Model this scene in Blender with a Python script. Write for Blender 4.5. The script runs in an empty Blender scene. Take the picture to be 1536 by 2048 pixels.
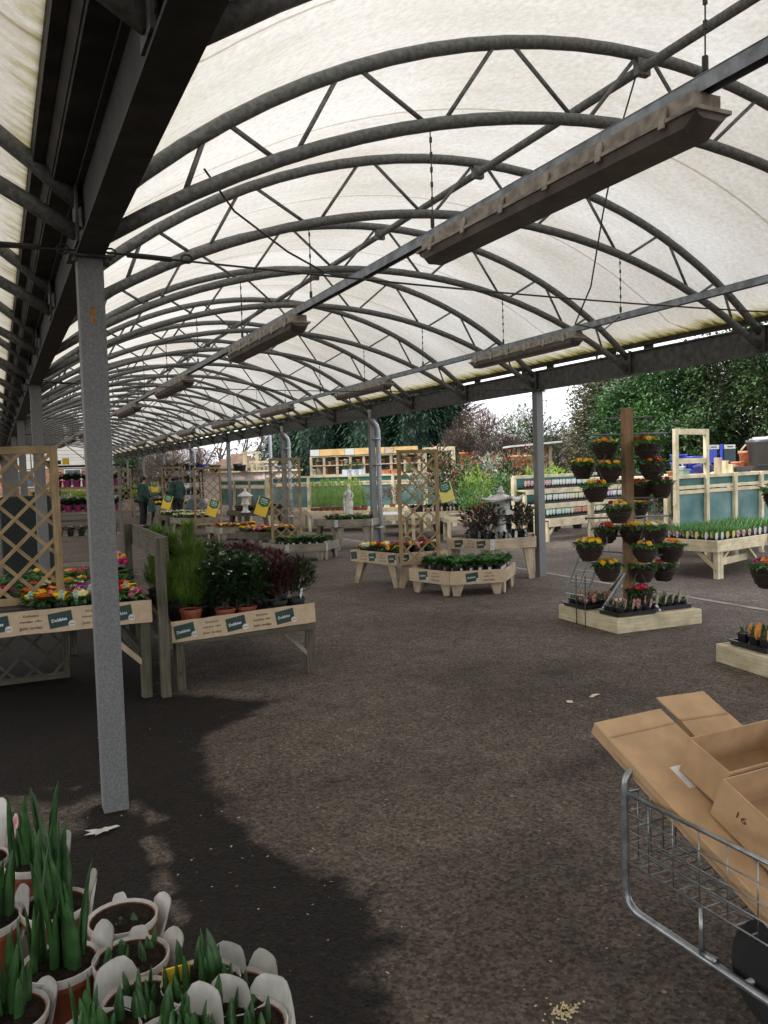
import bpy, math, random
from mathutils import Vector, Matrix, noise

scene = bpy.context.scene
COL = scene.collection
rnd = random.Random(7)
PI = math.pi
V = Vector

# ------------------------------------------------------------------ camera
EYE = 1.69
F_PX, YAW, PITCH, ROLL = 1653.2, 0.43865, 0.05281, 0.03031
_f = V((math.sin(YAW) * math.cos(PITCH), math.cos(YAW) * math.cos(PITCH), -math.sin(PITCH)))
_r = V((math.cos(YAW), -math.sin(YAW), 0))
_u = _r.cross(_f)
_ix = _r * math.cos(ROLL) - _u * math.sin(ROLL)
_iy = _u * math.cos(ROLL) + _r * math.sin(ROLL)
cam = bpy.data.objects.new('camera', bpy.data.cameras.new('camera'))
COL.objects.link(cam)
M = Matrix((( _ix.x, _iy.x, -_f.x, 0), (_ix.y, _iy.y, -_f.y, 0), (_ix.z, _iy.z, -_f.z, EYE), (0, 0, 0, 1)))
cam.matrix_world = M
cam.data.sensor_fit = 'HORIZONTAL'
cam.data.sensor_width = 36
cam.data.lens = F_PX / 1536 * 36
cam.data.clip_start = 0.05
cam.data.clip_end = 2000
scene.camera = cam


def at(px, py, z=0.0):
    """point of the horizontal plane at height z seen at a spot of the photograph"""
    d = _f + _ix * ((px - 768) / F_PX) - _iy * ((py - 1024) / F_PX)
    t = (z - EYE) / d.z
    return V((d.x * t, d.y * t, z))


# ------------------------------------------------------------------ mesh builder
class MB:
    def __init__(s):
        s.v, s.f, s.m, s.uv, s.mi = [], [], [], [], 0

    def add(s, verts, faces, uvs=None):
        o = len(s.v)
        s.v.extend([tuple(p) for p in verts])
        for k, f in enumerate(faces):
            s.f.append(tuple(i + o for i in f))
            s.m.append(s.mi)
            s.uv.append(uvs[k] if uvs else None)
        return s

    def bar(s, p0, p1, w, h, up=(0, 0, 1), w1=None, h1=None):
        p0, p1 = V(p0), V(p1)
        d = p1 - p0
        L = d.length
        d = d / L
        up = V(up)
        if abs(d.dot(up)) > 0.99:
            up = V((0, 1, 0))
        a = d.cross(up).normalized()
        b = a.cross(d).normalized()
        w1 = w if w1 is None else w1
        h1 = h if h1 is None else h1
        vs = [p0 - a * w / 2 - b * h / 2, p0 + a * w / 2 - b * h / 2, p0 + a * w / 2 + b * h / 2, p0 - a * w / 2 + b * h / 2,
              p1 - a * w1 / 2 - b * h1 / 2, p1 + a * w1 / 2 - b * h1 / 2, p1 + a * w1 / 2 + b * h1 / 2, p1 - a * w1 / 2 + b * h1 / 2]
        r = rnd.random() * 7
        fs = [(3, 2, 1, 0), (4, 5, 6, 7), (0, 1, 5, 4), (1, 2, 6, 5), (2, 3, 7, 6), (3, 0, 4, 7)]
        uv = [[(r, r), (r + .02, r), (r + .02, r + h), (r, r + h)]] * 2
        t = r
        for q in (w, h, w, h):
            uv = uv + [[(r, t), (r, t + q), (r + L, t + q), (r + L, t)]]
            t += q
        return s.add(vs, fs, uv)

    def box(s, c, size, rz=0.0):
        c = V(c)
        x, y, z = size
        dx = V((math.cos(rz), math.sin(rz), 0))
        dy = V((-math.sin(rz), math.cos(rz), 0))
        if x >= y and x >= z:
            return s.bar(c - dx * x / 2, c + dx * x / 2, y, z)
        if y >= x and y >= z:
            return s.bar(c - dy * y / 2, c + dy * y / 2, x, z)
        return s.bar(c - V((0, 0, z / 2)), c + V((0, 0, z / 2)), x, y, up=dy)

    def tube(s, pts, r, n=8, r1=None, cap=True):
        pts = [V(p) for p in pts]
        N = len(pts)
        rs = r if isinstance(r, (list, tuple)) else [r + ((r1 if r1 is not None else r) - r) * i / max(1, N - 1) for i in range(N)]
        d = (pts[1] - pts[0]).normalized()
        up = V((0, 0, 1)) if abs(d.z) < 0.9 else V((0, 1, 0))
        a = d.cross(up).normalized()
        vs = []
        for i, p in enumerate(pts):
            t = (pts[min(i + 1, N - 1)] - pts[max(i - 1, 0)])
            t = t.normalized() if t.length > 1e-9 else d
            a = (a - t * a.dot(t))
            a = a.normalized() if a.length > 1e-6 else t.orthogonal().normalized()
            b = t.cross(a)
            for k in range(n):
                q = 2 * PI * k / n
                vs.append(p + (a * math.cos(q) + b * math.sin(q)) * rs[i])
        fs = [(i * n + k, i * n + (k + 1) % n, (i + 1) * n + (k + 1) % n, (i + 1) * n + k) for i in range(N - 1) for k in range(n)]
        if cap:
            fs += [tuple(range(n - 1, -1, -1)), tuple(range((N - 1) * n, N * n))]
        return s.add(vs, fs)

    def lathe(s, prof, n=16, c=(0, 0, 0), phase=0.0, caps=True):
        vs = []
        for r, z in prof:
            for k in range(n):
                q = 2 * PI * k / n + phase
                vs.append((c[0] + r * math.cos(q), c[1] + r * math.sin(q), c[2] + z))
        m = len(prof)
        fs = [(i * n + k, i * n + (k + 1) % n, (i + 1) * n + (k + 1) % n, (i + 1) * n + k) for i in range(m - 1) for k in range(n)]
        if caps and prof[0][0] > 1e-4:
            fs.append(tuple(range(n - 1, -1, -1)))
        if caps and prof[-1][0] > 1e-4:
            fs.append(tuple(range((m - 1) * n, m * n)))
        return s.add(vs, fs)

    def prism(s, poly, z0, z1):
        n = len(poly)
        vs = [(p[0], p[1], z0) for p in poly] + [(p[0], p[1], z1) for p in poly]
        fs = [tuple(range(n - 1, -1, -1)), tuple(range(n, 2 * n))] + [(i, (i + 1) % n, n + (i + 1) % n, n + i) for i in range(n)]
        return s.add(vs, fs)

    def quad(s, a, b, c, d):
        return s.add([a, b, c, d], [(0, 1, 2, 3)], [[(0, 0), (1, 0), (1, 1), (0, 1)]])

    def leaf(s, p, d, L, W, up=None, fold=0.25, bend=0.2):
        """a folded leaf: two quads and a tip"""
        p, d = V(p), V(d).normalized()
        up = V(up) if up is not None else V((0, 0, 1))
        a = d.cross(up)
        a = a.normalized() if a.length > 1e-3 else d.orthogonal().normalized()
        n = a.cross(d)
        m = p + d * L * .5 + n * (W * fold)
        t = p + d * L - n * (L * bend)
        return s.add([p, m + a * W / 2, t, m - a * W / 2, p + d * L * .5], [(0, 4, 2, 1), (0, 3, 2, 4)])

    def flower(s, p, nrm, r, n=5):
        p, nrm = V(p), V(nrm).normalized()
        a = nrm.orthogonal().normalized()
        b = nrm.cross(a)
        q0 = rnd.random() * 6
        vs = [p]
        for k in range(n * 2):
            q = q0 + PI * k / n
            rr = r * (1.0 if k % 2 == 0 else 0.82)
            vs.append(p + (a * math.cos(q) + b * math.sin(q)) * rr + nrm * (r * .25 * (1 if k % 2 == 0 else .6)))
        return s.add(vs, [(0, k + 1, (k + 1) % (2 * n) + 1) for k in range(2 * n)])

    def blob(s, c, r, n=8, m=5):
        c = V(c)
        rx, ry, rz = (r, r, r) if not isinstance(r, (tuple, list)) else r
        prof = [(math.sin(PI * i / m), -math.cos(PI * i / m)) for i in range(m + 1)]
        vs = []
        for pr, pz in prof:
            for k in range(n):
                q = 2 * PI * k / n
                vs.append((c.x + rx * pr * math.cos(q), c.y + ry * pr * math.sin(q), c.z + rz * pz))
        return s.add(vs, [(i * n + k, i * n + (k + 1) % n, (i + 1) * n + (k + 1) % n, (i + 1) * n + k) for i in range(m) for k in range(n)])

    def mesh(s, name, mats, smooth=False):
        me = bpy.data.meshes.new(name)
        me.from_pydata(s.v, [], s.f)
        mats = mats if isinstance(mats, (list, tuple)) else [mats]
        for m in mats:
            me.materials.append(m)
        if len(mats) > 1:
            me.polygons.foreach_set('material_index', s.m)
        if any(u is not None for u in s.uv):
            lay = me.uv_layers.new(name='uv')
            flat = []
            for f, u in zip(s.f, s.uv):
                for k in range(len(f)):
                    q = u[k] if u and k < len(u) else (0.0, 0.0)
                    flat += [q[0], q[1]]
            lay.data.foreach_set('uv', flat)
        if smooth:
            me.polygons.foreach_set('use_smooth', [True] * len(s.f))
        me.update()
        return me

    def build(s, name, mats, parent=None, smooth=False, bevel=0.0):
        o = bpy.data.objects.new(name, s.mesh(name, mats, smooth))
        COL.objects.link(o)
        if parent:
            o.parent = parent
        if bevel:
            b = o.modifiers.new('bevel', 'BEVEL')
            b.width = bevel
            b.segments = 1
            b.limit_method = 'ANGLE'
        return o


def tag(o, label=None, cat=None, group=None, kind=None):
    if label: o['label'] = label
    if cat: o['category'] = cat
    if group: o['group'] = group
    if kind: o['kind'] = kind
    return o


def thing(name, label, cat, loc=(0, 0, 0), rz=0.0, group=None):
    o = bpy.data.objects.new(name, None)
    o.empty_display_size = 0.1
    COL.objects.link(o)
    o.location = loc
    o.rotation_euler = (0, 0, rz)
    return tag(o, label, cat, group)


class Proto:
    """one kind of thing: a list of parts (name, mesh, index of the part it belongs to)"""
    def __init__(s, name):
        s.name, s.parts = name, []

    def part(s, name, mb, mats, of=None, smooth=False):
        s.parts.append((name, mb.mesh(name, mats, smooth), of))
        return len(s.parts) - 1

    def place(s, label, cat, loc, rz=0.0, scale=1.0, group=None, tilt=None):
        root = bpy.data.objects.new(s.name, None)
        root.empty_display_size = 0.05
        COL.objects.link(root)
        root.location = loc
        root.rotation_euler = (tilt[0], tilt[1], rz) if tilt else (0, 0, rz)
        root.scale = scale if isinstance(scale, (tuple, list)) else (scale,) * 3
        tag(root, label, cat, group)
        made = []
        for n, me, of in s.parts:
            c = bpy.data.objects.new(n, me)
            COL.objects.link(c)
            c.parent = root if of is None else made[of]
            made.append(c)
        return root

    def place_small(s, label, cat, loc, rz=0.0, scale=1.0, group=None):
        """far copy: one mesh with all the parts"""
        if not hasattr(s, 'merged'):
            mb = MB()
            mats = []
            for n, me, of in s.parts:
                off = len(mats)
                mats += list(me.materials)
                o = len(mb.v)
                mb.v += [tuple(v.co) for v in me.vertices]
                for p in me.polygons:
                    mb.f.append(tuple(i + o for i in p.vertices))
                    mb.m.append(p.material_index + off)
                    mb.uv.append(None)
            s.merged = mb.mesh(s.name, mats)
        o = bpy.data.objects.new(s.name, s.merged)
        COL.objects.link(o)
        o.location = loc
        o.rotation_euler = (0, 0, rz)
        o.scale = (scale,) * 3
        return tag(o, label, cat, group)


# ------------------------------------------------------------------ materials
def nt(name):
    m = bpy.data.materials.new(name)
    m.use_nodes = True
    t = m.node_tree
    return m, t, t.nodes, t.links, t.nodes['Principled BSDF']


def mat(name, col, rough=.6, metal=0.0, var=.2, scale=6.0, bump=0.0, bscale=40.0, col2=None, rand=0.0, spec=.5, leaf=0.0,
        coords='Object', detail=4.0, lo=.35, hi=.65, stretch=None):
    m, t, N, L, P = nt(name)
    P.inputs['Roughness'].default_value = rough
    P.inputs['Metallic'].default_value = metal
    P.inputs['Specular IOR Level'].default_value = spec
    tc = N.new('ShaderNodeTexCoord')
    src = tc.outputs[coords]
    if stretch:
        mp = N.new('ShaderNodeMapping')
        mp.inputs['Scale'].default_value = stretch
        L.new(src, mp.inputs[0])
        src = mp.outputs[0]
    nz = N.new('ShaderNodeTexNoise')
    nz.inputs['Scale'].default_value = scale
    nz.inputs['Detail'].default_value = detail
    L.new(src, nz.inputs['Vector'])
    cr = N.new('ShaderNodeValToRGB')
    c2 = col2 if col2 else tuple(min(1, c * (1 + var)) for c in col)
    c1 = col if col2 else tuple(c * (1 - var) for c in col)
    cr.color_ramp.elements[0].position = lo
    cr.color_ramp.elements[1].position = hi
    cr.color_ramp.elements[0].color = (*c1, 1)
    cr.color_ramp.elements[1].color = (*c2, 1)
    L.new(nz.outputs['Fac'], cr.inputs[0])
    out = cr.outputs[0]
    if rand:
        oi = N.new('ShaderNodeObjectInfo')
        mr = N.new('ShaderNodeMapRange')
        mr.inputs['To Min'].default_value = 1 - rand
        mr.inputs['To Max'].default_value = 1 + rand
        L.new(oi.outputs['Random'], mr.inputs[0])
        hs = N.new('ShaderNodeHueSaturation')
        L.new(mr.outputs[0], hs.inputs['Value'])
        L.new(out, hs.inputs['Color'])
        out = hs.outputs[0]
    L.new(out, P.inputs['Base Color'])
    if bump:
        nb = N.new('ShaderNodeTexNoise')
        nb.inputs['Scale'].default_value = bscale
        nb.inputs['Detail'].default_value = 3
        L.new(src, nb.inputs['Vector'])
        bp = N.new('ShaderNodeBump')
        bp.inputs['Strength'].default_value = bump
        bp.inputs['Distance'].default_value = .01
        L.new(nb.outputs['Fac'], bp.inputs['Height'])
        L.new(bp.outputs[0], P.inputs['Normal'])
    if leaf:
        tr = N.new('ShaderNodeBsdfTranslucent')
        L.new(out, tr.inputs['Color'])
        mx = N.new('ShaderNodeMixShader')
        mx.inputs[0].default_value = leaf
        L.new(P.outputs[0], mx.inputs[1])
        L.new(tr.outputs[0], mx.inputs[2])
        L.new(mx.outputs[0], N['Material Output'].inputs[0])
    return m


def wood(name, dark, light, rough=.75, knots=True):
    m, t, N, L, P = nt(name)
    P.inputs['Roughness'].default_value = rough
    P.inputs['Specular IOR Level'].default_value = .25
    tc = N.new('ShaderNodeTexCoord')
    mp = N.new('ShaderNodeMapping')
    mp.inputs['Scale'].default_value = (2.2, 38, 1)
    L.new(tc.outputs['UV'], mp.inputs[0])
    nz = N.new('ShaderNodeTexNoise')
    nz.inputs['Scale'].default_value = 1.6
    nz.inputs['Detail'].default_value = 5
    nz.inputs['Distortion'].default_value = .6
    L.new(mp.outputs[0], nz.inputs['Vector'])
    cr = N.new('ShaderNodeValToRGB')
    cr.color_ramp.elements[0].position = .3
    cr.color_ramp.elements[1].position = .7
    cr.color_ramp.elements[0].color = (*dark, 1)
    cr.color_ramp.elements[1].color = (*light, 1)
    L.new(nz.outputs['Fac'], cr.inputs[0])
    # blotches of weather
    n2 = N.new('ShaderNodeTexNoise')
    n2.inputs['Scale'].default_value = 5
    n2.inputs['Detail'].default_value = 4
    L.new(tc.outputs['Object'], n2.inputs['Vector'])
    r2 = N.new('ShaderNodeValToRGB')
    r2.color_ramp.elements[0].position = .3
    r2.color_ramp.elements[0].color = (.66, .66, .62, 1)
    r2.color_ramp.elements[1].position = .62
    r2.color_ramp.elements[1].color = (1.05, 1.05, 1.05, 1)
    L.new(n2.outputs['Fac'], r2.inputs[0])
    mx = N.new('ShaderNodeMix')
    mx.data_type = 'RGBA'
    mx.blend_type = 'MULTIPLY'
    mx.inputs[0].default_value = 1
    L.new(cr.outputs[0], mx.inputs[6])
    L.new(r2.outputs[0], mx.inputs[7])
    out = mx.outputs[2]
    if knots:
        m3 = N.new('ShaderNodeMapping')
        m3.inputs['Scale'].default_value = (3.5, 9, 1)
        L.new(tc.outputs['UV'], m3.inputs[0])
        vo = N.new('ShaderNodeTexVoronoi')
        vo.inputs['Scale'].default_value = 1.0
        L.new(m3.outputs[0], vo.inputs['Vector'])
        r3 = N.new('ShaderNodeValToRGB')
        r3.color_ramp.elements[0].position = .05
        r3.color_ramp.elements[0].color = (.45, .33, .22, 1)
        r3.color_ramp.elements[1].position = .13
        r3.color_ramp.elements[1].color = (1, 1, 1, 1)
        L.new(vo.outputs['Distance'], r3.inputs[0])
        m4 = N.new('ShaderNodeMix')
        m4.data_type = 'RGBA'
        m4.blend_type = 'MULTIPLY'
        m4.inputs[0].default_value = .8
        L.new(out, m4.inputs[6])
        L.new(r3.outputs[0], m4.inputs[7])
        out = m4.outputs[2]
    L.new(out, P.inputs['Base Color'])
    bp = N.new('ShaderNodeBump')
    bp.inputs['Strength'].default_value = .25
    bp.inputs['Distance'].default_value = .004
    L.new(nz.outputs['Fac'], bp.inputs['Height'])
    L.new(bp.outputs[0], P.inputs['Normal'])
    return m


galv = mat('galvanised_steel', (.175, .183, .183), .6, .1, .22, 95, .15, 140, detail=5, lo=.40, hi=.72)
galv_out = mat('pale_galvanised_pipe', (.42, .44, .46), .45, .25, .15, 30)
arch_steel = mat('arch_steel', (.14, .144, .14), .6, .1, .32, 34, .3, 70, detail=7)
beam_steel = mat('beam_steel', (.075, .076, .075), .65, .1, .4, 12, .2, 50, detail=6)
valley_steel = mat('shaded_valley_steel', (.03, .03, .03), .7, .05, .4, 8, .2, 50)  # darker beam steel: the shade at the valley is put into its colour
gutter_m = mat('gutter_steel', (.035, .033, .03), .75, .1, .4, 6)
rail_m = mat('rail_steel', (.24, .27, .30), .5, .35, .3, 14, .15, 60)
tray_m = mat('dusty_tray', (.32, .285, .245), .75, 0, .35, 16, .2, 60)
diff_m = mat('dusty_diffuser', (.125, .11, .098), .5, 0, .25, 9, .1, 60)
wire_m = mat('dark_wire', (.05, .05, .045), .6, .3)
zinc = mat('zinc_tube', (.30, .32, .33), .33, .75, .25, 25, .1, 80)
wood_old = wood('weathered_timber', (.17, .15, .115), (.33, .295, .23))
wood_grey = wood('old_grey_timber', (.062, .057, .040), (.145, .132, .097))
wood_new = wood('pale_treated_timber', (.50, .43, .28), (.68, .60, .42))
wood_mid = wood('sawn_timber', (.36, .28, .19), (.52, .42, .30))
wood_pole = wood('brown_pole_timber', (.27, .16, .085), (.40, .26, .15))
wood_trel = wood('trellis_timber', (.26, .18, .095), (.42, .31, .175), knots=False)
kraft = mat('kraft_paper', (.50, .385, .255), .8, 0, .08, 20)
card_green = mat('dark_green_card', (.012, .045, .038), .45, 0, .15, 20)
ink = mat('dark_ink', (.03, .03, .025), .7)
white_ink = mat('white_ink', (.75, .76, .72), .6)
white_pl = mat('white_plastic', (.58, .57, .54), .4, 0, .12, 30, rand=.1)
black_pl = mat('black_plastic', (.012, .012, .014), .45, 0, .3, 20)
terra = mat('terracotta_plastic', (.25, .068, .03), .6, 0, .2, 14, rand=.12)
terra_pale = mat('pale_terracotta', (.50, .21, .12), .7, 0, .15, 14, rand=.12)
soil = mat('peat', (.010, .007, .005), .95, 0, .7, 90, 1.0, 160, col2=(.03, .02, .014), spec=.15)
card_board = mat('corrugated_cardboard', (.46, .30, .165), .8, 0, .10, 12, .08, 90)
card_in = mat('cardboard_inside', (.36, .225, .12), .85, 0, .12, 12)
basket_m = mat('woven_wicker', (.035, .02, .013), .7, 0, .7, 60, 1.0, 90, stretch=(1, 1, 4))
teal = mat('teal_mesh', (.035, .115, .115), .3, 0, .35, 2.6, col2=(.15, .26, .255), lo=.36, hi=.72, detail=9)
teal_dk = mat('green_panel', (.015, .10, .085), .55, 0, .3, 6)
cast_stone = mat('cast_stone', (.50, .49, .47), .85, 0, .2, 14, .35, 50)
pale_stone = mat('pale_cast_stone', (.58, .56, .52), .8, 0, .22, 14, .2, 50)
sign_y = mat('yellow_board', (.76, .52, .035), .5, 0, .06)
header_y = mat('pale_orange_header', (.58, .38, .15), .6, 0, .2, 3)
sign_py = mat('pale_yellow_board', (.80, .72, .20), .5, 0, .06)
sign_g = mat('sign_green', (.02, .13, .075), .5, 0, .1)
blue_pl = mat('blue_plastic', (.02, .045, .42), .35, 0, .15)
slate_pl = mat('slate_glaze', (.035, .038, .052), .35, 0, .2)
brick = mat('brick', (.40, .19, .12), .9, 0, .35, 5)
pale_fence = mat('pale_painted_timber', (.60, .50, .46), .8, 0, .12, 5)
magenta_pl = mat('magenta_plastic', (.28, .015, .12), .5, 0, .15, rand=.15)

g_dark = mat('dark_leaf', (.012, .035, .012), .45, 0, .5, 9, col2=(.035, .075, .022), leaf=.2, rand=.15)
g_mid = mat('mid_leaf', (.025, .085, .016), .5, 0, .5, 8, col2=(.07, .17, .035), leaf=.25, rand=.15)
g_bright = mat('bright_leaf', (.05, .15, .03), .5, 0, .4, 8, col2=(.12, .27, .06), leaf=.3, rand=.12)
g_lime = mat('lime_conifer', (.17, .30, .025), .6, 0, .4, 7, col2=(.36, .52, .07), leaf=.35, rand=.1)
g_limed = mat('golden_conifer', (.05, .115, .012), .6, 0, .4, 7, col2=(.17, .29, .035), leaf=.3, rand=.1)
g_bulb = mat('bulb_shoot', (.014, .055, .014), .42, 0, .3, 30, col2=(.045, .13, .03), leaf=.15)
g_purple = mat('purple_leaf', (.045, .012, .018), .45, 0, .5, 9, col2=(.10, .035, .035), leaf=.2, rand=.2)
g_red = mat('red_leaf', (.20, .035, .03), .5, 0, .4, 9, col2=(.36, .09, .06), leaf=.25, rand=.15)
g_silver = mat('variegated_leaf', (.22, .30, .20), .5, 0, .4, 9, col2=(.5, .56, .44), leaf=.2, rand=.15)
bud_m = mat('cream_bud', (.55, .58, .40), .6)
PET = {}
for k, c in dict(yellow=(.85, .55, .015), orange=(.85, .25, .012), red=(.58, .02, .015), magenta=(.56, .015, .16), purple=(.13, .015, .24),
                 white=(.82, .80, .66), cream=(.80, .74, .40), pink=(.78, .24, .34)).items():
    PET[k] = mat(k + '_petal', c, .55, 0, .12, 30, leaf=.25)
eye_m = mat('flower_eye', (.75, .48, .02), .6)

# ------------------------------------------------------------------ light
world = bpy.data.worlds.new('World')
scene.world = world
world.use_nodes = True
wn, wl = world.node_tree.nodes, world.node_tree.links
sky = wn.new('ShaderNodeTexSky')
sky.sky_type = 'NISHITA'
sky.sun_disc = False
SUN_EL, SUN_AZ = math.radians(46), math.radians(-78)      # azimuth clockwise from +Y
sky.sun_elevation = SUN_EL
sky.sun_rotation = SUN_AZ
sky.air_density = 1.0
sky.dust_density = 3.0
hs = wn.new('ShaderNodeHueSaturation')
hs.inputs['Saturation'].default_value = .22
hs.inputs['Value'].default_value = 1.25
wl.new(sky.outputs[0], hs.inputs['Color'])
# overcast: cloud veil evens the sky out
tcw = wn.new('ShaderNodeTexCoord')
nzw = wn.new('ShaderNodeTexNoise')
nzw.inputs['Scale'].default_value = 3.0
nzw.inputs['Detail'].default_value = 5
wl.new(tcw.outputs['Generated'], nzw.inputs['Vector'])
crw = wn.new('ShaderNodeValToRGB')
crw.color_ramp.elements[0].position = .3
crw.color_ramp.elements[0].color = (5.6, 5.8, 6.3, 1)
crw.color_ramp.elements[1].position = .7
crw.color_ramp.elements[1].color = (8.6, 8.6, 8.8, 1)
wl.new(nzw.outputs['Fac'], crw.inputs[0])
mxw = wn.new('ShaderNodeMix')
mxw.data_type = 'RGBA'
mxw.inputs[0].default_value = .7
wl.new(hs.outputs[0], mxw.inputs[6])
wl.new(crw.outputs[0], mxw.inputs[7])
wl.new(mxw.outputs[2], wn['Background'].inputs['Color'])
wn['Background'].inputs['Strength'].default_value = .15

sun_l = bpy.data.lights.new('sun', 'SUN')
sun_l.energy = 1.5
sun_l.angle = math.radians(16)
sun_l.color = (1, .96, .9)
sun = bpy.data.objects.new('sun', sun_l)
COL.objects.link(sun)
sd = V((math.sin(SUN_AZ) * math.cos(SUN_EL), math.cos(SUN_AZ) * math.cos(SUN_EL), math.sin(SUN_EL)))
sun.rotation_euler = sd.to_track_quat('Z', 'Y').to_euler()
scene.view_settings.view_transform = 'Standard'
scene.view_settings.look = 'None'
scene.view_settings.gamma = 1
scene.view_settings.exposure = 1.12
scene.render.engine = 'CYCLES'
cy = scene.cycles
cy.use_denoising = True
cy.max_bounces = 7
cy.diffuse_bounces = 4
cy.glossy_bounces = 2
cy.transmission_bounces = 4
cy.transparent_max_bounces = 6
cy.caustics_reflective = False
cy.caustics_refractive = False
cy.sample_clamp_indirect = 6

# ------------------------------------------------------------------ ground
WET_SHADE = [(-900, 1180), (318, 1180), (335, 1390), (570, 1398), (470, 1445), (415, 1475), (402, 1520), (418, 1565), (450, 1590), (470, 1625), (500, 1660), (590, 1712),  # damp patch; the stretch under the left benches is shade put into colour
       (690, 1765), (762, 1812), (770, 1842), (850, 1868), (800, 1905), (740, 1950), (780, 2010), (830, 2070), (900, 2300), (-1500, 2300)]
WET_SHADE_G = [at(*p) for p in WET_SHADE]
DRY = [((30, 1600), (110, 1660), .16), ((110, 1640), (185, 1600), .13), ((255, 1610), (320, 1640), .07), ((300, 1680), (330, 1720), .05),
       ((315, 1750), (340, 1780), .05), ((345, 1810), (370, 1850), .05), ((60, 1580), (150, 1575), .08)]
DRYG = [(at(*a).xy, at(*b).xy, r) for a, b, r in DRY]
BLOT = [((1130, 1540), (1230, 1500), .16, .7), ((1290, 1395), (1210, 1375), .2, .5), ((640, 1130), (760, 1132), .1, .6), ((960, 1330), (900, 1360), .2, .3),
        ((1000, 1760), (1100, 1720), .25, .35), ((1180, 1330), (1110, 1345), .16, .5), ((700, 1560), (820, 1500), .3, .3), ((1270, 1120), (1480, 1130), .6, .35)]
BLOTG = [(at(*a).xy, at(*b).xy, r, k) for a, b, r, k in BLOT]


def poly_dist(p, poly):
    ins, best = False, 1e9
    n = len(poly)
    for i in range(n):
        a, b = poly[i], poly[(i + 1) % n]
        if (a.y > p.y) != (b.y > p.y) and p.x < (b.x - a.x) * (p.y - a.y) / (b.y - a.y) + a.x:
            ins = not ins
        ab = b.xy - a.xy
        t = max(0, min(1, (p - a.xy).dot(ab) / max(1e-9, ab.dot(ab))))
        best = min(best, (p - a.xy - ab * t).length)
    return best if ins else -best


def seg_dist(p, a, b):
    ab = b - a
    t = max(0, min(1, (p - a).dot(ab) / max(1e-9, ab.dot(ab))))
    return (p - a - ab * t).length


def axis(lo, hi, step, far):
    c = [lo + step * i for i in range(int((hi - lo) / step) + 1)]
    e, q = step, hi
    out = []
    while q < far:
        e *= 1.7
        q = min(far, c[-1] + e) if not out else min(far, out[-1] + e)
        out.append(q)
    e, q, left = step, lo, []
    while q > -far:
        e *= 1.7
        q = max(-far, (left[-1] if left else lo) - e)
        left.append(q)
    return left[::-1] + c + out


gx, gy = axis(-1.6, 6.6, .06, 420), axis(.6, 9.6, .06, 420)
verts = [(x, y, 0) for y in gy for x in gx]
nx = len(gx)
faces = [(j * nx + i, j * nx + i + 1, (j + 1) * nx + i + 1, (j + 1) * nx + i) for j in range(len(gy) - 1) for i in range(nx - 1)]
gme = bpy.data.meshes.new('ground')
gme.from_pydata(verts, [], faces)
wet_shade, dark = [], []
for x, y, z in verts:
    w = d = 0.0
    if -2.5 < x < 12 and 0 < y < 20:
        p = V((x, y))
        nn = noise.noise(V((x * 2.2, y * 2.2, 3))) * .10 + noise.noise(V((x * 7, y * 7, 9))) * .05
        w = max(0, min(1, .5 + (poly_dist(p, WET_SHADE_G) + nn) / .22))
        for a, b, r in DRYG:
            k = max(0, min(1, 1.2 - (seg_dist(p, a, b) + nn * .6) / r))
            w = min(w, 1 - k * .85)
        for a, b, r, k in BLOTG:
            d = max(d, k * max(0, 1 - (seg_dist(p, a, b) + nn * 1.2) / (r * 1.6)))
    wet_shade.append(w)
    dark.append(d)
for nme, arr in (('wet_shade', wet_shade), ('blot', dark)):
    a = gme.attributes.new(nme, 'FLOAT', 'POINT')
    a.data.foreach_set('value', arr)


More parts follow.
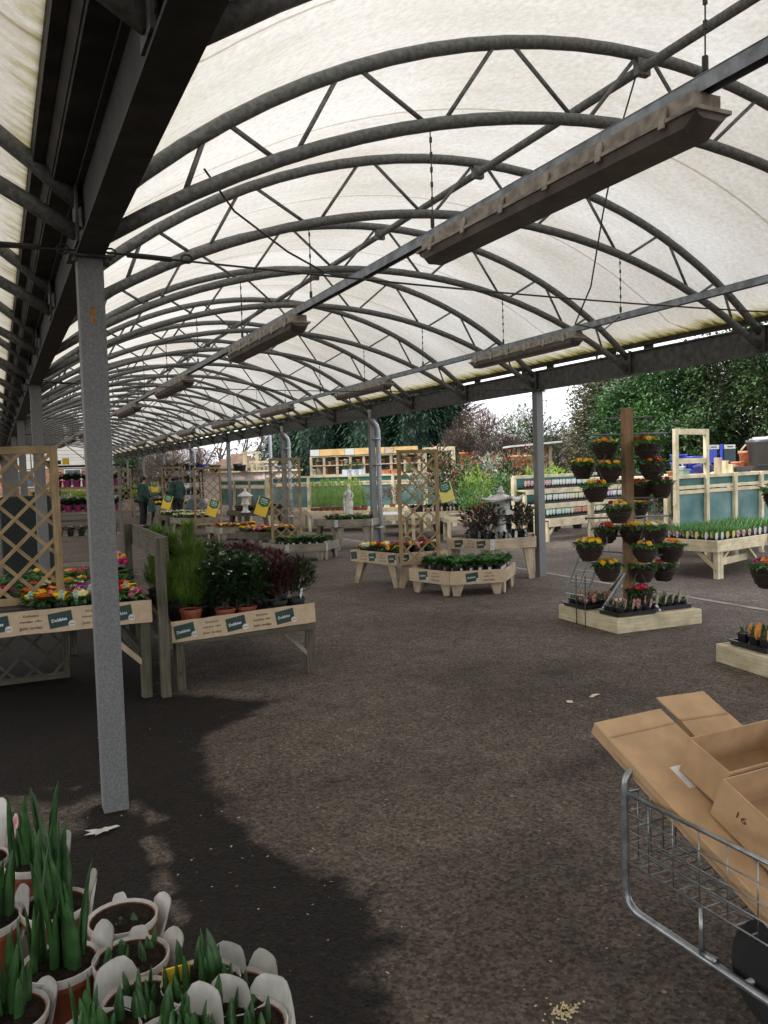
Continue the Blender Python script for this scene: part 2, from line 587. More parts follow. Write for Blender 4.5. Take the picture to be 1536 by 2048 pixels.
def asphalt():
    m, t, N, L, P = nt('asphalt')
    tc = N.new('ShaderNodeTexCoord')

    def nz(s, det=4, rough=.55):
        n = N.new('ShaderNodeTexNoise')
        n.inputs['Scale'].default_value = s
        n.inputs['Detail'].default_value = det
        n.inputs['Roughness'].default_value = rough
        L.new(tc.outputs['Object'], n.inputs['Vector'])
        return n

    def ramp(src, a, ca, b, cb):
        r = N.new('ShaderNodeValToRGB')
        r.color_ramp.elements[0].position = a
        r.color_ramp.elements[0].color = (*ca, 1)
        r.color_ramp.elements[1].position = b
        r.color_ramp.elements[1].color = (*cb, 1)
        L.new(src, r.inputs[0])
        return r

    def mul(a, b, f=1.0):
        x = N.new('ShaderNodeMix')
        x.data_type = 'RGBA'
        x.blend_type = 'MULTIPLY'
        x.inputs[0].default_value = f
        L.new(a, x.inputs[6])
        L.new(b, x.inputs[7])
        return x.outputs[2]
    base = ramp(nz(.7, 6).outputs['Fac'], .32, (.088, .071, .060), .68, (.148, .124, .106)).outputs[0]
    base = mul(base, ramp(nz(6, 5, .65).outputs['Fac'], .3, (.72, .72, .72), .7, (1.2, 1.2, 1.2)).outputs[0])
    # stone chips of the surface
    vo = N.new('ShaderNodeTexVoronoi')
    vo.inputs['Scale'].default_value = 75
    L.new(tc.outputs['Object'], vo.inputs['Vector'])
    sv = N.new('ShaderNodeSeparateColor')
    L.new(vo.outputs['Color'], sv.inputs[0])
    base = mul(base, ramp(sv.outputs[0], .0, (.5, .5, .5), 1.0, (1.55, 1.5, 1.45)).outputs[0])
    gr = nz(34, 5, .8)
    base = mul(base, ramp(gr.outputs['Fac'], .33, (.52, .52, .53), .62, (1.22, 1.20, 1.17)).outputs[0])
    # pale grit scattered in the chippings
    v2 = N.new('ShaderNodeTexVoronoi')
    v2.inputs['Scale'].default_value = 26
    L.new(tc.outputs['Object'], v2.inputs['Vector'])
    s2 = N.new('ShaderNodeSeparateColor')
    L.new(v2.outputs['Color'], s2.inputs[0])
    g1 = N.new('ShaderNodeMath'); g1.operation = 'GREATER_THAN'; g1.inputs[1].default_value = .965
    L.new(s2.outputs[0], g1.inputs[0])
    g2 = N.new('ShaderNodeMath'); g2.operation = 'LESS_THAN'; g2.inputs[1].default_value = .22
    L.new(v2.outputs['Distance'], g2.inputs[0])
    g3 = N.new('ShaderNodeMath'); g3.operation = 'MULTIPLY'
    L.new(g1.outputs[0], g3.inputs[0]); L.new(g2.outputs[0], g3.inputs[1])
    mg = N.new('ShaderNodeMix'); mg.data_type = 'RGBA'
    L.new(g3.outputs[0], mg.inputs[0]); L.new(base, mg.inputs[6])
    mg.inputs[7].default_value = (.30, .26, .20, 1)
    base = mg.outputs[2]
    at_w = N.new('ShaderNodeAttribute'); at_w.attribute_name = 'wet_shade'
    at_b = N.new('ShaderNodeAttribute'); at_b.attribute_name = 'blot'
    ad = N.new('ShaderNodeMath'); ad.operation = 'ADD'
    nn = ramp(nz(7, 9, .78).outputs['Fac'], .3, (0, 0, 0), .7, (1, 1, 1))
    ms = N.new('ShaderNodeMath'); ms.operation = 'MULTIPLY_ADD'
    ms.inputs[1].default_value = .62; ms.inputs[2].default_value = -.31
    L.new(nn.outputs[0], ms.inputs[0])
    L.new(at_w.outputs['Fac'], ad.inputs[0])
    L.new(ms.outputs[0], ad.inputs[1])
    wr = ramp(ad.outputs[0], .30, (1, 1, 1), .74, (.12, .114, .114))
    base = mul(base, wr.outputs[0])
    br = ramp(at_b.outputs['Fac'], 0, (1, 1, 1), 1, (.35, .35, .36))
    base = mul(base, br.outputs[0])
    L.new(base, P.inputs['Base Color'])
    rr = ramp(ad.outputs[0], .36, (.9, .9, .9), .68, (.78, .78, .78))
    L.new(rr.outputs[0], P.inputs['Roughness'])
    P.inputs['Specular IOR Level'].default_value = .18
    bp = N.new('ShaderNodeBump')
    bp.inputs['Strength'].default_value = .9
    bp.inputs['Distance'].default_value = .012
    hh = N.new('ShaderNodeMath'); hh.operation = 'ADD'
    L.new(vo.outputs['Distance'], hh.inputs[0]); L.new(gr.outputs['Fac'], hh.inputs[1])
    L.new(hh.outputs[0], bp.inputs['Height'])
    L.new(bp.outputs[0], P.inputs['Normal'])
    return m


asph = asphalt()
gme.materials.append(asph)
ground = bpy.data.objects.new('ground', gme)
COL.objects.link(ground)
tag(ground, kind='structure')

# concrete edging strip and the yard outside
concrete = mat('concrete_edging', (.17, .135, .12), .85, 0, .3, 4, .3, 50)
mb = MB()
for i in range(60):
    y0 = -8 + i * .93
    mb.box((7.62, y0 + .46, .003), (.12, .915, .006))
tag(mb.build('kerb_strip', concrete), kind='structure')
yard_m = asph
mb = MB()
mb.add([(7.71, -40, .004), (90, -40, .004), (90, 120, .004), (7.71, 120, .004)], [(0, 1, 2, 3)])
tag(mb.build('yard_paving', yard_m), kind='structure')

# scraps and grit lying about
mb = MB()
lit = random.Random(3)
for i in range(150):
    p = at(lit.uniform(150, 1500), lit.uniform(1230, 2040), 0)
    if i < 45:
        p = at(lit.uniform(380, 800), lit.uniform(1540, 1830), 0)
    r = lit.uniform(.0015, .0045)
    q = lit.uniform(0, 6)
    mb.mi = lit.choice([0, 0, 0, 1, 1, 2])
    a, b = V((math.cos(q), math.sin(q), .1)) * r * lit.uniform(1, 2.2), V((-math.sin(q), math.cos(q), .2)) * r
    c = p + V((0, 0, .006))
    mb.quad(c - a - b, c + a - b * .6, c + a * .8 + b, c - a * .7 + b)
tag(mb.build('ground_litter', [mat('pale_chip', (.42, .38, .32), .8), mat('straw_chip', (.36, .25, .13), .8), mat('brown_chip', (.14, .08, .045), .8)]),
    'tiny pale and brown scraps scattered over the dark asphalt', 'litter', kind='stuff')
scrap_m = mat('scrap_paper', (.62, .52, .40), .8, 0, .15, 20)
for px, py, w, l, q, lab in ((1190, 1391, .03, .11, .3, 'small beige paper scrap lying flat, the one farther from the camera beside the boxes'),
                             (1139, 1403, .04, .06, 1.1, 'small creased beige paper scrap on the asphalt nearer the camera')):
    p = at(px, py, .006)
    mb = MB()
    a, b = V((math.cos(q), math.sin(q), 0)), V((-math.sin(q), math.cos(q), 0))
    mb.add([p - a * l / 2 - b * w / 2, p - b * w / 2 + V((0, 0, .006)), p + a * l / 2 - b * w * .4, p + a * l / 2 + b * w / 2, p + b * w * .6 + V((0, 0, .008)), p - a * l / 2 + b * w * .5],
           [(0, 1, 4, 5), (1, 2, 3, 4)])
    tag(mb.build('paper_scrap', scrap_m), lab, 'paper scrap')
# pale spill at the bottom edge
mb = MB()
c = at(1130, 2022, .004)
sp = random.Random(5)
for i in range(150):
    a, r = sp.uniform(0, 6.28), abs(sp.gauss(0, 1))
    p = c + V((math.cos(a) * r * .034, math.sin(a) * r * .018, 0))
    q = sp.uniform(.002, .006)
    mb.lathe([(q, 0), (q * .7, .003)], 6, p)
tag(mb.build('sand_spill', mat('spilt_sand', (.55, .45, .28), .9, 0, .2, 40)), 'pale patch of spilt sand on the asphalt at the bottom edge', 'spilt sand', kind='stuff')

# ------------------------------------------------------------------ canopy
XL, XR, YP = .476, 7.36, 4.36
YT = [4.2 + 2 * k for k in range(-4, 28)]
canopy = thing('canopy', 'long open canopy of curved steel trusses under white fabric on galvanised posts', 'canopy', (XL, YP, 0))


def cpart(name, mb, m, smooth=False, parent=None, bevel=0):
    o = mb.build(name, m, parent or canopy, smooth, bevel)
    if parent is None:
        o.location = (-XL, -YP, 0)
    return o


def arc(cx, half, zf, zc, n):
    s = zc - zf
    R = (half * half + s * s) / (2 * s)
    a = math.asin(half / R)
    return [V((cx + R * math.sin(-a + 2 * a * i / n), 0, zc - R + R * math.cos(-a + 2 * a * i / n))) for i in range(n + 1)]


def arc_z(x, cx, half, zf, zc):
    s = zc - zf
    R = (half * half + s * s) / (2 * s)
    return zc - R + math.sqrt(max(0, R * R - (x - cx) ** 2))


def chord_pts(cx, upper):
    return arc(cx, 3.40, 2.98, 4.29, 28) if upper else arc(cx, 3.38, 2.84, 3.83, 28)


CXR, CXL = (XL + XR) / 2, XL - (XR - XL) / 2
mb_u, mb_l, mb_b, mb_s = MB(), MB(), MB(), []
nodes_u = [0, 1.08, 2.08, 2.82]
nodes_l = [.52, 1.55, 2.45, 3.05]
for cx, tagname in ((CXR, 'r'), (CXL, 'l')):
    up = MB().tube(chord_pts(cx, True), .039, 10)
    lo = MB().tube(chord_pts(cx, False), .037, 10)
    ume, lme = up.mesh('upper_chord', arch_steel, True), lo.mesh('lower_chord', arch_steel, True)
    br = []
    for sgn in (-1, 1):
        seq = []
        for i in range(4):
            seq.append((nodes_u[i], 1)); seq.append((nodes_l[i], 0))
        for (x0, k0), (x1, k1) in zip(seq[:-1], seq[1:]):
            pts = []
            for x, k in ((x0, k0), (x1, k1)):
                off = .05 * (1 if k == k0 and x == x0 else -1)
                xx = cx + sgn * (x + off)
                z = arc_z(xx, cx, 3.40, 2.98, 4.29) if k else arc_z(xx, cx, 3.38, 2.84, 3.83)
                pts.append(V((xx, 0, z)))
            br.append(pts)
    bme = [MB().tube(p, .0135, 6).mesh('brace', arch_steel, True) for p in br]
    ball = MB()
    for p in br:
        ball.tube(p, .0135, 5)
    ball = ball.mesh('brace', arch_steel, True)
    for y in YT:
        t = bpy.data.objects.new('truss', ume)
        COL.objects.link(t)
        t.parent = canopy
        t.location = (-XL, y - YP, 0)
        c = bpy.data.objects.new('lower_chord', lme)
        COL.objects.link(c)
        c.parent = t
        if tagname == 'r' and -1 < y < 19:
            for b in bme:
                c = bpy.data.objects.new('brace', b)
                COL.objects.link(c)
                c.parent = t
        else:
            c = bpy.data.objects.new('brace', ball)
            COL.objects.link(c)
            c.parent = t
# end plates where trusses meet the beams, one mesh per truss foot
foot = MB().box((0, 0, 2.92), (.012, .15, .26)).mesh('end_plate', beam_steel)
for y in YT:
    for x in (XL - .068, XL + .068, XR - .068):
        c = bpy.data.objects.new('end_plate', foot)
        COL.objects.link(c)
        c.parent = canopy
        c.location = (x - XL, y - YP, 0)
# posts
post = MB().box((0, 0, 1.385), (.12, .12, 2.77)).mesh('post', galv)
cap = MB().box((0, 0, 2.764), (.2, .19, .012)).mesh('cap_plate', beam_steel)
bolts = [MB().lathe([(.012, 2.735), (.012, 2.758)], 6, (sx, -.075, 0)).mesh('bolt', beam_steel) for sx in (-.075, .075)]
stain = MB().box((0, 0, 0), (.02, .002, .085)).mesh('rust_stain', mat('rust', (.30, .14, .03), .8, 0, .4, 40))
for x, y0, n in ((XL, YP - 12, 12), (XR, YP - 12, 12), (XL - 6.884, YP - 12, 12)):
    for k in range(n):
        y = y0 + 6 * k - (.16 if x == XR else 0)
        o = bpy.data.objects.new('post', post)
        COL.objects.link(o)
        o.parent = canopy
        o.location = (x - XL, y - YP, 0)
        o.scale = (1.0, 1, 1) if x == XL else (.95, .95, 1)
        for me in [cap] + bolts:
            c = bpy.data.objects.new(me.name.split('.')[0], me)
            COL.objects.link(c)
            c.parent = o
        if x == XL and k == 2:
            c = bpy.data.objects.new('rust_stain', stain)
            COL.objects.link(c)
            c.parent = o
            c.location = (0.0, -.0605, 2.48)
# beams
Y0, Y1 = -8.0, 58.4
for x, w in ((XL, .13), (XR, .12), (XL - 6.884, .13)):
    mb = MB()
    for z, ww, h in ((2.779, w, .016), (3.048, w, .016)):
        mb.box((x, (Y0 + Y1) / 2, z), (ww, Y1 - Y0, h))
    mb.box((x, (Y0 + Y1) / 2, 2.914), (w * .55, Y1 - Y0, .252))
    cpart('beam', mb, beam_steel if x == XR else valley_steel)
# valley gutter, side gutter rails
mb = MB()
gx0, gx1 = XL - .22, XL + .22
prof = [(gx0 - .03, 3.24), (gx0, 3.22), (gx0 + .05, 3.08), (gx1 - .05, 3.08), (gx1, 3.22), (gx1 + .03, 3.24), (gx1 + .03, 3.225), (gx1 - .01, 3.21), (gx1 - .06, 3.066), (gx0 + .06, 3.066), (gx0 + .01, 3.21), (gx0 - .03, 3.225)]
n = len(prof)
mb.add([(x, Y0, z) for x, z in prof] + [(x, Y1, z) for x, z in prof], [(i, (i + 1) % n, n + (i + 1) % n, n + i) for i in range(n)])
mb.box((gx0 + .0, (Y0 + Y1) / 2, 3.19), (.05, Y1 - Y0, .10))
mb.box((gx1 - .0, (Y0 + Y1) / 2, 3.19), (.05, Y1 - Y0, .10))
cpart('gutter', mb, gutter_m)
mb = MB()
mb.box((XR + .02, (Y0 + Y1) / 2, 3.135), (.07, Y1 - Y0, .05))
for y in YT:
    mb.box((XR + .02, y + .35, 3.085), (.03, .10, .05))
    mb.box((XR + .02, y - .30, 3.085), (.03, .14, .05))
cpart('edge_rail', mb, gutter_m)
# purlins
for cx in (CXR, CXL):
    cpart('purlin', MB().tube([(cx - .02, Y0, 4.205), (cx - .02, Y1, 4.205)], .032, 10), arch_steel, True)
for y in YT:
    cpart('purlin_clamp', MB().box((CXR - .02, y, 4.235), (.10, .05, .15)), arch_steel)


# fabric
def fabric():
    m, t, N, L, P = nt('roof_fabric')
    tc = N.new('ShaderNodeTexCoord')
    mp = N.new('ShaderNodeMapping')
    mp.inputs['Scale'].default_value = (.30, .8, 1)
    L.new(tc.outputs['UV'], mp.inputs[0])
    n1 = N.new('ShaderNodeTexNoise')
    n1.inputs['Scale'].default_value = 1.0
    n1.inputs['Detail'].default_value = 6
    n1.inputs['Roughness'].default_value = .6
    L.new(mp.outputs[0], n1.inputs['Vector'])
    r1 = N.new('ShaderNodeValToRGB')
    r1.color_ramp.elements[0].position = .33
    r1.color_ramp.elements[0].color = (.60, .565, .50, 1)
    r1.color_ramp.elements[1].position = .62
    r1.color_ramp.elements[1].color = (.81, .80, .77, 1)
    L.new(n1.outputs['Fac'], r1.inputs[0])
    n2 = N.new('ShaderNodeTexNoise')
    n2.inputs['Scale'].default_value = 22
    n2.inputs['Detail'].default_value = 5
    n2.inputs['Roughness'].default_value = .75
    L.new(tc.outputs['UV'], n2.inputs['Vector'])
    r2 = N.new('ShaderNodeValToRGB')
    r2.color_ramp.elements[0].position = .33
    r2.color_ramp.elements[0].color = (.80, .785, .75, 1)
    r2.color_ramp.elements[1].position = .6
    r2.color_ramp.elements[1].color = (1, 1, 1, 1)
    L.new(n2.outputs['Fac'], r2.inputs[0])
    m1 = N.new('ShaderNodeMix'); m1.data_type = 'RGBA'; m1.blend_type = 'MULTIPLY'; m1.inputs[0].default_value = 1
    L.new(r1.outputs[0], m1.inputs[6]); L.new(r2.outputs[0], m1.inputs[7])
    # algae creeping up from the gutters, in streaks (uv x = 0..1 across the span is kept in attribute 'edge')
    ea = N.new('ShaderNodeAttribute'); ea.attribute_name = 'edge'
    m3 = N.new('ShaderNodeMapping'); m3.inputs['Scale'].default_value = (1.2, 5, 1)
    L.new(tc.outputs['UV'], m3.inputs[0])
    n3 = N.new('ShaderNodeTexNoise'); n3.inputs['Scale'].default_value = 2.2; n3.inputs['Detail'].default_value = 6; n3.inputs['Roughness'].default_value = .7
    L.new(m3.outputs[0], n3.inputs['Vector'])
    sub = N.new('ShaderNodeMath'); sub.operation = 'MULTIPLY_ADD'
    L.new(n3.outputs['Fac'], sub.inputs[0]); sub.inputs[1].default_value = -.62; 
    L.new(ea.outputs['Fac'], sub.inputs[2])
    r3 = N.new('ShaderNodeValToRGB')
    r3.color_ramp.elements[0].position = .0
    r3.color_ramp.elements[0].color = (.10, .085, .02, 1)
    r3.color_ramp.elements[1].position = .75
    r3.color_ramp.elements[1].color = (1, 1, 1, 1)
    e = r3.color_ramp.elements.new(.08); e.color = (.5, .45, .2, 1)
    e = r3.color_ramp.elements.new(.25); e.color = (.93, .9, .82, 1)
    L.new(sub.outputs[0], r3.inputs[0])
    m2 = N.new('ShaderNodeMix'); m2.data_type = 'RGBA'; m2.blend_type = 'MULTIPLY'; m2.inputs[0].default_value = 1
    L.new(m1.outputs[2], m2.inputs[6]); L.new(r3.outputs[0], m2.inputs[7])
    # welded seams every two metres
    sx = N.new('ShaderNodeSeparateXYZ'); L.new(tc.outputs['UV'], sx.inputs[0])
    md = N.new('ShaderNodeMath'); md.operation = 'PINGPONG'; md.inputs[1].default_value = 1.0
    L.new(sx.outputs[1], md.inputs[0])
    r4 = N.new('ShaderNodeValToRGB')
    r4.color_ramp.elements[0].position = .008; r4.color_ramp.elements[0].color = (.66, .62, .54, 1)
    r4.color_ramp.elements[1].position = .016; r4.color_ramp.elements[1].color = (1, 1, 1, 1)
    L.new(md.outputs[0], r4.inputs[0])
    m5 = N.new('ShaderNodeMix'); m5.data_type = 'RGBA'; m5.blend_type = 'MULTIPLY'; m5.inputs[0].default_value = 1
    L.new(m2.outputs[2], m5.inputs[6]); L.new(r4.outputs[0], m5.inputs[7])
    out = m5.outputs[2]
    L.new(out, P.inputs['Base Color'])
    P.inputs['Roughness'].default_value = .7
    P.inputs['Specular IOR Level'].default_value = .2
    tr = N.new('ShaderNodeBsdfTranslucent')
    L.new(out, tr.inputs['Color'])
    mx = N.new('ShaderNodeMixShader')
    mx.inputs[0].default_value = .40
    L.new(P.outputs[0], mx.inputs[1]); L.new(tr.outputs[0], mx.inputs[2])
    L.new(mx.outputs[0], N['Material Output'].inputs[0])
    return m


fab = fabric()
for cx in (CXR, CXL):
    right = cx == CXR
    ys = []
    for a, b in zip(YT[:-1], YT[1:]):
        ys += [a + (b - a) * q for q in (0, .25, .5, .75)]
    ys.append(YT[-1])
    ys = [ys[0] - 1.5] + ys
    pts = [p for p in arc(cx, 3.40, 2.98, 4.29, 40)]
    xa, xb = (gx1 + .02, XR + .02) if right else (XL - 6.884, gx0 - .02)
    pts = [p for p in pts if xa + .05 < p.x < xb - .02 and p.z > 3.19]
    pts = [V((xa, 0, 3.22 if right else 3.16))] + pts + [V((xb, 0, 3.16 if right else 3.22))]
    vs, uv, edge = [], [], []
    s, acc = 0, []
    for i, p in enumerate(pts):
        if i: s += (p - pts[i - 1]).length
        acc.append(s)
    for y in ys:
        ph = ((y - YT[0]) % 2) / 2
        sag = math.sin(PI * ph) * .045
        for i, p in enumerate(pts):
            k = acc[i] / s
            e = min(k, 1 - k)
            prof_s = min(1, e * 8)
            vs.append((p.x, y, p.z + (.048 if 0 < i < len(pts) - 1 else 0) - sag * prof_s))
            uv.append((acc[i], y - YT[0] + 1))
            edge.append(min(1, (s - acc[i]) / .9 + .27 if acc[i] > s / 2 else acc[i] / 1.0 + .8) if right else min(1, min(acc[i], s - acc[i]) / 1.0 + .45))
    n = len(pts)
    fs = [(j * n + i, j * n + i + 1, (j + 1) * n + i + 1, (j + 1) * n + i) for j in range(len(ys) - 1) for i in range(n - 1)]
    me = bpy.data.meshes.new('roof_fabric')
    me.from_pydata(vs, [], fs)
    lay = me.uv_layers.new(name='uv')
    flat = []
    for f in fs:
        for i in f: flat += list(uv[i])
    lay.data.foreach_set('uv', flat)
    a = me.attributes.new('edge', 'FLOAT', 'POINT')
    a.data.foreach_set('value', edge)
    me.polygons.foreach_set('use_smooth', [True] * len(fs))
    me.materials.append(fab)
    o = bpy.data.objects.new('roof_fabric', me)
    COL.objects.link(o)
    o.parent = canopy
    o.location = (-XL, -YP, 0)
# far gable of the same fabric with its struts and small sign
yg = 58.5
mb = MB()
pts = [(p.x, p.z) for p in arc(CXR, 3.40, 2.98, 4.3, 16)]
mb.add([(CXR, yg, 2.85)] + [(x, yg, z) for x, z in pts] + [(pts[-1][0], yg, 2.3), (pts[0][0], yg, 2.3)], [tuple(range(1, 18)) + (18, 19)])
gable = cpart('gable', mb, mat('gable_fabric', (.72, .70, .64), .7, 0, .08, 1.0, leaf=.5))
mb = MB()
for a, b in (((2.2, 2.3), (2.2, 3.9)), ((2.2, 2.3), (4.2, 4.0)), ((4.2, 4.0), (6.2, 2.3)), ((.6, 2.3), (7.2, 2.3))):
    mb.tube([(a[0], yg - .06, a[1]), (b[0], yg - .06, b[1])], .035, 6)
o = mb.build('strut', arch_steel, gable)
mb = MB()
mb.box((3.55, yg - .03, 2.72), (.95, .03, .26))
o = mb.build('sign_panel', card_green, gable)
mb = MB()
mb.mi = 0
mb.box((4.32, yg - .03, 2.78), (.42, .03, .42))
o = mb.build('sign_panel', sign_y, gable)
# downpipes
for y in (16.2 + .05, 22.2, 34.2):
    mb = MB()
    x = XR + .12
    mb.tube([(XR - .06, y - .12, 2.95), (XR - .04, y - .12, 2.76), (XR + .02, y - .12, 2.68), (XR + .09, y - .12, 2.61), (XR + .12, y - .12, 2.50), (XR + .12, y - .12, 1.4), (XR + .12, y - .12, 0)], .052, 12)
    for z in (2.3, 1.75, .4):
        mb.tube([(XR + .12, y - .12, z), (XR + .12, y - .12, z + .05)], .06, 12)
        mb.box((XR + .06, y - .12, z + .025), (.13, .11, .02))
    cpart('downpipe', mb, galv_out if y > 20 else mat('grey_pipe', (.33, .34, .36), .5, .1, .15, 20), True)
# tie cables with turnbuckles
for k in range(-1, 9):
    y = YP + 6 * k
    mb = MB()
    pts = [V((XL + .06 + (XR - XL - .12) * i / 12, y - .02, 2.80 - .06 * math.sin(PI * i / 12))) for i in range(13)]
    mb.tube(pts, .006, 5)
    mb.tube([pts[0] + V((.12, 0, -.003)), pts[0] + V((.34, 0, -.009))], .014, 6)
    for q in (.04, .42):
        c = pts[0] + V((q, 0, 0))
        mb.tube([c + V((.03 * math.cos(a), 0, .022 * math.sin(a))) for a in [2 * PI * i / 10 for i in range(11)]], .005, 5, cap=False)
    cpart('tie_cable', mb, wire_m)
    if k == 0:
        mb = MB()
        pts = [V((XL - .06 - 3.2 * i / 12, y - .02, 2.80 - .03 * math.sin(PI * i / 12))) for i in range(13)]
        mb.tube(pts, .006, 5)
        mb.tube([pts[0] + V((-.16, 0, 0)), pts[0] + V((-.36, 0, 0))], .014, 6)
        for q in (-.06, -.44):
            c = pts[0] + V((q, 0, 0))
            mb.tube([c + V((.03 * math.cos(a), 0, .022 * math.sin(a))) for a in [2 * PI * i / 10 for i in range(11)]], .005, 5, cap=False)
        cpart('tie_cable', mb, wire_m)

# ------------------------------------------------------------------ hanging light rails and lights
RAILS = ((2.33, 3.03), (5.45, 3.08))
for ri, (x, z) in enumerate(RAILS):
    t = thing('light_rail', ['galvanised light rail hung on wires that carries the largest strip light',
                             'galvanised light rail hung on wires nearest the open right side'][ri], 'light rail', (x, 3, z), group='hanging light rails')
    mb = MB()
    mb.box((0, (Y0 + Y1) / 2 - 3, 0), (.052, Y1 - Y0, .006))
    mb.box((-.024, (Y0 + Y1) / 2 - 3, -.028), (.004, Y1 - Y0, .056))
    mb.box((.024, (Y0 + Y1) / 2 - 3, -.028), (.004, Y1 - Y0, .056))
    mb.build('channel', rail_m, t)
    for y in YT:
        if y < 0: continue
        zt = arc_z(x, CXR, 3.38, 2.84, 3.83)
        mb = MB()
        mb.tube([(0, y - 3, 0), (.004, y - 3, (zt - z) * .5), (0, y - 3, zt - z)], .004, 4)
        mb.tube([(0, y - 3, .02), (0, y - 3, .07)], .012, 5)
        if y < 16:
            for q in range(5):
                zz = (zt - z) * (.3 + .14 * q)
                mb.box((.003, y - 3, zz), (.012, .012, .03))
        mb.build('hanger', wire_m, t)
LP = Proto('strip_light')
mb = MB()
L_ = 2.06
# base tray (upper body) with sloped ends
mb.bar((0, -L_ / 2 + .03, -.03), (0, L_ / 2 - .03, -.03), .13, .06)
mb.bar((0, -L_ / 2, -.066), (0, L_ / 2, -.066), .175, .014)
LP.part('tray', mb, tray_m)
mb = MB()
sec = [(-.08, -.073), (-.07, -.115), (-.045, -.143), (.045, -.143), (.07, -.115), (.08, -.073)]
n = len(sec)
ends = [(-L_ / 2 + .01, 1, 0), (-L_ / 2 + .07, 1, 1), (L_ / 2 - .07, 1, 1), (L_ / 2 - .01, 1, 0)]
vs = []
for y, a, b in ends:
    for x, z in sec:
        vs.append((x * (1 if b else .93), y, z if b else -.073 + (z + .073) * .35))
fs = [(j * n + i, (j + 1) * n + i, (j + 1) * n + i + 1, j * n + i + 1) for j in range(3) for i in range(n - 1)] + [tuple(range(n)), tuple(range(4 * n - 1, 3 * n - 1, -1))]
mb.add(vs, fs)
LP.part('diffuser', mb, diff_m)
for i in range(6):
    y = -L_ / 2 + .16 + i * (L_ - .32) / 5
    for s in (-1, 1):
        LP.part('clip', MB().bar((s * .09, y, -.09), (s * .075, y, -.012), .03, .008, up=(s, 0, 0)), tray_m)
mb = MB()
mb.tube([(.0, L_ / 2 - .032, -.03), (0, L_ / 2 - .02, -.03)], .02, 10)
LP.part('gland', mb, diff_m)
near = ['largest dusty strip light, nearest the camera, on the left rail', 'second strip light along the left rail, above the flower tables']
for i in range(9):
    LP.place(near[i] if i < 2 else 'strip light far along the left rail beyond the first two', 'strip light', (2.33, 3.2 + 4.3 * i, 2.975), rnd.uniform(-.01, .01), 1.0, 'strip lights on the left rail' if i > 1 else None)
near = ['strip light on the right rail, the nearest one over the open side', 'second strip light along the right rail', 'third strip light along the right rail']
for i in range(7):
    LP.place(near[i] if i < 3 else 'strip light far along the right rail beyond the first three', 'strip light', (5.45, 7.83 + 4.5 * i, 3.025), rnd.uniform(-.012, .012), 1.0, 'strip lights on the right rail' if i > 2 else None)
# loose cables
mb = MB()
mb.tube([(1.03, 4.2, 3.22), (1.2, 4.28, 3.05), (1.5, 4.33, 2.88), (1.72, 4.34, 2.785), (1.86, 4.34, 2.765)], .006, 5)
tag(mb.build('loose_cable', wire_m), 'dark cable drooping from the lower truss tube to the tie wire at upper left', 'cable')
mb = MB()
mb.tube([(3.90, 4.25, 4.2), (3.89, 4.4, 3.9), (3.90, 4.6, 3.4), (3.95, 4.8, 2.95), (4.2, 5.3, 2.78), (4.9, 5.8, 2.84), (5.44, 6.2, 3.06)], .006, 5)
tag(mb.build('loose_cable', wire_m), 'long dark cable hanging in a loop from the ridge tube to the right light rail', 'cable')

# ------------------------------------------------------------------ display furniture
def wpart(root, name, mb, m, smooth=False, bevel=0, of=None):
    o = mb.build(name, m, of or root, smooth, bevel)
    if of is None:
        o.location = -root.location
    return o


_txt = {}


def text_geo(s):
    if s not in _txt:
        cu = bpy.data.curves.new('lettering', 'FONT')
        cu.body = s
        cu.resolution_u = 2
        cu.size = 1
        cu.offset = .012
        ob = bpy.data.objects.new('lettering', cu)
        COL.objects.link(ob)
        dg = bpy.context.evaluated_depsgraph_get()
        me = ob.evaluated_get(dg).to_mesh()
        vs = [v.co.copy() for v in me.vertices]
        fs = [tuple(p.vertices) for p in me.polygons]
        bpy.data.objects.remove(ob)
        bpy.data.curves.remove(cu)
        w = max(v.x for v in vs) if vs else 1
        _txt[s] = (vs, fs, w)
    return _txt[s]


def put_text(mb, s, org, right, up, height, width=None):
    """lettering centred on org"""
    vs, fs, w = text_geo(s)
    k = height
    kx = k if width is None else width / w
    mb.add([org + right * ((v.x - w / 2) * kx) + up * ((v.y - .35) * k) for v in vs], fs)


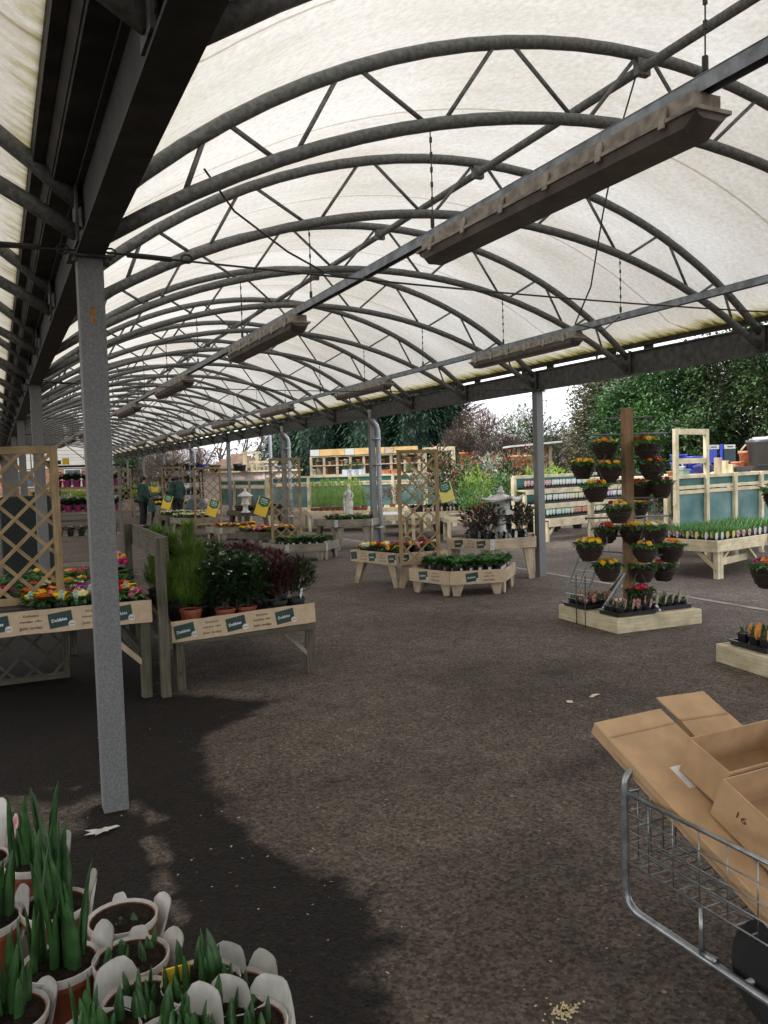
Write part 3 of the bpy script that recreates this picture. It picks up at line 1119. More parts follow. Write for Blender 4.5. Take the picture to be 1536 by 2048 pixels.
def banner(root, a, b, z0, z1, nrm, phase=0.0, name='banner'):
    """kraft paper banner with green cards and lettering along the board a-b"""
    a, b, nrm = V(a), V(b), V(nrm)
    a.z = b.z = 0
    L = (b - a).length
    r = (b - a) / L
    up = V((0, 0, 1))
    n = max(6, int(L / .08))
    h = z1 - z0
    rr = random.Random(int(L * 1000 + z0 * 77))
    mb = MB()
    base = lambda s, z: a + r * s + up * z + nrm * .006
    rows = []
    for i in range(n + 1):
        s = L * i / n
        w = rr.uniform(0, .003)
        rows.append((base(s, z0 - .004 + rr.uniform(-.003, .002)) + nrm * (w * 1.5), base(s, z1 + rr.uniform(-.002, .003)) + nrm * w))
    vs = [p for q in rows for p in q]
    mb.add(vs, [(2 * i, 2 * i + 2, 2 * i + 3, 2 * i + 1) for i in range(n)])
    bn = wpart(root, name, mb, kraft)
    per = h * 2.55
    s = phase
    tilt = math.radians(7)
    cr, cu = r * math.cos(tilt) + up * math.sin(tilt), up * math.cos(tilt) - r * math.sin(tilt)
    let = MB()
    while s < L + per:
        c = base(s, (z0 + z1) / 2) + nrm * .004
        w, hh = h * .98, h * .66
        if h * .3 < s < L - h * .3:
            cd = MB()
            w2 = min(w / 2, s - .01, L - s - .01)
            q = [c - cr * w2 - cu * hh / 2, c + cr * w2 - cu * hh / 2, c + cr * w2 + cu * hh / 2, c - cr * w2 + cu * hh / 2]
            cd.add(q + [p + nrm * .001 for p in q], [(4, 5, 6, 7), (0, 1, 5, 4), (1, 2, 6, 5), (2, 3, 7, 6), (3, 0, 4, 7)])
            cdo = cd.build('card', card_green, bn)
            if w2 > w * .45:
                t = MB()
                put_text(t, 'Dobbies', c + nrm * .002 - cr * .01, cr, cu, h * .20, w * .66)
                t.build('lettering', white_ink, bn)
                st = MB()
                o = c + cr * w * .44 - cu * hh * .42 + nrm * .0025
                k = 14
                st.add([o + (cr * math.cos(2 * PI * i / k) + cu * math.sin(2 * PI * i / k)) * h * .15 for i in range(k)], [tuple(range(k))])
                st.build('sticker', white_pl, bn)
                put_text(let, 'Free', o + nrm * .0012, cr, cu, h * .11, h * .2)
        m = s + per * .53
        if h * .5 < m < L - h * .5:
            o = base(m, (z0 + z1) / 2) + nrm * .0045
            put_text(let, 'Exclusive', o + up * h * .27, r, up, h * .15, h * .62)
            put_text(let, 'member offer', o + up * h * .03, r, up, h * .15, h * .92)
            put_text(let, 'Join today', o - up * h * .25, r, up, h * .19, h * .92)
        s += per
    if let.v:
        let.build('lettering', ink, bn)
    return bn


def centroid(P):
    return V((sum(p[0] for p in P) / len(P), sum(p[1] for p in P) / len(P), 0))


def poly_table(name, label, cat, P, zt, ph=.165, group=None, banners=(), legs='taper', wd=None, brackets=(), lean=.10, legs_at=None, tray=.06):
    """a table whose top is the polygon P (list of xy): side boards, top, legs at the corners"""
    wd = wd or wood_mid
    c = centroid(P)
    root = thing(name, label, cat, c, 0, group)
    P = [V((p[0], p[1], 0)) for p in P]
    n = len(P)
    for i in range(n):
        a, b = P[i], P[(i + 1) % n]
        d = (b - a).normalized()
        nr = V((d.y, -d.x, 0))
        if nr.dot((a + b) / 2 - c) < 0: nr = -nr
        mb = MB()
        z = zt - ph / 2
        e = .012 * (i % 2)
        mb.bar(a - nr * .012 + d * e + V((0, 0, z)), b - nr * .012 - d * e + V((0, 0, z)), .024, ph)
        wpart(root, 'side_board', mb, wd, bevel=.003)
        if i in brackets:
            mb = MB()
            for s in (a, ):
                mb.bar(s + d * .0 + nr * .004 + V((0, 0, z)), s + d * .07 + nr * .004 + V((0, 0, z)), .004, ph + .004)
            wpart(root, 'corner_bracket', mb, galv_out)
    for i in banners:
        i, phase = i
        a, b = P[i], P[(i + 1) % n]
        d = (b - a).normalized()
        nr = V((d.y, -d.x, 0))
        if nr.dot((a + b) / 2 - c) < 0: nr = -nr
        if d.dot(V((-nr.y, nr.x, 0))) < 0: a, b = b, a
        banner(root, a, b, zt - ph, zt, nr, phase)
    wpart(root, 'table_top', MB().prism([p + (c - p).normalized() * .03 for p in P], zt - tray - .02, zt - tray), wd)
    zb = zt - ph
    for i in (legs_at if legs_at is not None else range(n)):
        p = P[i]
        ci = (c - p).normalized()
        if legs == 'taper':
            for j in (-1, 1):
                q = P[(i + j) % n]
                d = (q - p).normalized()
                nr = V((-d.y, d.x, 0))
                if nr.dot(c - p) < 0: nr = -nr
                top = p + d * .12 + nr * .045
                bot = p + d * .10 + nr * .045 - ci * 0.0
                mb = MB()
                mb.bar(bot, top + V((0, 0, zb)), .028, .09, up=d, w1=.028, h1=.17)
                wpart(root, 'leg', mb, wd, bevel=.002)
        elif legs == 'splay':
            for j in (-1, 1):
                q = P[(i + j) % n]
                d = (q - p).normalized()
                nr = V((-d.y, d.x, 0))
                if nr.dot(c - p) < 0: nr = -nr
                mb = MB()
                mb.bar(p + d * (.07) + nr * .04, p + d * (.07 + lean) + nr * .05 + V((0, 0, zb)), .026, .08, up=d, h1=.15)
                wpart(root, 'leg', mb, wd, bevel=.002)
        else:
            mb = MB()
            q = p + ci * .07
            mb.box((q.x, q.y, zb / 2 + .02), (.07, .07, zb + .04), math.atan2(ci.y, ci.x) + PI / 4)
            wpart(root, 'leg', mb, wd, bevel=.003)
    return root


def rect(p, ux, w, d):
    """corners of a rectangle: near-left corner p, unit direction ux, width w, depth d (to the left of ux)"""
    p = V((p[0], p[1])); ux = V(ux).normalized(); uy = V((-ux.y, ux.x))
    return [p, p + ux * w, p + ux * w + uy * d, p + uy * d]


def half_hex(F, ang, e=.76):
    """trapezoid module: F is the corner between side edge and short edge; short edge leaves F at ang"""
    F = V((F[0], F[1])); a = math.radians(ang)
    u = lambda q: V((math.cos(q), math.sin(q)))
    R = F + u(a) * e
    return [F, R, R + u(a + PI / 3) * e, F + u(a + 2 * PI / 3) * e]


def inside(p, P, m=0.0):
    n = len(P)
    for i in range(n):
        a, b = V(P[i][:2]), V(P[(i + 1) % n][:2])
        d = (b - a).normalized()
        if d.x * (p.y - a.y) - d.y * (p.x - a.x) < m: return False
    return True


def fill(P, step, m=.06, jit=.01, off=(0, 0)):
    """grid of spots over the convex polygon P (counter-clockwise), lined up with its first edge"""
    a, b = V(P[0][:2]), V(P[1][:2])
    ux = (b - a).normalized(); uy = V((-ux.y, ux.x))
    out = []
    for j in range(0, 40):
        for i in range(-40, 60):
            p = a + ux * (i * step + off[0] + (step / 2 if j % 2 else 0)) + uy * (m + j * step * .92 + off[1])
            if inside(p, P, m - 1e-4):
                out.append(p + V((rnd.uniform(-jit, jit), rnd.uniform(-jit, jit))))
    return out


def trellis(label, a, b, z0, z1, cell=.155, lw=.022, fw=.05, wd=None, group=None, cat='trellis', tilt=None):
    wd = wd or wood_trel
    a, b = V((a[0], a[1], 0)), V((b[0], b[1], 0))
    root = thing('trellis', label, cat, (a.x, a.y, z0), math.atan2((b - a).y, (b - a).x), group)
    if tilt: root.rotation_euler = (tilt, 0, root.rotation_euler.z)
    L, H = (b - a).length, z1 - z0
    for x in (fw / 2, L - fw / 2):
        MB().bar((x, 0, 0), (x, 0, H), .036, fw, up=(1, 0, 0)).build('upright', wd, root, bevel=.002)
    for z in (fw / 2, H - fw / 2):
        MB().bar((fw, 0, z), (L - fw, 0, z), .034, fw).build('rail', wd, root, bevel=.002)
    lat = MB()
    step = cell * math.sqrt(2)
    for s, dy in ((1, -.008), (-1, .008)):
        k = -H
        while k < L + H:
            # line x = k + s*z
            pts = []
            z_lo = max(0, (0 - k) / s if s > 0 else (L - k) / s)
            z_hi = min(H, (L - k) / s if s > 0 else (0 - k) / s)
            if z_hi - z_lo > .03:
                lat.bar((k + s * z_lo, dy, z_lo), (k + s * z_hi, dy, z_hi), .014, lw, up=(0, 0, 1))
            k += step
    lat.build('lattice', wd, root)
    return root


def price_board(label, p, rz, tilt, w, h, ycol, group=None, txt=('2 FOR', '')):
    """yellow board with a green pennant panel, on a thin stake"""
    root = thing('price_board', label, 'price board', p, rz, group)
    root.rotation_euler = (tilt[0], tilt[1], rz)
    mb = MB().box((0, 0, h / 2), (w, .012, h))
    mb.build('board', ycol, root, bevel=.002)
    mb = MB()
    g = [(-w * .42, h), (-w * .42, h * .58), (0, h * .46), (w * .42, h * .58), (w * .42, h)]
    mb.add([(x, -.009, z) for x, z in g] + [(x, -.006, z) for x, z in g], [(0, 1, 2, 3, 4), (0, 5, 6, 1), (1, 6, 7, 2), (2, 7, 8, 3), (3, 8, 9, 4)])
    pan = mb.build('pennant', sign_g, root)
    mb = MB()
    put_text(mb, '2 FOR', V((0, -.011, h * .76)), V((1, 0, 0)), V((0, 0, 1)), h * .13, w * .6)
    for z, ww, hh in ((.87, .5, .035), (.65, .45, .025)):
        mb.quad(*[V((sx * w * ww / 2, -.011, h * (z + sz * hh / 2))) for sx, sz in ((-1, -1), (1, -1), (1, 1), (-1, 1))])
    mb.build('lettering', white_ink, pan)
    MB().box((0, .018, h * .25), (.025, .02, h * .9)).build('stake', wood_old, root)
    return root


# ------------------------------------------------------------------ potted plants (one builder for each kind)
def pot_mb(r, h, n=12, rim=.008):
    return MB().lathe([(r * .74, 0), (r * .96, h * .84), (r * .98, h * .84), (r + rim * .4, h * .84), (r + rim * .4, h), (r - .004, h), (r - .008, h * .9), (.001, h * .9)], n)


def soil_mb(r, z, n=10):
    return MB().lathe([(r, z), (r * .6, z + .008), (.001, z + .004)], n)


def rosette(n, r, z, L, W, g, spread=(.1, .9)):
    mb = MB()
    for i in range(n):
        a = g.uniform(0, 2 * PI)
        el = g.uniform(*spread)
        d = V((math.cos(a) * math.cos(el), math.sin(a) * math.cos(el), math.sin(el)))
        mb.leaf((math.cos(a) * r * .25, math.sin(a) * r * .25, z + g.uniform(0, .02)), d, L * g.uniform(.7, 1.15), W * g.uniform(.8, 1.2), fold=.2, bend=.25)
    return mb


def bush(g, n, c, rad, L, W, shell=.5, up=.35, down=False):
    mb = MB()
    for i in range(n):
        while True:
            p = V((g.uniform(-1, 1), g.uniform(-1, 1), g.uniform(-1, 1)))
            if shell < p.length < 1: break
        q = V((p.x * rad[0], p.y * rad[1], p.z * rad[2])) + V(c)
        d = V((p.x, p.y, p.z * .5 + (up if not down else -up))) + V((g.uniform(-.5, .5), g.uniform(-.5, .5), g.uniform(-.3, .5)))
        mb.leaf(q, d, L * g.uniform(.7, 1.25), W * g.uniform(.8, 1.2), up=(g.uniform(-.3, .3), g.uniform(-.3, .3), 1))
    return mb


def label_tag(w=.026, h=.09, z=.03, x=-.03, lean=.15):
    """plastic plant label with a rounded head"""
    mb = MB()
    pts = [(-w * .18, 0), (w * .18, 0), (w * .5, h * .3), (w * .5, h * .85), (w * .28, h), (-w * .28, h), (-w * .5, h * .85), (-w * .5, h * .3)]
    f = [(px, x - lean * pz, z + pz) for px, pz in pts]
    b = [(px, x - lean * pz + .002, z + pz) for px, pz in pts]
    n = len(pts)
    mb.add(f + b, [tuple(range(n)), tuple(range(2 * n - 1, n - 1, -1))] + [(i, n + i, n + (i + 1) % n, (i + 1) % n) for i in range(n)])
    return mb


def primrose(cols, seed, r=.048, potm=black_pl, tagm=None, nfl=7, spread=.052, fr=(.026, .036)):
    g = random.Random(seed)
    P = Proto('primrose')
    P.part('pot', pot_mb(r, .08), potm)
    P.part('foliage', rosette(26, r, .075, .10, .05, g, (.05, .8)), g_mid if seed % 2 else g_bright)
    mb = MB()
    for i in range(nfl):
        a, q = g.uniform(0, 6.28), g.uniform(0, 1) ** .5 * spread
        p = V((math.cos(a) * q, math.sin(a) * q, .128 + g.uniform(-.012, .014) - q * .25))
        nr = V((math.cos(a) * q * 9 + g.uniform(-.3, .3), math.sin(a) * q * 9 + g.uniform(-.3, .3) - .55, 1))
        mb.mi = g.randrange(len(cols))
        mb.flower(p, nr, g.uniform(*fr))
        mb.mi = len(cols)
        mb.flower(p + nr.normalized() * .003, nr, .0055, 4)
    P.part('flowers', mb, [PET[c] for c in cols] + [eye_m])
    if tagm:
        P.part('label_tag', label_tag(.03, .10, .07, -r), tagm)
    return P


pic_tag = mat('picture_tag', (.42, .04, .06), .4, 0, .5, 40, col2=(.62, .52, .36), lo=.42, hi=.55)
pic_tag_b = mat('picture_tag_pink', (.55, .16, .20), .4, 0, .4, 50, col2=(.68, .55, .52), lo=.42, hi=.56)
pic_tag_c = mat('picture_tag_green', (.12, .30, .22), .4, 0, .4, 50, col2=(.5, .62, .55), lo=.4, hi=.6)
pic_tag_o = mat('picture_tag_orange', (.70, .20, .03), .4, 0, .3, 60, col2=(.75, .38, .10), lo=.4, hi=.6)
pic_tag_g = mat('picture_tag_grey', (.10, .10, .12), .4, 0, .5, 60, col2=(.40, .40, .42), lo=.45, hi=.6)
pic_tag_w = mat('picture_tag_white', (.50, .55, .52), .4, 0, .3, 60, col2=(.78, .78, .74), lo=.4, hi=.6)
pic_tag_m = mat('picture_tag_mint', (.40, .58, .48), .4, 0, .3, 60, col2=(.66, .74, .66), lo=.4, hi=.6)
pic_tag_l = mat('picture_tag_cream', (.55, .56, .34), .4, 0, .3, 60, col2=(.72, .70, .52), lo=.4, hi=.6)
pic_tag_p = mat('picture_tag_lilac', (.48, .30, .52), .4, 0, .3, 60, col2=(.70, .55, .70), lo=.4, hi=.6)
pic_tag_y = mat('picture_tag_yellow', (.70, .50, .05), .4, 0, .3, 60, col2=(.66, .62, .35), lo=.4, hi=.6)
pic_tag_k = mat('picture_tag_khaki', (.22, .19, .12), .5, 0, .4, 60, col2=(.42, .38, .26), lo=.4, hi=.6)


def bedding(seed, leafm, r=.05, h=.09, L=.09, W=.055, n=26, tagm=None, flow=None, spread=(.1, 1.0), potm=black_pl, name='bedding_plant', sticker=False):
    g = random.Random(seed)
    P = Proto(name)
    pot = P.part('pot', pot_mb(r, h), potm)
    P.part('foliage', rosette(n, r, h * .9, L, W, g, spread), leafm)
    if flow:
        mb = MB()
        for i in range(5):
            a, q = g.uniform(0, 6.28), g.uniform(0, .04)
            mb.flower((math.cos(a) * q, math.sin(a) * q, h + .06), (math.cos(a) * .5, math.sin(a) * .5, 1), .02)
        P.part('flowers', mb, PET[flow])
    if sticker:
        mb = MB()
        pts = []
        for k in range(5):
            a = -PI / 2 - .3 + .15 * k
            rr = r * .95
            pts.append((math.cos(a) * (rr + .003), math.sin(a) * (rr + .003)))
        mb.add([(x, y, h * .35) for x, y in pts] + [(x * 1.05, y * 1.05, h * .75) for x, y in pts], [(i, i + 1, 6 + i, 5 + i) for i in range(4)])
        P.part('sticker', mb, white_pl, of=pot)
    if tagm:
        P.part('label_tag', label_tag(.042, .11, h * .45, -r * 1.05, .12), tagm)
    return P


def shrub(seed, leafm, potm, r=.075, ph=.14, H=.34, R=.15, n=330, L=.055, W=.03, budm=None, tip=None, sticker=False, tagm=None, name='potted_shrub', up=.5, twig=wood_grey):
    g = random.Random(seed)
    P = Proto(name)
    pot = P.part('pot', pot_mb(r, ph, 16), potm)
    P.part('compost', soil_mb(r * .92, ph * .9), soil)
    mb = MB()
    for i in range(7):
        a = g.uniform(0, 6.28)
        mb.tube([(math.cos(a) * .012, math.sin(a) * .012, ph * .85), (math.cos(a) * R * .35, math.sin(a) * R * .35, ph + H * .45), (math.cos(a + .3) * R * .6, math.sin(a + .3) * R * .6, ph + H * .85)], .005, 4, .0025)
    P.part('stem', mb, twig)
    P.part('foliage', bush(g, n, (0, 0, ph + H * .56), (R, R, H * .5), L, W, .35, up), leafm)
    if tip:
        P.part('young_leaves', bush(g, n // 4, (0, 0, ph + H * .74), (R * .95, R * .95, H * .36), L * .9, W * .9, .55, .9), tip)
    if budm:
        mb = MB()
        for i in range(20):
            a, q = g.uniform(0, 6.28), g.uniform(0, 1) ** .5 * R * .95
            z = ph + H * (1.02 - .3 * (q / R) ** 2) + g.uniform(-.03, .02)
            for j in range(3):
                mb.blob((math.cos(a) * q + g.uniform(-.008, .008), math.sin(a) * q + g.uniform(-.008, .008), z), g.uniform(.005, .009), 5, 3)
        P.part('buds', mb, budm)
    if sticker:
        mb = MB()
        pts = [(math.cos(-PI / 2 - .25 + .17 * k) * r * .955, math.sin(-PI / 2 - .25 + .17 * k) * r * .955) for k in range(5)]
        mb.add([(x, y, ph * .38) for x, y in pts] + [(x * 1.06, y * 1.06, ph * .72) for x, y in pts], [(i, i + 1, 6 + i, 5 + i) for i in range(4)])
        P.part('sticker', mb, white_pl, of=pot)
    if tagm:
        P.part('label_tag', label_tag(.035, .12, ph, -r * .8, .2), tagm)
    return P


def feather_conifer(seed, leafm, potm, r=.085, ph=.15, H=.62, R=.15, n=520, fine=.0045):
    g = random.Random(seed)
    P = Proto('potted_conifer')
    P.part('pot', pot_mb(r, ph, 16), potm)
    P.part('compost', soil_mb(r * .92, ph * .9), soil)
    mb = MB()
    for i in range(n):
        k = g.random() ** 1.3
        z = ph + .02 + H * .86 * k
        rr = R * (1 - k) ** 1.05 * g.uniform(.3, 1) * (1 + .25 * math.sin(k * 17 + seed)) + .008
        a = g.uniform(0, 6.28)
        p = V((math.cos(a) * rr * .6, math.sin(a) * rr * .6, z))
        d = V((math.cos(a + g.uniform(-.5, .5)) * .45, math.sin(a + g.uniform(-.5, .5)) * .45, g.uniform(.7, 1.2)))
        L = g.uniform(.07, .13)
        # a feathery spray: spine with short side sprigs
        dn = d.normalized()
        s = dn.orthogonal().normalized()
        s = s * math.cos(a * 3) + dn.cross(s) * math.sin(a * 3)
        for j in range(4):
            o = p + dn * L * j / 4
            sg = 1 if j % 2 else -1
            mb.leaf(o, dn + s * .55 * sg, L * .42, fine, fold=.1, bend=.05)
        mb.leaf(p, dn, L, fine, fold=.1, bend=.05)
    P.part('foliage', mb, leafm)
    return P


def hyacinth_pot(seed, tagm, leafm=None, tw=.05, th=.12):
    """small square-topped black pot with short shoots and a tall picture label"""
    g = random.Random(seed)
    P = Proto('potted_bulb')
    P.part('pot', pot_mb(.046, .085, 8), black_pl)
    mb = MB()
    for i in range(7):
        a = g.uniform(0, 6.28)
        mb.leaf((math.cos(a) * .015, math.sin(a) * .015, .08), (math.cos(a) * .25, math.sin(a) * .25, 1), g.uniform(.05, .09), .018, fold=.15, bend=.1)
    P.part('shoots', mb, leafm or g_mid)
    P.part('label_tag', label_tag(tw, th, .06, -.046, .12), tagm)
    return P


def plug_tray(label, p, rz, w, d, h=.035, group=None):
    root = thing('plant_tray', label, 'plant tray', p, rz, group)
    mb = MB()
    mb.box((0, 0, .006), (w, d, .008))
    for s in (-1, 1):
        mb.bar((-w / 2, s * d / 2, h / 2), (w / 2, s * d / 2, h / 2), .01, h)
        mb.bar((s * w / 2, -d / 2 + .006, h / 2), (s * w / 2, d / 2 - .006, h / 2), .01, h)
    mb.build('tray', black_pl, root)
    mb = MB()
    for s in (-1, 1):
        mb.bar((-w / 2 - .02, s * (d / 2 + .008), h), (w / 2 + .02, s * (d / 2 + .008), h), .03, .007)
        mb.bar((s * (w / 2 + .008), -d / 2 + .01, h), (s * (w / 2 + .008), d / 2 - .01, h), .03, .0072)
    mb.build('rim', black_pl, root)
    return root


def at_d(px, py, d):
    """point seen at a spot of the photograph, d metres in front of the camera"""
    q = _f + _ix * ((px - 768) / F_PX) - _iy * ((py - 1024) / F_PX)
    return V((0, 0, EYE)) + q * d


# ------------------------------------------------------------------ foreground: bulbs in pots on a staging bench
BZ = .735
stage = thing('staging_bench', 'timber staging bench under the potted bulbs at lower left', 'bench', (-.35, 1.45, 0))
stP = [(-1.1, .75), (.22, .75), (.255, 1.28), (.13, 1.80), (-.15, 1.95), (-1.1, 1.95)]
wpart(stage, 'bench_top', MB().prism(stP, BZ - .03, BZ), wood_grey)
for x, y in ((-1.0, .85), (.1, .85), (-.3, 1.8), (-1.0, 1.8)):
    wpart(stage, 'leg', MB().box((x, y, (BZ - .03) / 2), (.07, .07, BZ - .03)), wood_grey)


def rounded_tag(mb, c, rz, r, h, w, z0, out=.02, twist=0.0):
    """stiff white sleeve label bent around the side of a pot, rounded at the top"""
    n = 10
    vs, bot = [], []
    for i in range(n + 1):
        t = i / n * 2 - 1
        a = rz + t * w / r * .5
        top = z0 + h * (1 - max(0, abs(t + twist * .6) - .40) ** 2 * 2.4) * (1 + .22 * twist * t)
        rr = r + out * .25
        bot.append(V((c.x + math.cos(a) * rr * .93, c.y + math.sin(a) * rr * .93, z0 - .05)))
        k = r + out * (1 + twist * t)
        vs.append(V((c.x + math.cos(a) * k, c.y + math.sin(a) * k, top)))
    ins = [p - V((math.cos(rz), math.sin(rz), 0)) * .0015 for p in bot + vs]
    m = n + 1
    mb.add(bot + vs, [(i, i + 1, m + i + 1, m + i) for i in range(n)])
    mb.add(ins, [(i, m + i, m + i + 1, i + 1) for i in range(n)])


def bulb_pot(seed, p, nsh, hsh, label, tags=(), r=.061, h=.115, bands=(0,)):
    g = random.Random(seed)
    root = thing('potted_bulb', label, 'potted bulb', p)
    mb = MB()
    mb.lathe([(r * .74, 0), (r * .95, h * .8), (r * .97, h * .8), (r + .003, h * .82), (r + .003, h * .985), (r - .002, h * .985), (r - .004, h * .9), (.001, h * .9)], 24)
    pt = mb.build('pot', terra, root, smooth=False)
    soil_mb(r * .985, h * .965, 18).build('compost', soil, root)
    mb = MB()
    for i in range(int(nsh * 2.2) + 2):
        a, q = g.uniform(0, 6.28), g.uniform(.15, .95) * r * .8
        b = V((math.cos(a) * q, math.sin(a) * q, h * .84))
        hh = hsh * g.uniform(.55, 1.1)
        w = g.uniform(.0075, .0125)
        ln = V((g.uniform(-.13, .13), g.uniform(-.13, .13), 0)) * hh
        fa = g.uniform(0, 6.28)
        t = V((math.cos(fa), math.sin(fa), 0))
        s = V((-t.y, t.x, 0))
        prof = [(0, .75), (.25, 1.0), (.55, .95), (.8, .62), (.93, .3), (1, .03)]
        vs = []
        for k, ww in prof:
            cc = b + V((0, 0, hh * k)) + ln * k * k
            vs += [cc - t * w * ww, cc - s * w * .42 * ww, cc + t * w * ww, cc + s * w * .55 * ww]
        mb.add(vs, [(4 * j + e, 4 * j + (e + 1) % 4, 4 * j + 4 + (e + 1) % 4, 4 * j + 4 + e) for j in range(len(prof) - 1) for e in range(4)])
    mb.build('shoots', g_bulb, root, smooth=True)
    mb = MB()
    for k in bands:   # white paper band showing along the rim
        mb.lathe([(r + .0035, h * .90), (r + .0045, h * .97), (r + .0045, h * 1.03), (r + .003, h * 1.035), (r + .001, h * 1.0), (r - .0045, h * .93)], 24, caps=False)
        mb.build('paper_band', white_pl, pt)
    for rz, hh, ww, out, kind in tags:
        mb = MB()
        rounded_tag(mb, V((0, 0, 0)), rz, r, hh, ww, h * .9, out, g.uniform(-.3, .3))
        mb.build('sleeve_label', white_pl if kind == 'w' else pic_tag_b, root, smooth=False)
    return root


RZ = BZ + .115
BULBS = [  # px, py of the rim centre, shoots, height, description, labels (direction, height, width, flare)
    (70, 1720, 5, .17, 'bulb pot with the tallest green shoots, at the back of the bench', [(.3, .05, .07, .02, 'w'), (1.7, .03, .05, .01, 'w')]),
    (110, 1810, 6, .19, 'bulb pot with thick tall shoots and a broad white label on its right side', [(.15, .055, .09, .022, 'w')]),
    (245, 1835, 2, .035, 'bulb pot with hardly any shoots, white tag at the back and curled label at right', [(1.5, .028, .03, .008, 'w'), (-.1, .03, .09, .03, 'w')]),
    (262, 1915, 3, .055, 'bulb pot of short shoots behind the yellow label, curled label at its right', [(1.2, .03, .035, .01, 'w'), (0, .03, .09, .03, 'w')]),
    (120, 1925, 7, .21, 'largest bulb pot in front, full of tall shoots, label flaring at right', [(.1, .05, .09, .03, 'w')]),
    (285, 2005, 6, .075, 'bulb pot with a tall white label standing behind its short shoots', [(2.3, .06, .10, .012, 'w'), (.4, .026, .035, .012, 'w')]),
    (402, 1965, 6, .10, 'bulb pot with shoots and a wide rounded white label at right', [(.35, .045, .085, .012, 'w')]),
    (468, 1985, 3, .05, 'rightmost bulb pot of the upper row with a rounded white label', [(.45, .045, .075, .014, 'w')]),
    (418, 2062, 5, .08, 'bulb pot at the bottom edge with a big rounded white label', [(.8, .055, .09, .012, 'w')]),
    (345, 2085, 6, .075, 'bulb pot cut by the bottom edge with a pointed white label', [(.5, .06, .09, .015, 'w')]),
    (490, 2050, 4, .06, 'lowest right bulb pot at the bottom edge of the view', [(.5, .05, .08, .014, 'w')]),
    (-30, 1840, 5, .15, 'bulb pot cut by the left edge, behind the largest pot', [(.2, .05, .08, .02, 'w')]),
    (10, 2030, 6, .14, 'bulb pot in the lower left corner of the view', [(.3, .03, .1, .02, 'w')]),
    (195, 2075, 6, .11, 'bulb pot at the bottom edge in front of the largest pot', [(.6, .03, .07, .012, 'w')]),
    (-45, 1720, 3, .10, 'bulb pot at the left edge with a pink picture label', [(.25, .085, .075, .03, 'p'), (.9, .12, .06, .02, 'w')]),
]
for i, (px, py, n, hs_, lab, tg) in enumerate(BULBS):
    p = at(px, py, RZ)
    bulb_pot(40 + i, V((p.x, p.y, BZ)), n, hs_, lab, tg)
# yellow price label and a pink flower label standing among the pots
p = at(352, 1945, RZ + .02)
root = thing('shelf_card', 'small yellow card standing among the bulb pots', 'card', (p.x, p.y, BZ))
MB().box((0, 0, .115), (.045, .004, .06)).build('card_face', sign_y, root)
MB().box((0, .004, .045), (.008, .004, .09)).build('stake', white_pl, root)
# white scrap resting beyond the pots
p = at(195, 1662, .010)
mb = MB()
for q, s in ((.2, .085), (-.5, .06), (.9, .05)):
    a = V((math.cos(q), math.sin(q), 0)) * s
    b = V((-math.sin(q), math.cos(q), 0)) * s * .28
    c = p + V((rnd.uniform(-.02, .02), rnd.uniform(-.02, .02), rnd.uniform(0, .004)))
    mb.add([c - a, c - a * .3 - b, c + a - b * .4, c + a * .9 + b * .6, c - a * .2 + b], [(0, 1, 2, 3, 4)])
tag(mb.build('torn_label', white_pl), 'torn white plastic label lying on the dark asphalt behind the bulb pots', 'label')

# ------------------------------------------------------------------ trolley with boxes at the right
TX, TY = 1.92, 2.2
W_T, L_T = .52, 1.15
tr = thing('trolley', 'zinc wire basket trolley carrying flattened cardboard boxes', 'trolley', (TX + W_T / 2, TY - L_T / 2, 0))


def bend(pts, r=.06, n=5):
    """polyline with rounded corners"""
    pts = [V(p) for p in pts]
    out = [pts[0]]
    for a, b, c in zip(pts[:-2], pts[1:-1], pts[2:]):
        p, q = b + (a - b).normalized() * r, b + (c - b).normalized() * r
        for i in range(n + 1):
            t = i / n
            out.append(p * (1 - t) ** 2 + b * 2 * t * (1 - t) + q * t * t)
    out.append(pts[-1])
    return out


y1 = TY - L_T
for x in (TX, TX + W_T):
    pts = bend([(TX + W_T / 2, TY, .625), (x, TY, .625), (x, TY, .14), (x, y1, .14), (x, y1, .9)], .07, 7)
    wpart(tr, 'frame_tube', MB().tube(pts, .0135, 12), zinc, True)
    wpart(tr, 'basket_rail', MB().tube([(x, TY, .545), (x, y1, .545)], .008, 8), zinc, True)
    for z in (.475, .415, .365):
        wpart(tr, 'side_wire', MB().tube([(x, TY, z), (x, y1, z)], .0028, 6), zinc, True)
    k = 0
    for y in [TY - .11 * i for i in range(1, 11)]:
        wpart(tr, 'upright_wire', MB().tube([(x + (.006 if x > 2.1 else .003), y, .545), (x + (.006 if x > 2.1 else .003), y, .30)], .0024, 5), zinc, True)
wpart(tr, 'end_rail', MB().tube([(TX, TY, .545), (TX + W_T, TY, .545)], .008, 8), zinc, True)
for i in range(1, 9):
    x = TX + W_T * i / 9
    wpart(tr, 'end_wire', MB().tube([(x, TY, .545), (x, TY, .30)], .0026, 5), zinc, True)
for z in (.475, .415, .36):
    wpart(tr, 'end_wire', MB().tube([(TX, TY, z), (TX + W_T, TY, z)], .0026, 5), zinc, True)
for i in range(0, 20):
    y = TY - .058 * i
    wpart(tr, 'floor_wire', MB().tube([(TX, y, .30), (TX + W_T, y, .30)], .0028, 5), zinc, True)
for i in range(0, 8):
    x = TX + W_T * i / 7
    wpart(tr, 'floor_wire', MB().tube([(x, TY, .304), (x, y1, .304)], .003, 5), zinc, True)
for x in (TX, TX + W_T):
    wpart(tr, 'stub_post', MB().tube([(x + .0, 1.86, .14), (x, 1.86, .295)], .0085, 8), zinc, True)
    wpart(tr, 'stub_post', MB().tube([(x, 1.86, .150), (x, 1.80, .156)], .012, 8), zinc, True)
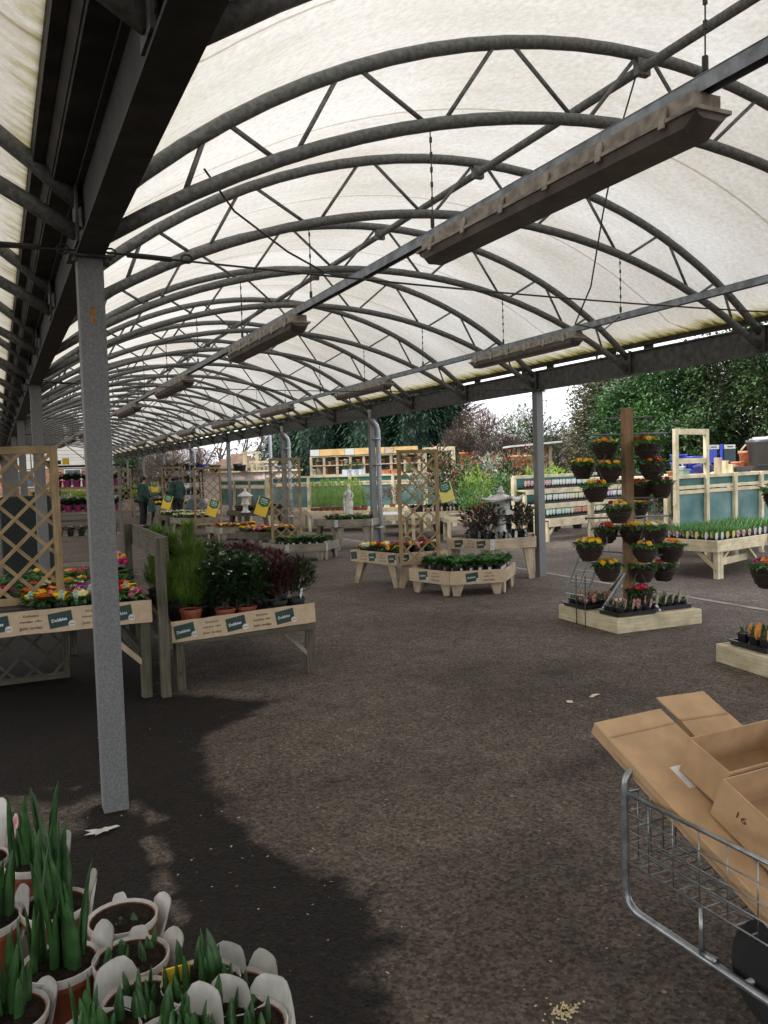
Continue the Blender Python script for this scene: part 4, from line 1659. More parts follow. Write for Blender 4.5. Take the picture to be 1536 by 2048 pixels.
for z, y in ((.14, TY - .5), (.14, y1 + .1)):
    wpart(tr, 'cross_tube', MB().tube([(TX, y, z), (TX + W_T, y, z)], .011, 8), zinc, True)
tyre_m = mat('rubber_tyre', (.010, .010, .010), .85, 0, .2, 30)
for x, y in ((TX + .09, 1.63), (TX + W_T - .06, 1.63)):
    R_, w_ = .17, .055
    mb = MB()
    prof = [(R_ * .55, -w_), (R_ * .86, -w_), (R_ * .97, -w_ * .6), (R_, 0), (R_ * .97, w_ * .6), (R_ * .86, w_), (R_ * .55, w_)]
    mb.lathe(prof, 28)
    mb.v = [(v[2] + x, v[0] + y, v[1] + R_) for v in mb.v]
    wpart(tr, 'tyre', mb, tyre_m, True)
    mb = MB().lathe([(R_ * .12, -w_ * .8), (R_ * .55, -w_ * .7), (R_ * .55, w_ * .7), (R_ * .12, w_ * .8)], 20)
    mb.v = [(v[2] + x, v[0] + y, v[1] + R_) for v in mb.v]
    wpart(tr, 'hub', mb, black_pl, True)


class Frame:
    """local axes for things lying on a slope: x across, s along (downhill), n up off the surface"""
    def __init__(s, o, sx, sdir):
        s.o, s.x, s.s = V(o), V(sx).normalized(), V(sdir).normalized()
        s.n = s.s.cross(s.x).normalized()
        if s.n.z < 0: s.n = -s.n

    def p(s, x, t, n=0.0): return s.o + s.x * x + s.s * t + s.n * n


def slab(mb, F, x0, x1, t0, t1, n0, n1):
    vs = [F.p(x, t, n) for n in (n0, n1) for x, t in ((x0, t0), (x1, t0), (x1, t1), (x0, t1))]
    mb.add(vs, [(3, 2, 1, 0), (4, 5, 6, 7), (0, 1, 5, 4), (1, 2, 6, 5), (2, 3, 7, 6), (3, 0, 4, 7)])


# flat box: rests on the trolley's end hoop and runs down into the basket
F1 = Frame((1.945, 2.41, .690), (1, .03, 0), (0, -.77, -.355))
fb = thing('cardboard_box', 'large flat brown cardboard box leaning over the end of the trolley', 'cardboard box', F1.o)
mb = MB()
slab(mb, F1, 0, .33, 0, 1.02, 0, .052)
wpart(fb, 'carton', mb, card_board, bevel=.004)
mb = MB()
slab(mb, F1, .003, .326, .085, .092, .0515, .0535)
wpart(fb, 'crease', mb, card_in)
mb = MB()
slab(mb, F1, -.002, .0, .13, 1.0, .012, .024)
wpart(fb, 'edge_tape', mb, card_in)
mb = MB()
slab(mb, F1, .125, .28, .275, .375, .052, .0532)
lab = wpart(fb, 'address_label', mb, white_pl)
mb = MB()
slab(mb, F1, .160, .175, .312, .327, .0532, .0537)
wpart(fb, 'printed_mark', mb, ink)
F2 = Frame((2.335, 2.47, .725), (1, -.12, 0), (.05, -.80, -.42))
fb2 = thing('cardboard_box', 'second flat cardboard box behind the open tray, its creased flap sticking up', 'cardboard box', F2.o)
mb = MB()
slab(mb, F2, 0, .24, .1, .95, -.03, .01)
wpart(fb2, 'carton', mb, card_board, bevel=.003)
F2b = Frame(F2.p(0, .1, .012), F2.x, F2.s * 1.0 - V((0, 0, .06)))
mb = MB()
slab(mb, F2, .0, .225, -.02, .115, .012, .017)
slab(mb, Frame(F2.p(0, .115, .012), F2.x, F2.s + V((0, 0, -.10))), .0, .225, .002, .22, 0, .005)
wpart(fb2, 'flap', mb, card_board)
mb = MB()
slab(mb, F2, .002, .223, .108, .118, .017, .019)
wpart(fb2, 'crease', mb, card_in)


def open_tray(label, F, w, l, h, th=.004, mark=None):
    root = thing('cardboard_tray', label, 'cardboard tray', F.o)
    mb = MB()
    slab(mb, F, 0, w, 0, l, 0, th)
    wpart(root, 'base', mb, card_in)
    for nm, a in (('side_panel', (0, th, 0, l)), ('side_panel', (w - th, w, 0, l)), ('end_panel', (th, w - th, 0, th)), ('end_panel', (th, w - th, l - th, l))):
        mb = MB()
        slab(mb, F, a[0], a[1], a[2], a[3], th, h)
        wpart(root, nm, mb, card_board)
    if mark:
        mb = MB()
        put_text(mb, mark, F.p(-.0012, l * .30, h * .55), (F.s * 1).normalized(), F.n, h * .22, h * .34)
        wpart(root, 'pen_mark', mb, mat('pen', (.10, .05, .03), .8))
    return root


FT1 = Frame(F1.p(.150, .295, .0535), (1, .02, 0), (-.01, -.80, -.30))
open_tray('open cardboard tray lying farther from the camera on the large flat box', FT1, .42, .185, .135)
FT2 = Frame(F1.p(.105, .488, .054), (1, .02, 0), (-.0, -.80, -.33))
open_tray('open cardboard tray marked 16 in pen, in front of the other tray', FT2, .42, .34, .145, mark='16')
# plastic sheet scraps caught in the basket
film_m = mat('clear_film', (.26, .265, .27), .3, 0, .3, 12)
for k, (px, py, d, s) in enumerate(((1402, 1695, 0, .05), (1500, 1768, 0, .06))):
    c = at(px, py, .335)
    mb = MB()
    g = random.Random(k)
    vs = [c + V((s * (i % 4 - 1.5) * .5 + g.uniform(-.006, .006), -.8 * s * (i // 4 - 1) + g.uniform(-.01, .01), -s * (i // 4 - 1) * .25 + g.uniform(-.008, .008))) for i in range(12)]
    mb.add(vs, [(4 * r + q, 4 * r + q + 1, 4 * r + q + 5, 4 * r + q + 4) for r in range(2) for q in range(3)])
    tag(mb.build('plastic_sheet', film_m), ['crumpled grey plastic sheet in the trolley basket, the one farther from the camera', 'crumpled grey plastic sheet in the trolley basket nearest the camera'][k], 'plastic sheet')

# ------------------------------------------------------------------ left bench with primroses
by0, by1 = 6.40, 8.45
benchA = poly_table('display_bench', 'weathered bench with brown paper banner, loaded with primroses behind the grey post', 'display bench',
                    [(-1.6, by0), (1.03, by0), (1.03, by1), (-1.6, by1)], .75, .165, banners=((0, .30),), legs='post', wd=wood_grey)
mb = MB().bar((.66, by0 + .05, .56), (.98, by0 + .05, .24), .04, .07, up=(0, 1, 0))
wpart(benchA, 'brace', mb, wood_mid)
mb = MB().bar((.98, by0 + .3, .30), (.98, by1 - .3, .30), .03, .09)
wpart(benchA, 'stretcher', mb, wood_grey)
for x in (-.3, .6):
    wpart(benchA, 'leg', MB().box((x, by1 - .1, .31), (.07, .07, .6)), wood_grey)
AZ = .69
dv = thing('divider', 'grey timber divider board on two posts between the left benches', 'divider', (1.12, 7.4, 0))
for y, x in ((6.37, 1.105), (8.45, 1.16)):
    wpart(dv, 'post', MB().box((x, y, .61), (.07, .07, 1.22)), wood_grey, bevel=.003)
wpart(dv, 'board', MB().bar((1.155, 6.36, 1.12), (1.21, 8.47, 1.12), .025, .20), wood_grey, bevel=.002)
wpart(dv, 'board', MB().bar((1.155, 6.36, .45), (1.21, 8.47, .45), .025, .18), wood_grey, bevel=.002)
# black board on the bench, the trellis standing on it and the one underneath
tag(MB().box((-.25, 6.62, .735), (.95, .34, .05)).build('plastic_tray', black_pl, bevel=.004), 'long black plastic tray on the left bench below the big trellis', 'tray')
trellis('big brown trellis panel standing on the left bench at the picture edge', (-.62, 6.66), (.435, 6.66), .76, 1.93, .15, .026, .055)
trellis('dark trellis panel leaning underneath the left bench', (-.75, 7.45), (.50, 7.45), .0, .62, .15, .024, .05, wd=wood_grey)

PR = {}
for i, (nm, cols) in enumerate((('yellow', ['yellow']), ('orange', ['orange', 'yellow']), ('red', ['red']), ('magenta', ['magenta']), ('purple', ['purple']),
                                ('cream', ['cream', 'white']), ('pink', ['pink', 'magenta']), ('orange and red', ['orange', 'red']))):
    PR[nm] = primrose(cols, 100 + i, fr=(.031, .042), nfl=8)
PRT = {nm: primrose(cols, 200 + i, tagm=t, fr=(.031, .042), nfl=8) for i, (nm, cols, t) in enumerate((('magenta', ['magenta', 'pink'], pic_tag), ('orange', ['orange', 'red'], pic_tag), ('cream', ['cream'], pic_tag_c), ('yellow', ['yellow'], pic_tag_c)))}
kinds = list(PR)
PRX = bedding(290, g_mid, .048, .08, .10, .05, 30, spread=(.1, .9), name='primrose')
g = random.Random(11)
sp = fill([(.14, by0 + .02), (1.02, by0 + .02), (1.02, by1 - .05), (.14, by1 - .05)], .128, .06, .012)
sp += fill([(-.75, by0 + .52), (.11, by0 + .52), (.11, by1 - .05), (-.75, by1 - .05)], .135, .06, .012)
for p in sp:
    row = (p.y - by0) / .12
    if row < 3.2 and g.random() < .42:
        k = g.choice(list(PRT))
        PRT[k].place(f'{k} primrose with a picture label on the left bench', 'primrose', (p.x, p.y, AZ), g.uniform(-.5, .5), g.uniform(.95, 1.15), f'labelled {k} primroses on the left bench')
    else:
        k = g.choice(kinds)
        if p.y > by0 + .75 and g.random() < .5:
            PRX.place('primrose not yet in flower on the left bench', 'primrose', (p.x, p.y, AZ), g.uniform(0, 6), g.uniform(1.0, 1.25), 'flowerless primroses on the left bench')
            continue
        PR[k].place(f'{k} primrose without a label on the left bench', 'primrose', (p.x, p.y, AZ), g.uniform(0, 6), g.uniform(.9, 1.15), f'plain {k} primroses on the left bench')
# taller ranunculus near the divider
for k, (px, py, c) in enumerate(((240, 1085, 'pink'), (238, 1122, 'yellow'), (240, 1100, 'magenta'))):
    P = bedding(300 + k, g_mid, .05, .09, .10, .05, 22)
    mb = MB()
    for i in range(4):
        a = i * 1.7
        mb.blob((math.cos(a) * .025, math.sin(a) * .025, .22 + .02 * (i % 2)), (.022, .022, .017), 8, 5)
    P.part('flowers', mb, PET[c])
    P.place(f'taller {c} ranunculus at the back of the left bench beside the grey post', 'ranunculus', (1.0 - .02 * k, 8.0 - .33 * k, AZ), k, 1.2)

# ------------------------------------------------------------------ bench with conifers and shrubs
tB = poly_table('display_bench', 'low weathered bench with drooping paper banner, holding conifers and shrubs', 'display bench',
                [(1.20, 6.43), (2.36, 6.43), (2.36, 8.35), (1.20, 8.35)], .52, .15, legs='post', wd=wood_grey)
bn = banner(tB, (1.19, 6.43, 0), (2.37, 6.43, 0), .375, .535, (0, -1, 0), .10)
bn.rotation_euler = (0, -math.radians(2.0), 0)
bn.location = bn.location + V((0, -.004, -.02))
wpart(tB, 'brace', MB().bar((2.08, 6.49, .38), (2.30, 6.49, .16), .03, .05, up=(0, 1, 0)), wood_old)
BZ2 = .46
con = [feather_conifer(400 + i, m, terra if i == 0 else black_pl, .085, .15, H, R, 760) for i, (m, H, R) in enumerate(((g_limed, .70, .19), (g_limed, .60, .16), (g_limed, .64, .16)))]
sh_b = [shrub(435 + i, g_dark, black_pl, .08, .15, .42, .20, 620, .066, .038, budm=bud_m, name='potted_shrub') for i in range(2)]
cl = ['tall feathery conifer in a terracotta pot at the front of the shrub bench', 'feathery conifer behind the front conifer, touching the divider',
      'feathery conifer in the third row along the divider', 'feathery conifer in the fourth row along the divider', 'feathery conifer at the far end of the divider',
      'slim conifer right of the front conifer, half behind it']
for i, (x, y, s) in enumerate(((1.37, 6.62, 1.03), (1.33, 6.98, .95), (1.36, 7.34, .98), (1.34, 7.70, .96), (1.36, 8.08, 1.0), (1.54, 6.95, .86))):
    con[0 if i == 0 else 1 + i % 2].place(cl[i], 'conifer', (x, y, BZ2), i * 1.3, s)
sh_g = [shrub(430 + i, g_dark, terra, .08, .15, .42, .20, 620, .066, .038, budm=bud_m, sticker=True, name='potted_shrub') for i in range(3)]
sh_p = [shrub(440 + i, m, black_pl, .085, .17, .34, .19, 480, .066, .026, tip=g_purple, tagm=tg, name='potted_shrub', up=.9) for i, (m, tg) in enumerate(((g_purple, None), (g_dark, pic_tag_w), (g_purple, None)))]
dg = ['left of the two budded dark shrubs in stickered terracotta pots at the bench front', 'right of the two budded dark shrubs in stickered terracotta pots at the bench front']
for i, (x, y) in enumerate(((1.64, 6.58), (1.82, 6.60))):
    sh_g[i].place(dg[i], 'shrub', (x, y, BZ2), .05, (1.05, 1.05, .92))
for i, (x, y) in enumerate(((1.64, 6.92), (1.85, 6.95), (1.62, 7.28), (1.84, 7.30), (1.62, 7.66), (1.86, 7.68), (1.64, 8.05), (1.86, 8.06))):
    sh_b[i % 2].place('dark green budded shrub in the packed rows behind the two front terracotta pots', 'shrub', (x, y, BZ2), i, (1.15, 1.15, rnd.uniform(.84, .94)), 'dark shrubs packed on the low bench')
pl = ['purple leaved shrub in a black pot near the front corner of the low bench', 'purple leaved shrub with a white tag at the front right end of the low bench', 'purple leaved shrub squeezed beside the terracotta pots at the bench front']
for i, (x, y, k) in enumerate(((2.10, 6.62, 0), (2.27, 6.66, 1), (1.99, 6.80, 2))):
    sh_p[k].place(pl[i], 'shrub', (x, y, BZ2), i * .4, .92)
for i, (x, y) in enumerate(((2.22, 6.98), (2.05, 7.14), (2.24, 7.32), (2.06, 7.5), (2.24, 7.68), (2.07, 7.86), (2.24, 8.05))):
    sh_p[i % 3].place('purple and green leaved shrub in the rows behind along the bench right side', 'shrub', (x, y, BZ2), i * 1.1, rnd.uniform(.9, 1.02), 'purple shrubs along the low bench')

# ------------------------------------------------------------------ plant trolley and covered stand behind the left bench
dt = thing('plant_trolley', 'tall steel plant trolley with shelves of plants in magenta pots', 'plant trolley', (1.32, 13.9, 0), -.15)
for x in (-.5, .5):
    for y in (-.28, .28):
        MB().box((x, y, .96), (.035, .035, 1.84)).build('upright', galv, dt)
        MB().lathe([(.06, 0), (.06, .035)], 12, (x, y, 0)).build('castor', black_pl, dt)
for z in (.30, .76, 1.14, 1.53, 1.87):
    MB().box((0, 0, z), (1.06, .60, .03)).build('shelf', wood_old if z < 1.8 else black_pl, dt)
mg = bedding(470, g_dark, .06, .11, .14, .05, 30, potm=magenta_pl, spread=(.5, 1.3), name='potted_plant')
mbw = MB()
gg = random.Random(4)
for i in range(9):
    a, q = gg.uniform(0, 6.28), gg.uniform(0, .06)
    mbw.flower((math.cos(a) * q, math.sin(a) * q, .22 + gg.uniform(-.02, .03)), (math.cos(a) * .6, math.sin(a) * .6 - .3, 1), .022)
mg.part('flowers', mbw, PET['white'])
mx_ = Matrix.Rotation(-.15, 4, 'Z')
for z, lab in ((1.545, 'upper'), (1.155, 'middle')):
    for i in range(7):
        for j in range(2):
            p = V((1.32, 13.9, 0)) + mx_ @ V((-.42 + .14 * i, -.2 + .2 * j, 0))
            mg.place(f'white flowered plant in a magenta pot on the {lab} trolley shelf', 'potted plant', (p.x, p.y, z), i, .95, f'magenta pots on the {lab} trolley shelf')
low_pot = bedding(475, g_dark, .055, .09, .10, .04, 20, flow='white', name='potted_plant')
for i in range(6):
    p = V((1.32, 13.9, 0)) + mx_ @ V((-.42 + .16 * i, -.2, 0))
    low_pot.place('dark leaved plant in a black pot on the lowest full trolley shelf', 'potted plant', (p.x, p.y, .775), i, 1.0, 'black pots on the lower trolley shelf')
cv = thing('covered_stand', 'tall display stand under a dark green cover behind the big trellis', 'display stand', (.40, 12.9, 0), -.1)
MB().box((0, 0, .80), (.66, .6, 1.3)).build('cover', mat('dark_green_cover', (.002, .009, .008), .7, 0, .5, 5, .4, 9), cv, bevel=.02)
for x in (-.3, .3):
    MB().box((x, -.26, .075), (.04, .04, .15)).build('leg', galv, cv)
    MB().box((x, .26, .075), (.04, .04, .15)).build('leg', galv, cv)

# ------------------------------------------------------------------ island displays under the canopy
green_b = [bedding(500 + i, g_mid if i else g_bright, .058, .105, .095, .05, 58, sticker=True, spread=(.15, 1.25)) for i in range(3)]
yel_b = bedding(505, g_mid, .055, .10, .09, .06, 26, flow='yellow', sticker=True)
mixes = [['yellow', 'orange'], ['red', 'magenta'], ['white', 'cream'], ['orange', 'red'], ['yellow', 'white'], ['magenta', 'pink'], ['yellow']]
PRB = [primrose(c, 520 + i, .06, nfl=12, spread=.075) for i, c in enumerate(mixes)]
PRBn = ['yellow and orange', 'red and magenta', 'white and cream', 'orange and red', 'yellow and white', 'magenta and pink', 'pure yellow']
OR_T = [primrose(c, 540 + i, .075, potm=terra, nfl=15, spread=.085) for i, c in enumerate((['orange', 'red'], ['orange', 'yellow'], ['red', 'orange'], ['yellow', 'cream']))]
CR = [primrose(['cream', 'white'], 550 + i, .055, nfl=10, spread=.07) for i in range(2)]
heuch = [bedding(560 + i, m, .052, .10, .08, .05, 22, tagm=t, spread=(.3, 1.2)) for i, (m, t) in enumerate(((g_dark, pic_tag_g), (g_purple, pic_tag_g), (g_dark, pic_tag_w)))]
hell = shrub(570, g_dark, black_pl, .075, .13, .34, .22, 90, .10, .05, tip=g_purple, name='potted_shrub', up=.8)
hell2 = shrub(571, g_purple, black_pl, .075, .13, .34, .22, 100, .09, .045, tip=g_red, name='potted_shrub', up=.8)

# --- first island
low1 = half_hex((5.25, 9.26), -14)
poly_table('low_display_table', 'low angled timber table with paper banner full of green bedding plants, before the nearest trellis', 'display table', low1, .33, .17,
           banners=((0, .30), (3, .28)), wd=wood_mid, group=None)
for i, p in enumerate(fill(low1, .138, .075, .006)):
    green_b[i % 3].place('leafy green bedding plant in a black pot on the nearest low table', 'bedding plant', (p.x, p.y, .275), rnd.uniform(-.4, .4), rnd.uniform(1.05, 1.2), 'green bedding plants on the nearest low table')
fl1 = [V((4.74, 11.30)), V((5.02, 10.32)), V((5.78, 10.24)), V((5.92, 11.1))]
poly_table('display_table', 'higher timber table with paper banner and mixed primroses behind the nearest trellis', 'display table', fl1, .50, .165,
           banners=((0, .08), (1, .1)), wd=wood_mid, legs='splay')
for i, p in enumerate(fill(fl1, .19, .08, .012)):
    k = rnd.randrange(7)
    PRB[k].place(f'{PRBn[k]} primrose on the table behind the nearest trellis', 'primrose', (p.x, p.y, .44), rnd.uniform(0, 6), rnd.uniform(1.1, 1.3), f'{PRBn[k]} primroses behind the nearest trellis')
ln1 = half_hex((6.41, 10.10), -5)
poly_table('display_table', 'timber table with splayed legs carrying the stone pagoda lantern beside the right post', 'display table', ln1, .62, .155,
           banners=((3, .22),), wd=wood_mid, legs='splay', brackets=(0, 1), lean=.05)
cL = centroid(ln1)
for i, p in enumerate(fill(ln1, .155, .085, .008)):
    if (p - cL.xy).length < .2: continue
    heuch[i % 3 if p.x > 6.7 else i % 2].place(f'small dark pot plant with a {"white" if (i % 3 == 2 and p.x > 6.7) else "grey"} picture label around the pagoda lantern', 'pot plant', (p.x, p.y, .56), math.radians(-20) + rnd.uniform(-.3, .3), 1.0,
                                               f'{"white" if (i % 3 == 2 and p.x > 6.7) else "grey"} labelled plants on the lantern table')
for i, (dx, dy, P_) in enumerate(((-.28, -.12, hell), (-.42, .10, hell2), (.30, .0, hell), (.40, .14, hell2), (-.1, .32, hell2))):
    P_.place(['dark hellebore left of the pagoda lantern at the table front', 'red tinged hellebore at the far left of the lantern table', 'dark hellebore right of the pagoda lantern',
              'red tinged hellebore at the far right of the lantern table', 'red tinged hellebore behind the pagoda lantern'][i], 'hellebore', (cL.x + dx, cL.y + dy, .57), i, 1.0)


def pagoda(label, p, rz, s, m):
    root = thing('stone_lantern', label, 'stone lantern', p, rz)
    root.scale = (s,) * 3
    MB().lathe([(.14, 0), (.15, .03), (.11, .06), (.085, .10), (.075, .34), (.09, .37)], 20).build('pedestal', m, root, smooth=True)
    mb = MB().box((0, 0, .395), (.36, .36, .05))
    mb.box((0, 0, .43), (.30, .30, .025))
    mb.build('platform', m, root, bevel=.006)
    mb = MB().box((0, 0, .53), (.25, .25, .18))
    lb = mb.build('light_box', m, root, bevel=.005)
    hole = mat('lantern_opening', (.02, .02, .02), .9)
    for sgn in (-1, 1):
        mb = MB()
        n = 14
        mb.add([(sgn * .1258, .022 * math.cos(2 * PI * i / n), .54 + .028 * math.sin(2 * PI * i / n)) for i in range(n)], [tuple(range(n))])
        mb.build('opening', hole, lb)
        for ix in range(4):
            for iz in range(3):
                mb = MB()
                mb.add([(-.075 + .05 * ix + .014 * math.cos(a), sgn * .1258, .48 + .05 * iz + .014 * math.sin(a)) for a in [PI / 2 * q for q in range(4)]], [(0, 1, 2, 3)])
                mb.build('opening', hole, lb)
    # swept roof: square plan with corners curling up
    N = 16
    vs = []
    for j in range(N + 1):
        for i in range(N + 1):
            x, y = (i / N * 2 - 1), (j / N * 2 - 1)
            r = max(abs(x), abs(y))
            cn = min(abs(x), abs(y)) * r
            z = .64 + .13 * (1 - r) ** 1.6 + .085 * cn ** 2.2
            vs.append((x * .32, y * .32, z))
    top = len(vs)
    vs += [(v[0] * .97, v[1] * .97, v[2] - .035) for v in vs]
    fs = []
    for j in range(N):
        for i in range(N):
            a = j * (N + 1) + i
            fs.append((a, a + 1, a + N + 2, a + N + 1))
            fs.append((top + a, top + a + N + 1, top + a + N + 2, top + a + 1))
    for i in range(N):
        for a, b in ((i, i + 1), (N * (N + 1) + i, N * (N + 1) + i + 1), (i * (N + 1), (i + 1) * (N + 1)), (i * (N + 1) + N, (i + 1) * (N + 1) + N)):
            fs.append((a, b, top + b, top + a))
    mb = MB()
    mb.add(vs, fs)
    mb.build('roof', m, root)
    MB().lathe([(.07, .755), (.06, .79), (.035, .80), (.045, .83), (.03, .86), (.001, .875)], 14).build('finial', m, root, smooth=True)
    return root


pagoda('grey cast stone pagoda lantern with upswept roof near the right post', (cL.x - .03, cL.y - .02, .64), math.radians(35), .84, cast_stone)
tag(MB().box((cL.x - .03, cL.y - .02, .60), (.26, .26, .08), .6).build('stone_block', cast_stone, bevel=.006), 'flat grey stone block under the pagoda lantern', 'block')
trellis('nearest freestanding brown trellis, behind the low table of green bedding', (4.94, 10.07), (5.50, 9.94), .36, 1.93, .148, .022, .05)
price_board('pale yellow price board with green pennant right of the nearest trellis', at_d(897, 1003, 12.6), math.radians(-18), (0, math.radians(-14)), .21, .30, sign_py)

# --- second island
low2 = half_hex((4.80, 14.58), -12)
poly_table('low_display_table', 'low angled timber table of green plants in front of the middle trellis', 'display table', low2, .33, .15, wd=wood_old, brackets=(0, 1))
for i, p in enumerate(fill(low2, .142, .08, .006)):
    k = i % 7 == 5 or i % 11 == 3
    (yel_b if k else green_b[i % 3]).place(('yellow flowered' if k else 'leafy green') + ' bedding plant in a black pot before the middle trellis', 'bedding plant', (p.x, p.y, .27), rnd.uniform(-.4, .4), 1.08,
                                           ('yellow' if k else 'green') + ' bedding plants before the middle trellis')
fl2 = [V((4.55, 17.15)), V((4.80, 16.30)), V((5.60, 16.2)), V((5.75, 17.0))]
poly_table('display_table', 'grey timber table of yellow and pink primroses behind the middle trellis', 'display table', fl2, .46, .16, wd=wood_grey, legs='splay')
for i, p in enumerate(fill(fl2, .19, .08, .012)):
    k = rnd.choice([0, 4, 5, 4, 6, 5])
    PRB[k].place(f'{PRBn[k]} primrose on the table behind the middle trellis', 'primrose', (p.x, p.y, .40), rnd.uniform(0, 6), rnd.uniform(1.1, 1.3), f'{PRBn[k]} primroses behind the middle trellis')
st2 = half_hex((6.38, 16.05), -17, .78)
poly_table('display_table', 'tall timber table with splayed legs carrying the white statue', 'display table', st2, .64, .15, wd=wood_old, legs='splay', brackets=(0, 1), lean=.06)
cS = centroid(st2)
pk_b = [primrose(['cream', 'white'], 580, .055, nfl=5), bedding(581, g_bright, .055, .09, .10, .05, 26), primrose(['purple', 'magenta'], 582, .055, nfl=3)]
for i, p in enumerate(fill(st2, .155, .085, .008)):
    if (p - cS.xy).length < .13: continue
    k = [0, 1, 1, 0, 2][i % 5]
    pk_b[k].place(['cream primrose on the statue table', 'plain green plant on the statue table', 'purple primrose on the statue table'][k], 'pot plant', (p.x, p.y, .58), rnd.uniform(0, 6), 1.15,
                  ['cream primroses round the statue', 'green plants round the statue', 'purple primroses round the statue'][k])
trellis('middle freestanding trellis, left of the white statue', (4.86, 15.58), (5.46, 15.46), .36, 1.95, .148, .022, .05)
# statue of a draped lady
ls = thing('statue', 'white cast statue of a draped lady standing on the flower table', 'statue', (cS.x - .03, cS.y + .05, .58), math.radians(-40))
MB().lathe([(.10, 0), (.10, .04), (.085, .06)], 16).build('plinth', pale_stone, ls)
prof = [(0, .05, .085, .075, 0), (0, .12, .080, .072, 0), (.004, .20, .070, .066, 0), (.010, .30, .074, .066, .01), (.012, .40, .082, .070, .012), (.006, .47, .070, .058, .008), (0, .53, .060, .048, 0), (-.004, .59, .070, .052, 0),
        (-.004, .63, .074, .048, 0), (-.002, .665, .040, .034, 0), (0, .685, .022, .022, .004), (0, .705, .024, .026, .006), (0, .73, .034, .038, .008), (0, .76, .035, .040, .008), (0, .785, .024, .028, .004), (0, .797, .004, .004, .004)]
mb = MB()
n = 20
vs = []
for cx, z, rx, ry, cy_ in prof:
    for k in range(n):
        q = 2 * PI * k / n
        fold = 1 + (.09 * math.sin(q * 6 + z * 9) if z < .5 else 0)
        vs.append((cx + rx * fold * math.cos(q), cy_ + ry * fold * math.sin(q), z))
mb.add(vs, [(i * n + k, i * n + (k + 1) % n, (i + 1) * n + (k + 1) % n, (i + 1) * n + k) for i in range(len(prof) - 1) for k in range(n)] + [tuple(range((len(prof) - 1) * n, len(prof) * n))])
mb.build('figure', pale_stone, ls, smooth=True)
MB().tube([(.068, .0, .625), (.098, .01, .54), (.082, -.055, .47), (.02, -.075, .50)], [.024, .02, .017, .014], 10).build('arm', pale_stone, ls, smooth=True)
MB().tube([(-.072, .0, .625), (-.10, -.01, .53), (-.075, -.07, .56), (-.02, -.085, .60)], [.024, .02, .017, .014], 10).build('arm', pale_stone, ls, smooth=True)
MB().tube([(-.085, .02, .60), (-.09, .0, .42), (-.075, -.02, .25), (-.06, -.02, .10)], [.02, .03, .034, .03], 10).build('shawl', pale_stone, ls, smooth=True)
price_board('yellow price board with green pennant left of the middle trellis', at_d(519, 1031, 17.2), math.radians(-22), (math.radians(-6), math.radians(20)), .26, .40, sign_y)

# --- third island
low3 = half_hex((5.02, 20.4), -16)
poly_table('low_display_table', 'low table of orange primroses in terracotta pots, left of the middle trellis', 'display table', low3, .33, .15, wd=wood_old, brackets=(0,))
for i, p in enumerate(fill(low3, .21, .10, .012)):
    k = rnd.choice([0, 1, 2, 0, 3])
    OR_T[k].place(['orange and red', 'orange and yellow', 'red and orange', 'yellow and cream'][k] + ' primrose in a terracotta pot on the low table', 'primrose', (p.x, p.y, .27), rnd.uniform(0, 6), 1.15,
                  ['orange and red', 'orange and yellow', 'red and orange', 'yellow and cream'][k] + ' primroses in terracotta')
t3l = [V((4.30, 23.0)), V((4.62, 22.1)), V((5.4, 22.0)), V((5.5, 22.9))]
poly_table('display_table', 'timber table of white and green primulas left of the third trellis', 'display table', t3l, .52, .16, wd=wood_old, legs='splay')
for i, p in enumerate(fill(t3l, .18, .08, .01)):
    CR[i % 2].place_small('white primula on the table left of the third trellis', 'primula', (p.x, p.y, .46), rnd.uniform(0, 6), 1.25, 'white primulas left of the third trellis')
t3r = half_hex((5.95, 21.75), -17, .8)
poly_table('display_table', 'timber table carrying the small white lantern', 'display table', t3r, .66, .15, wd=wood_grey, legs='splay', brackets=(1,))
c3 = centroid(t3r)
gs = [bedding(600, g_dark, .055, .1, .10, .05, 24), bedding(601, g_red, .055, .1, .10, .05, 24), bedding(602, g_lime, .055, .1, .10, .05, 24)]
for i, p in enumerate(fill(t3r, .19, .08, .01)):
    if (p - c3.xy).length < .16: continue
    k = i % 3
    gs[k].place_small(['dark leaved', 'red leaved', 'lime leaved'][k] + ' plant around the small white lantern', 'pot plant', (p.x, p.y, .60), rnd.uniform(0, 6), 1.3, ['dark', 'red', 'lime'][k] + ' plants round the white lantern')
# small white round-roofed lantern
wl_ = thing('stone_lantern', 'small white garden lantern with round roof behind the yellow board', 'stone lantern', (c3.x - .35, c3.y - .22, .60))
MB().lathe([(.13, 0), (.13, .04), (.075, .07), (.07, .20), (.12, .23), (.12, .26)], 18).build('pedestal', pale_stone, wl_, smooth=True)
MB().lathe([(.10, .26), (.095, .44), (.10, .45)], 12).build('light_box', pale_stone, wl_)
MB().lathe([(.215, .45), (.20, .475), (.12, .53), (.05, .58), (.03, .60), (.045, .625), (.02, .665), (.001, .67)], 20).build('roof', pale_stone, wl_, smooth=True)
trellis('third trellis from the front, among the far flower tables', (4.62, 21.35), (5.30, 21.2), .36, 1.86, .15, .024, .05)
price_board('small yellow price board in front of the third trellis', at_d(420, 1032, 21.0), math.radians(-22), (math.radians(-6), math.radians(20)), .27, .42, sign_y)
# grey covered thing left of third trellis
mb = MB()
mb.lathe([(.02, .0), (.36, .02), (.34, .10), (.22, .30), (.08, .36), (.001, .37)], 14)
tag(mb.build('cloth_cover', mat('slate_cloth', (.03, .05, .06), .6, 0, .2, 8), smooth=False), 'dark slate cloth cover lying among flowers near the far white pipe', 'cloth cover').location = at_d(393, 1020, 23.4)

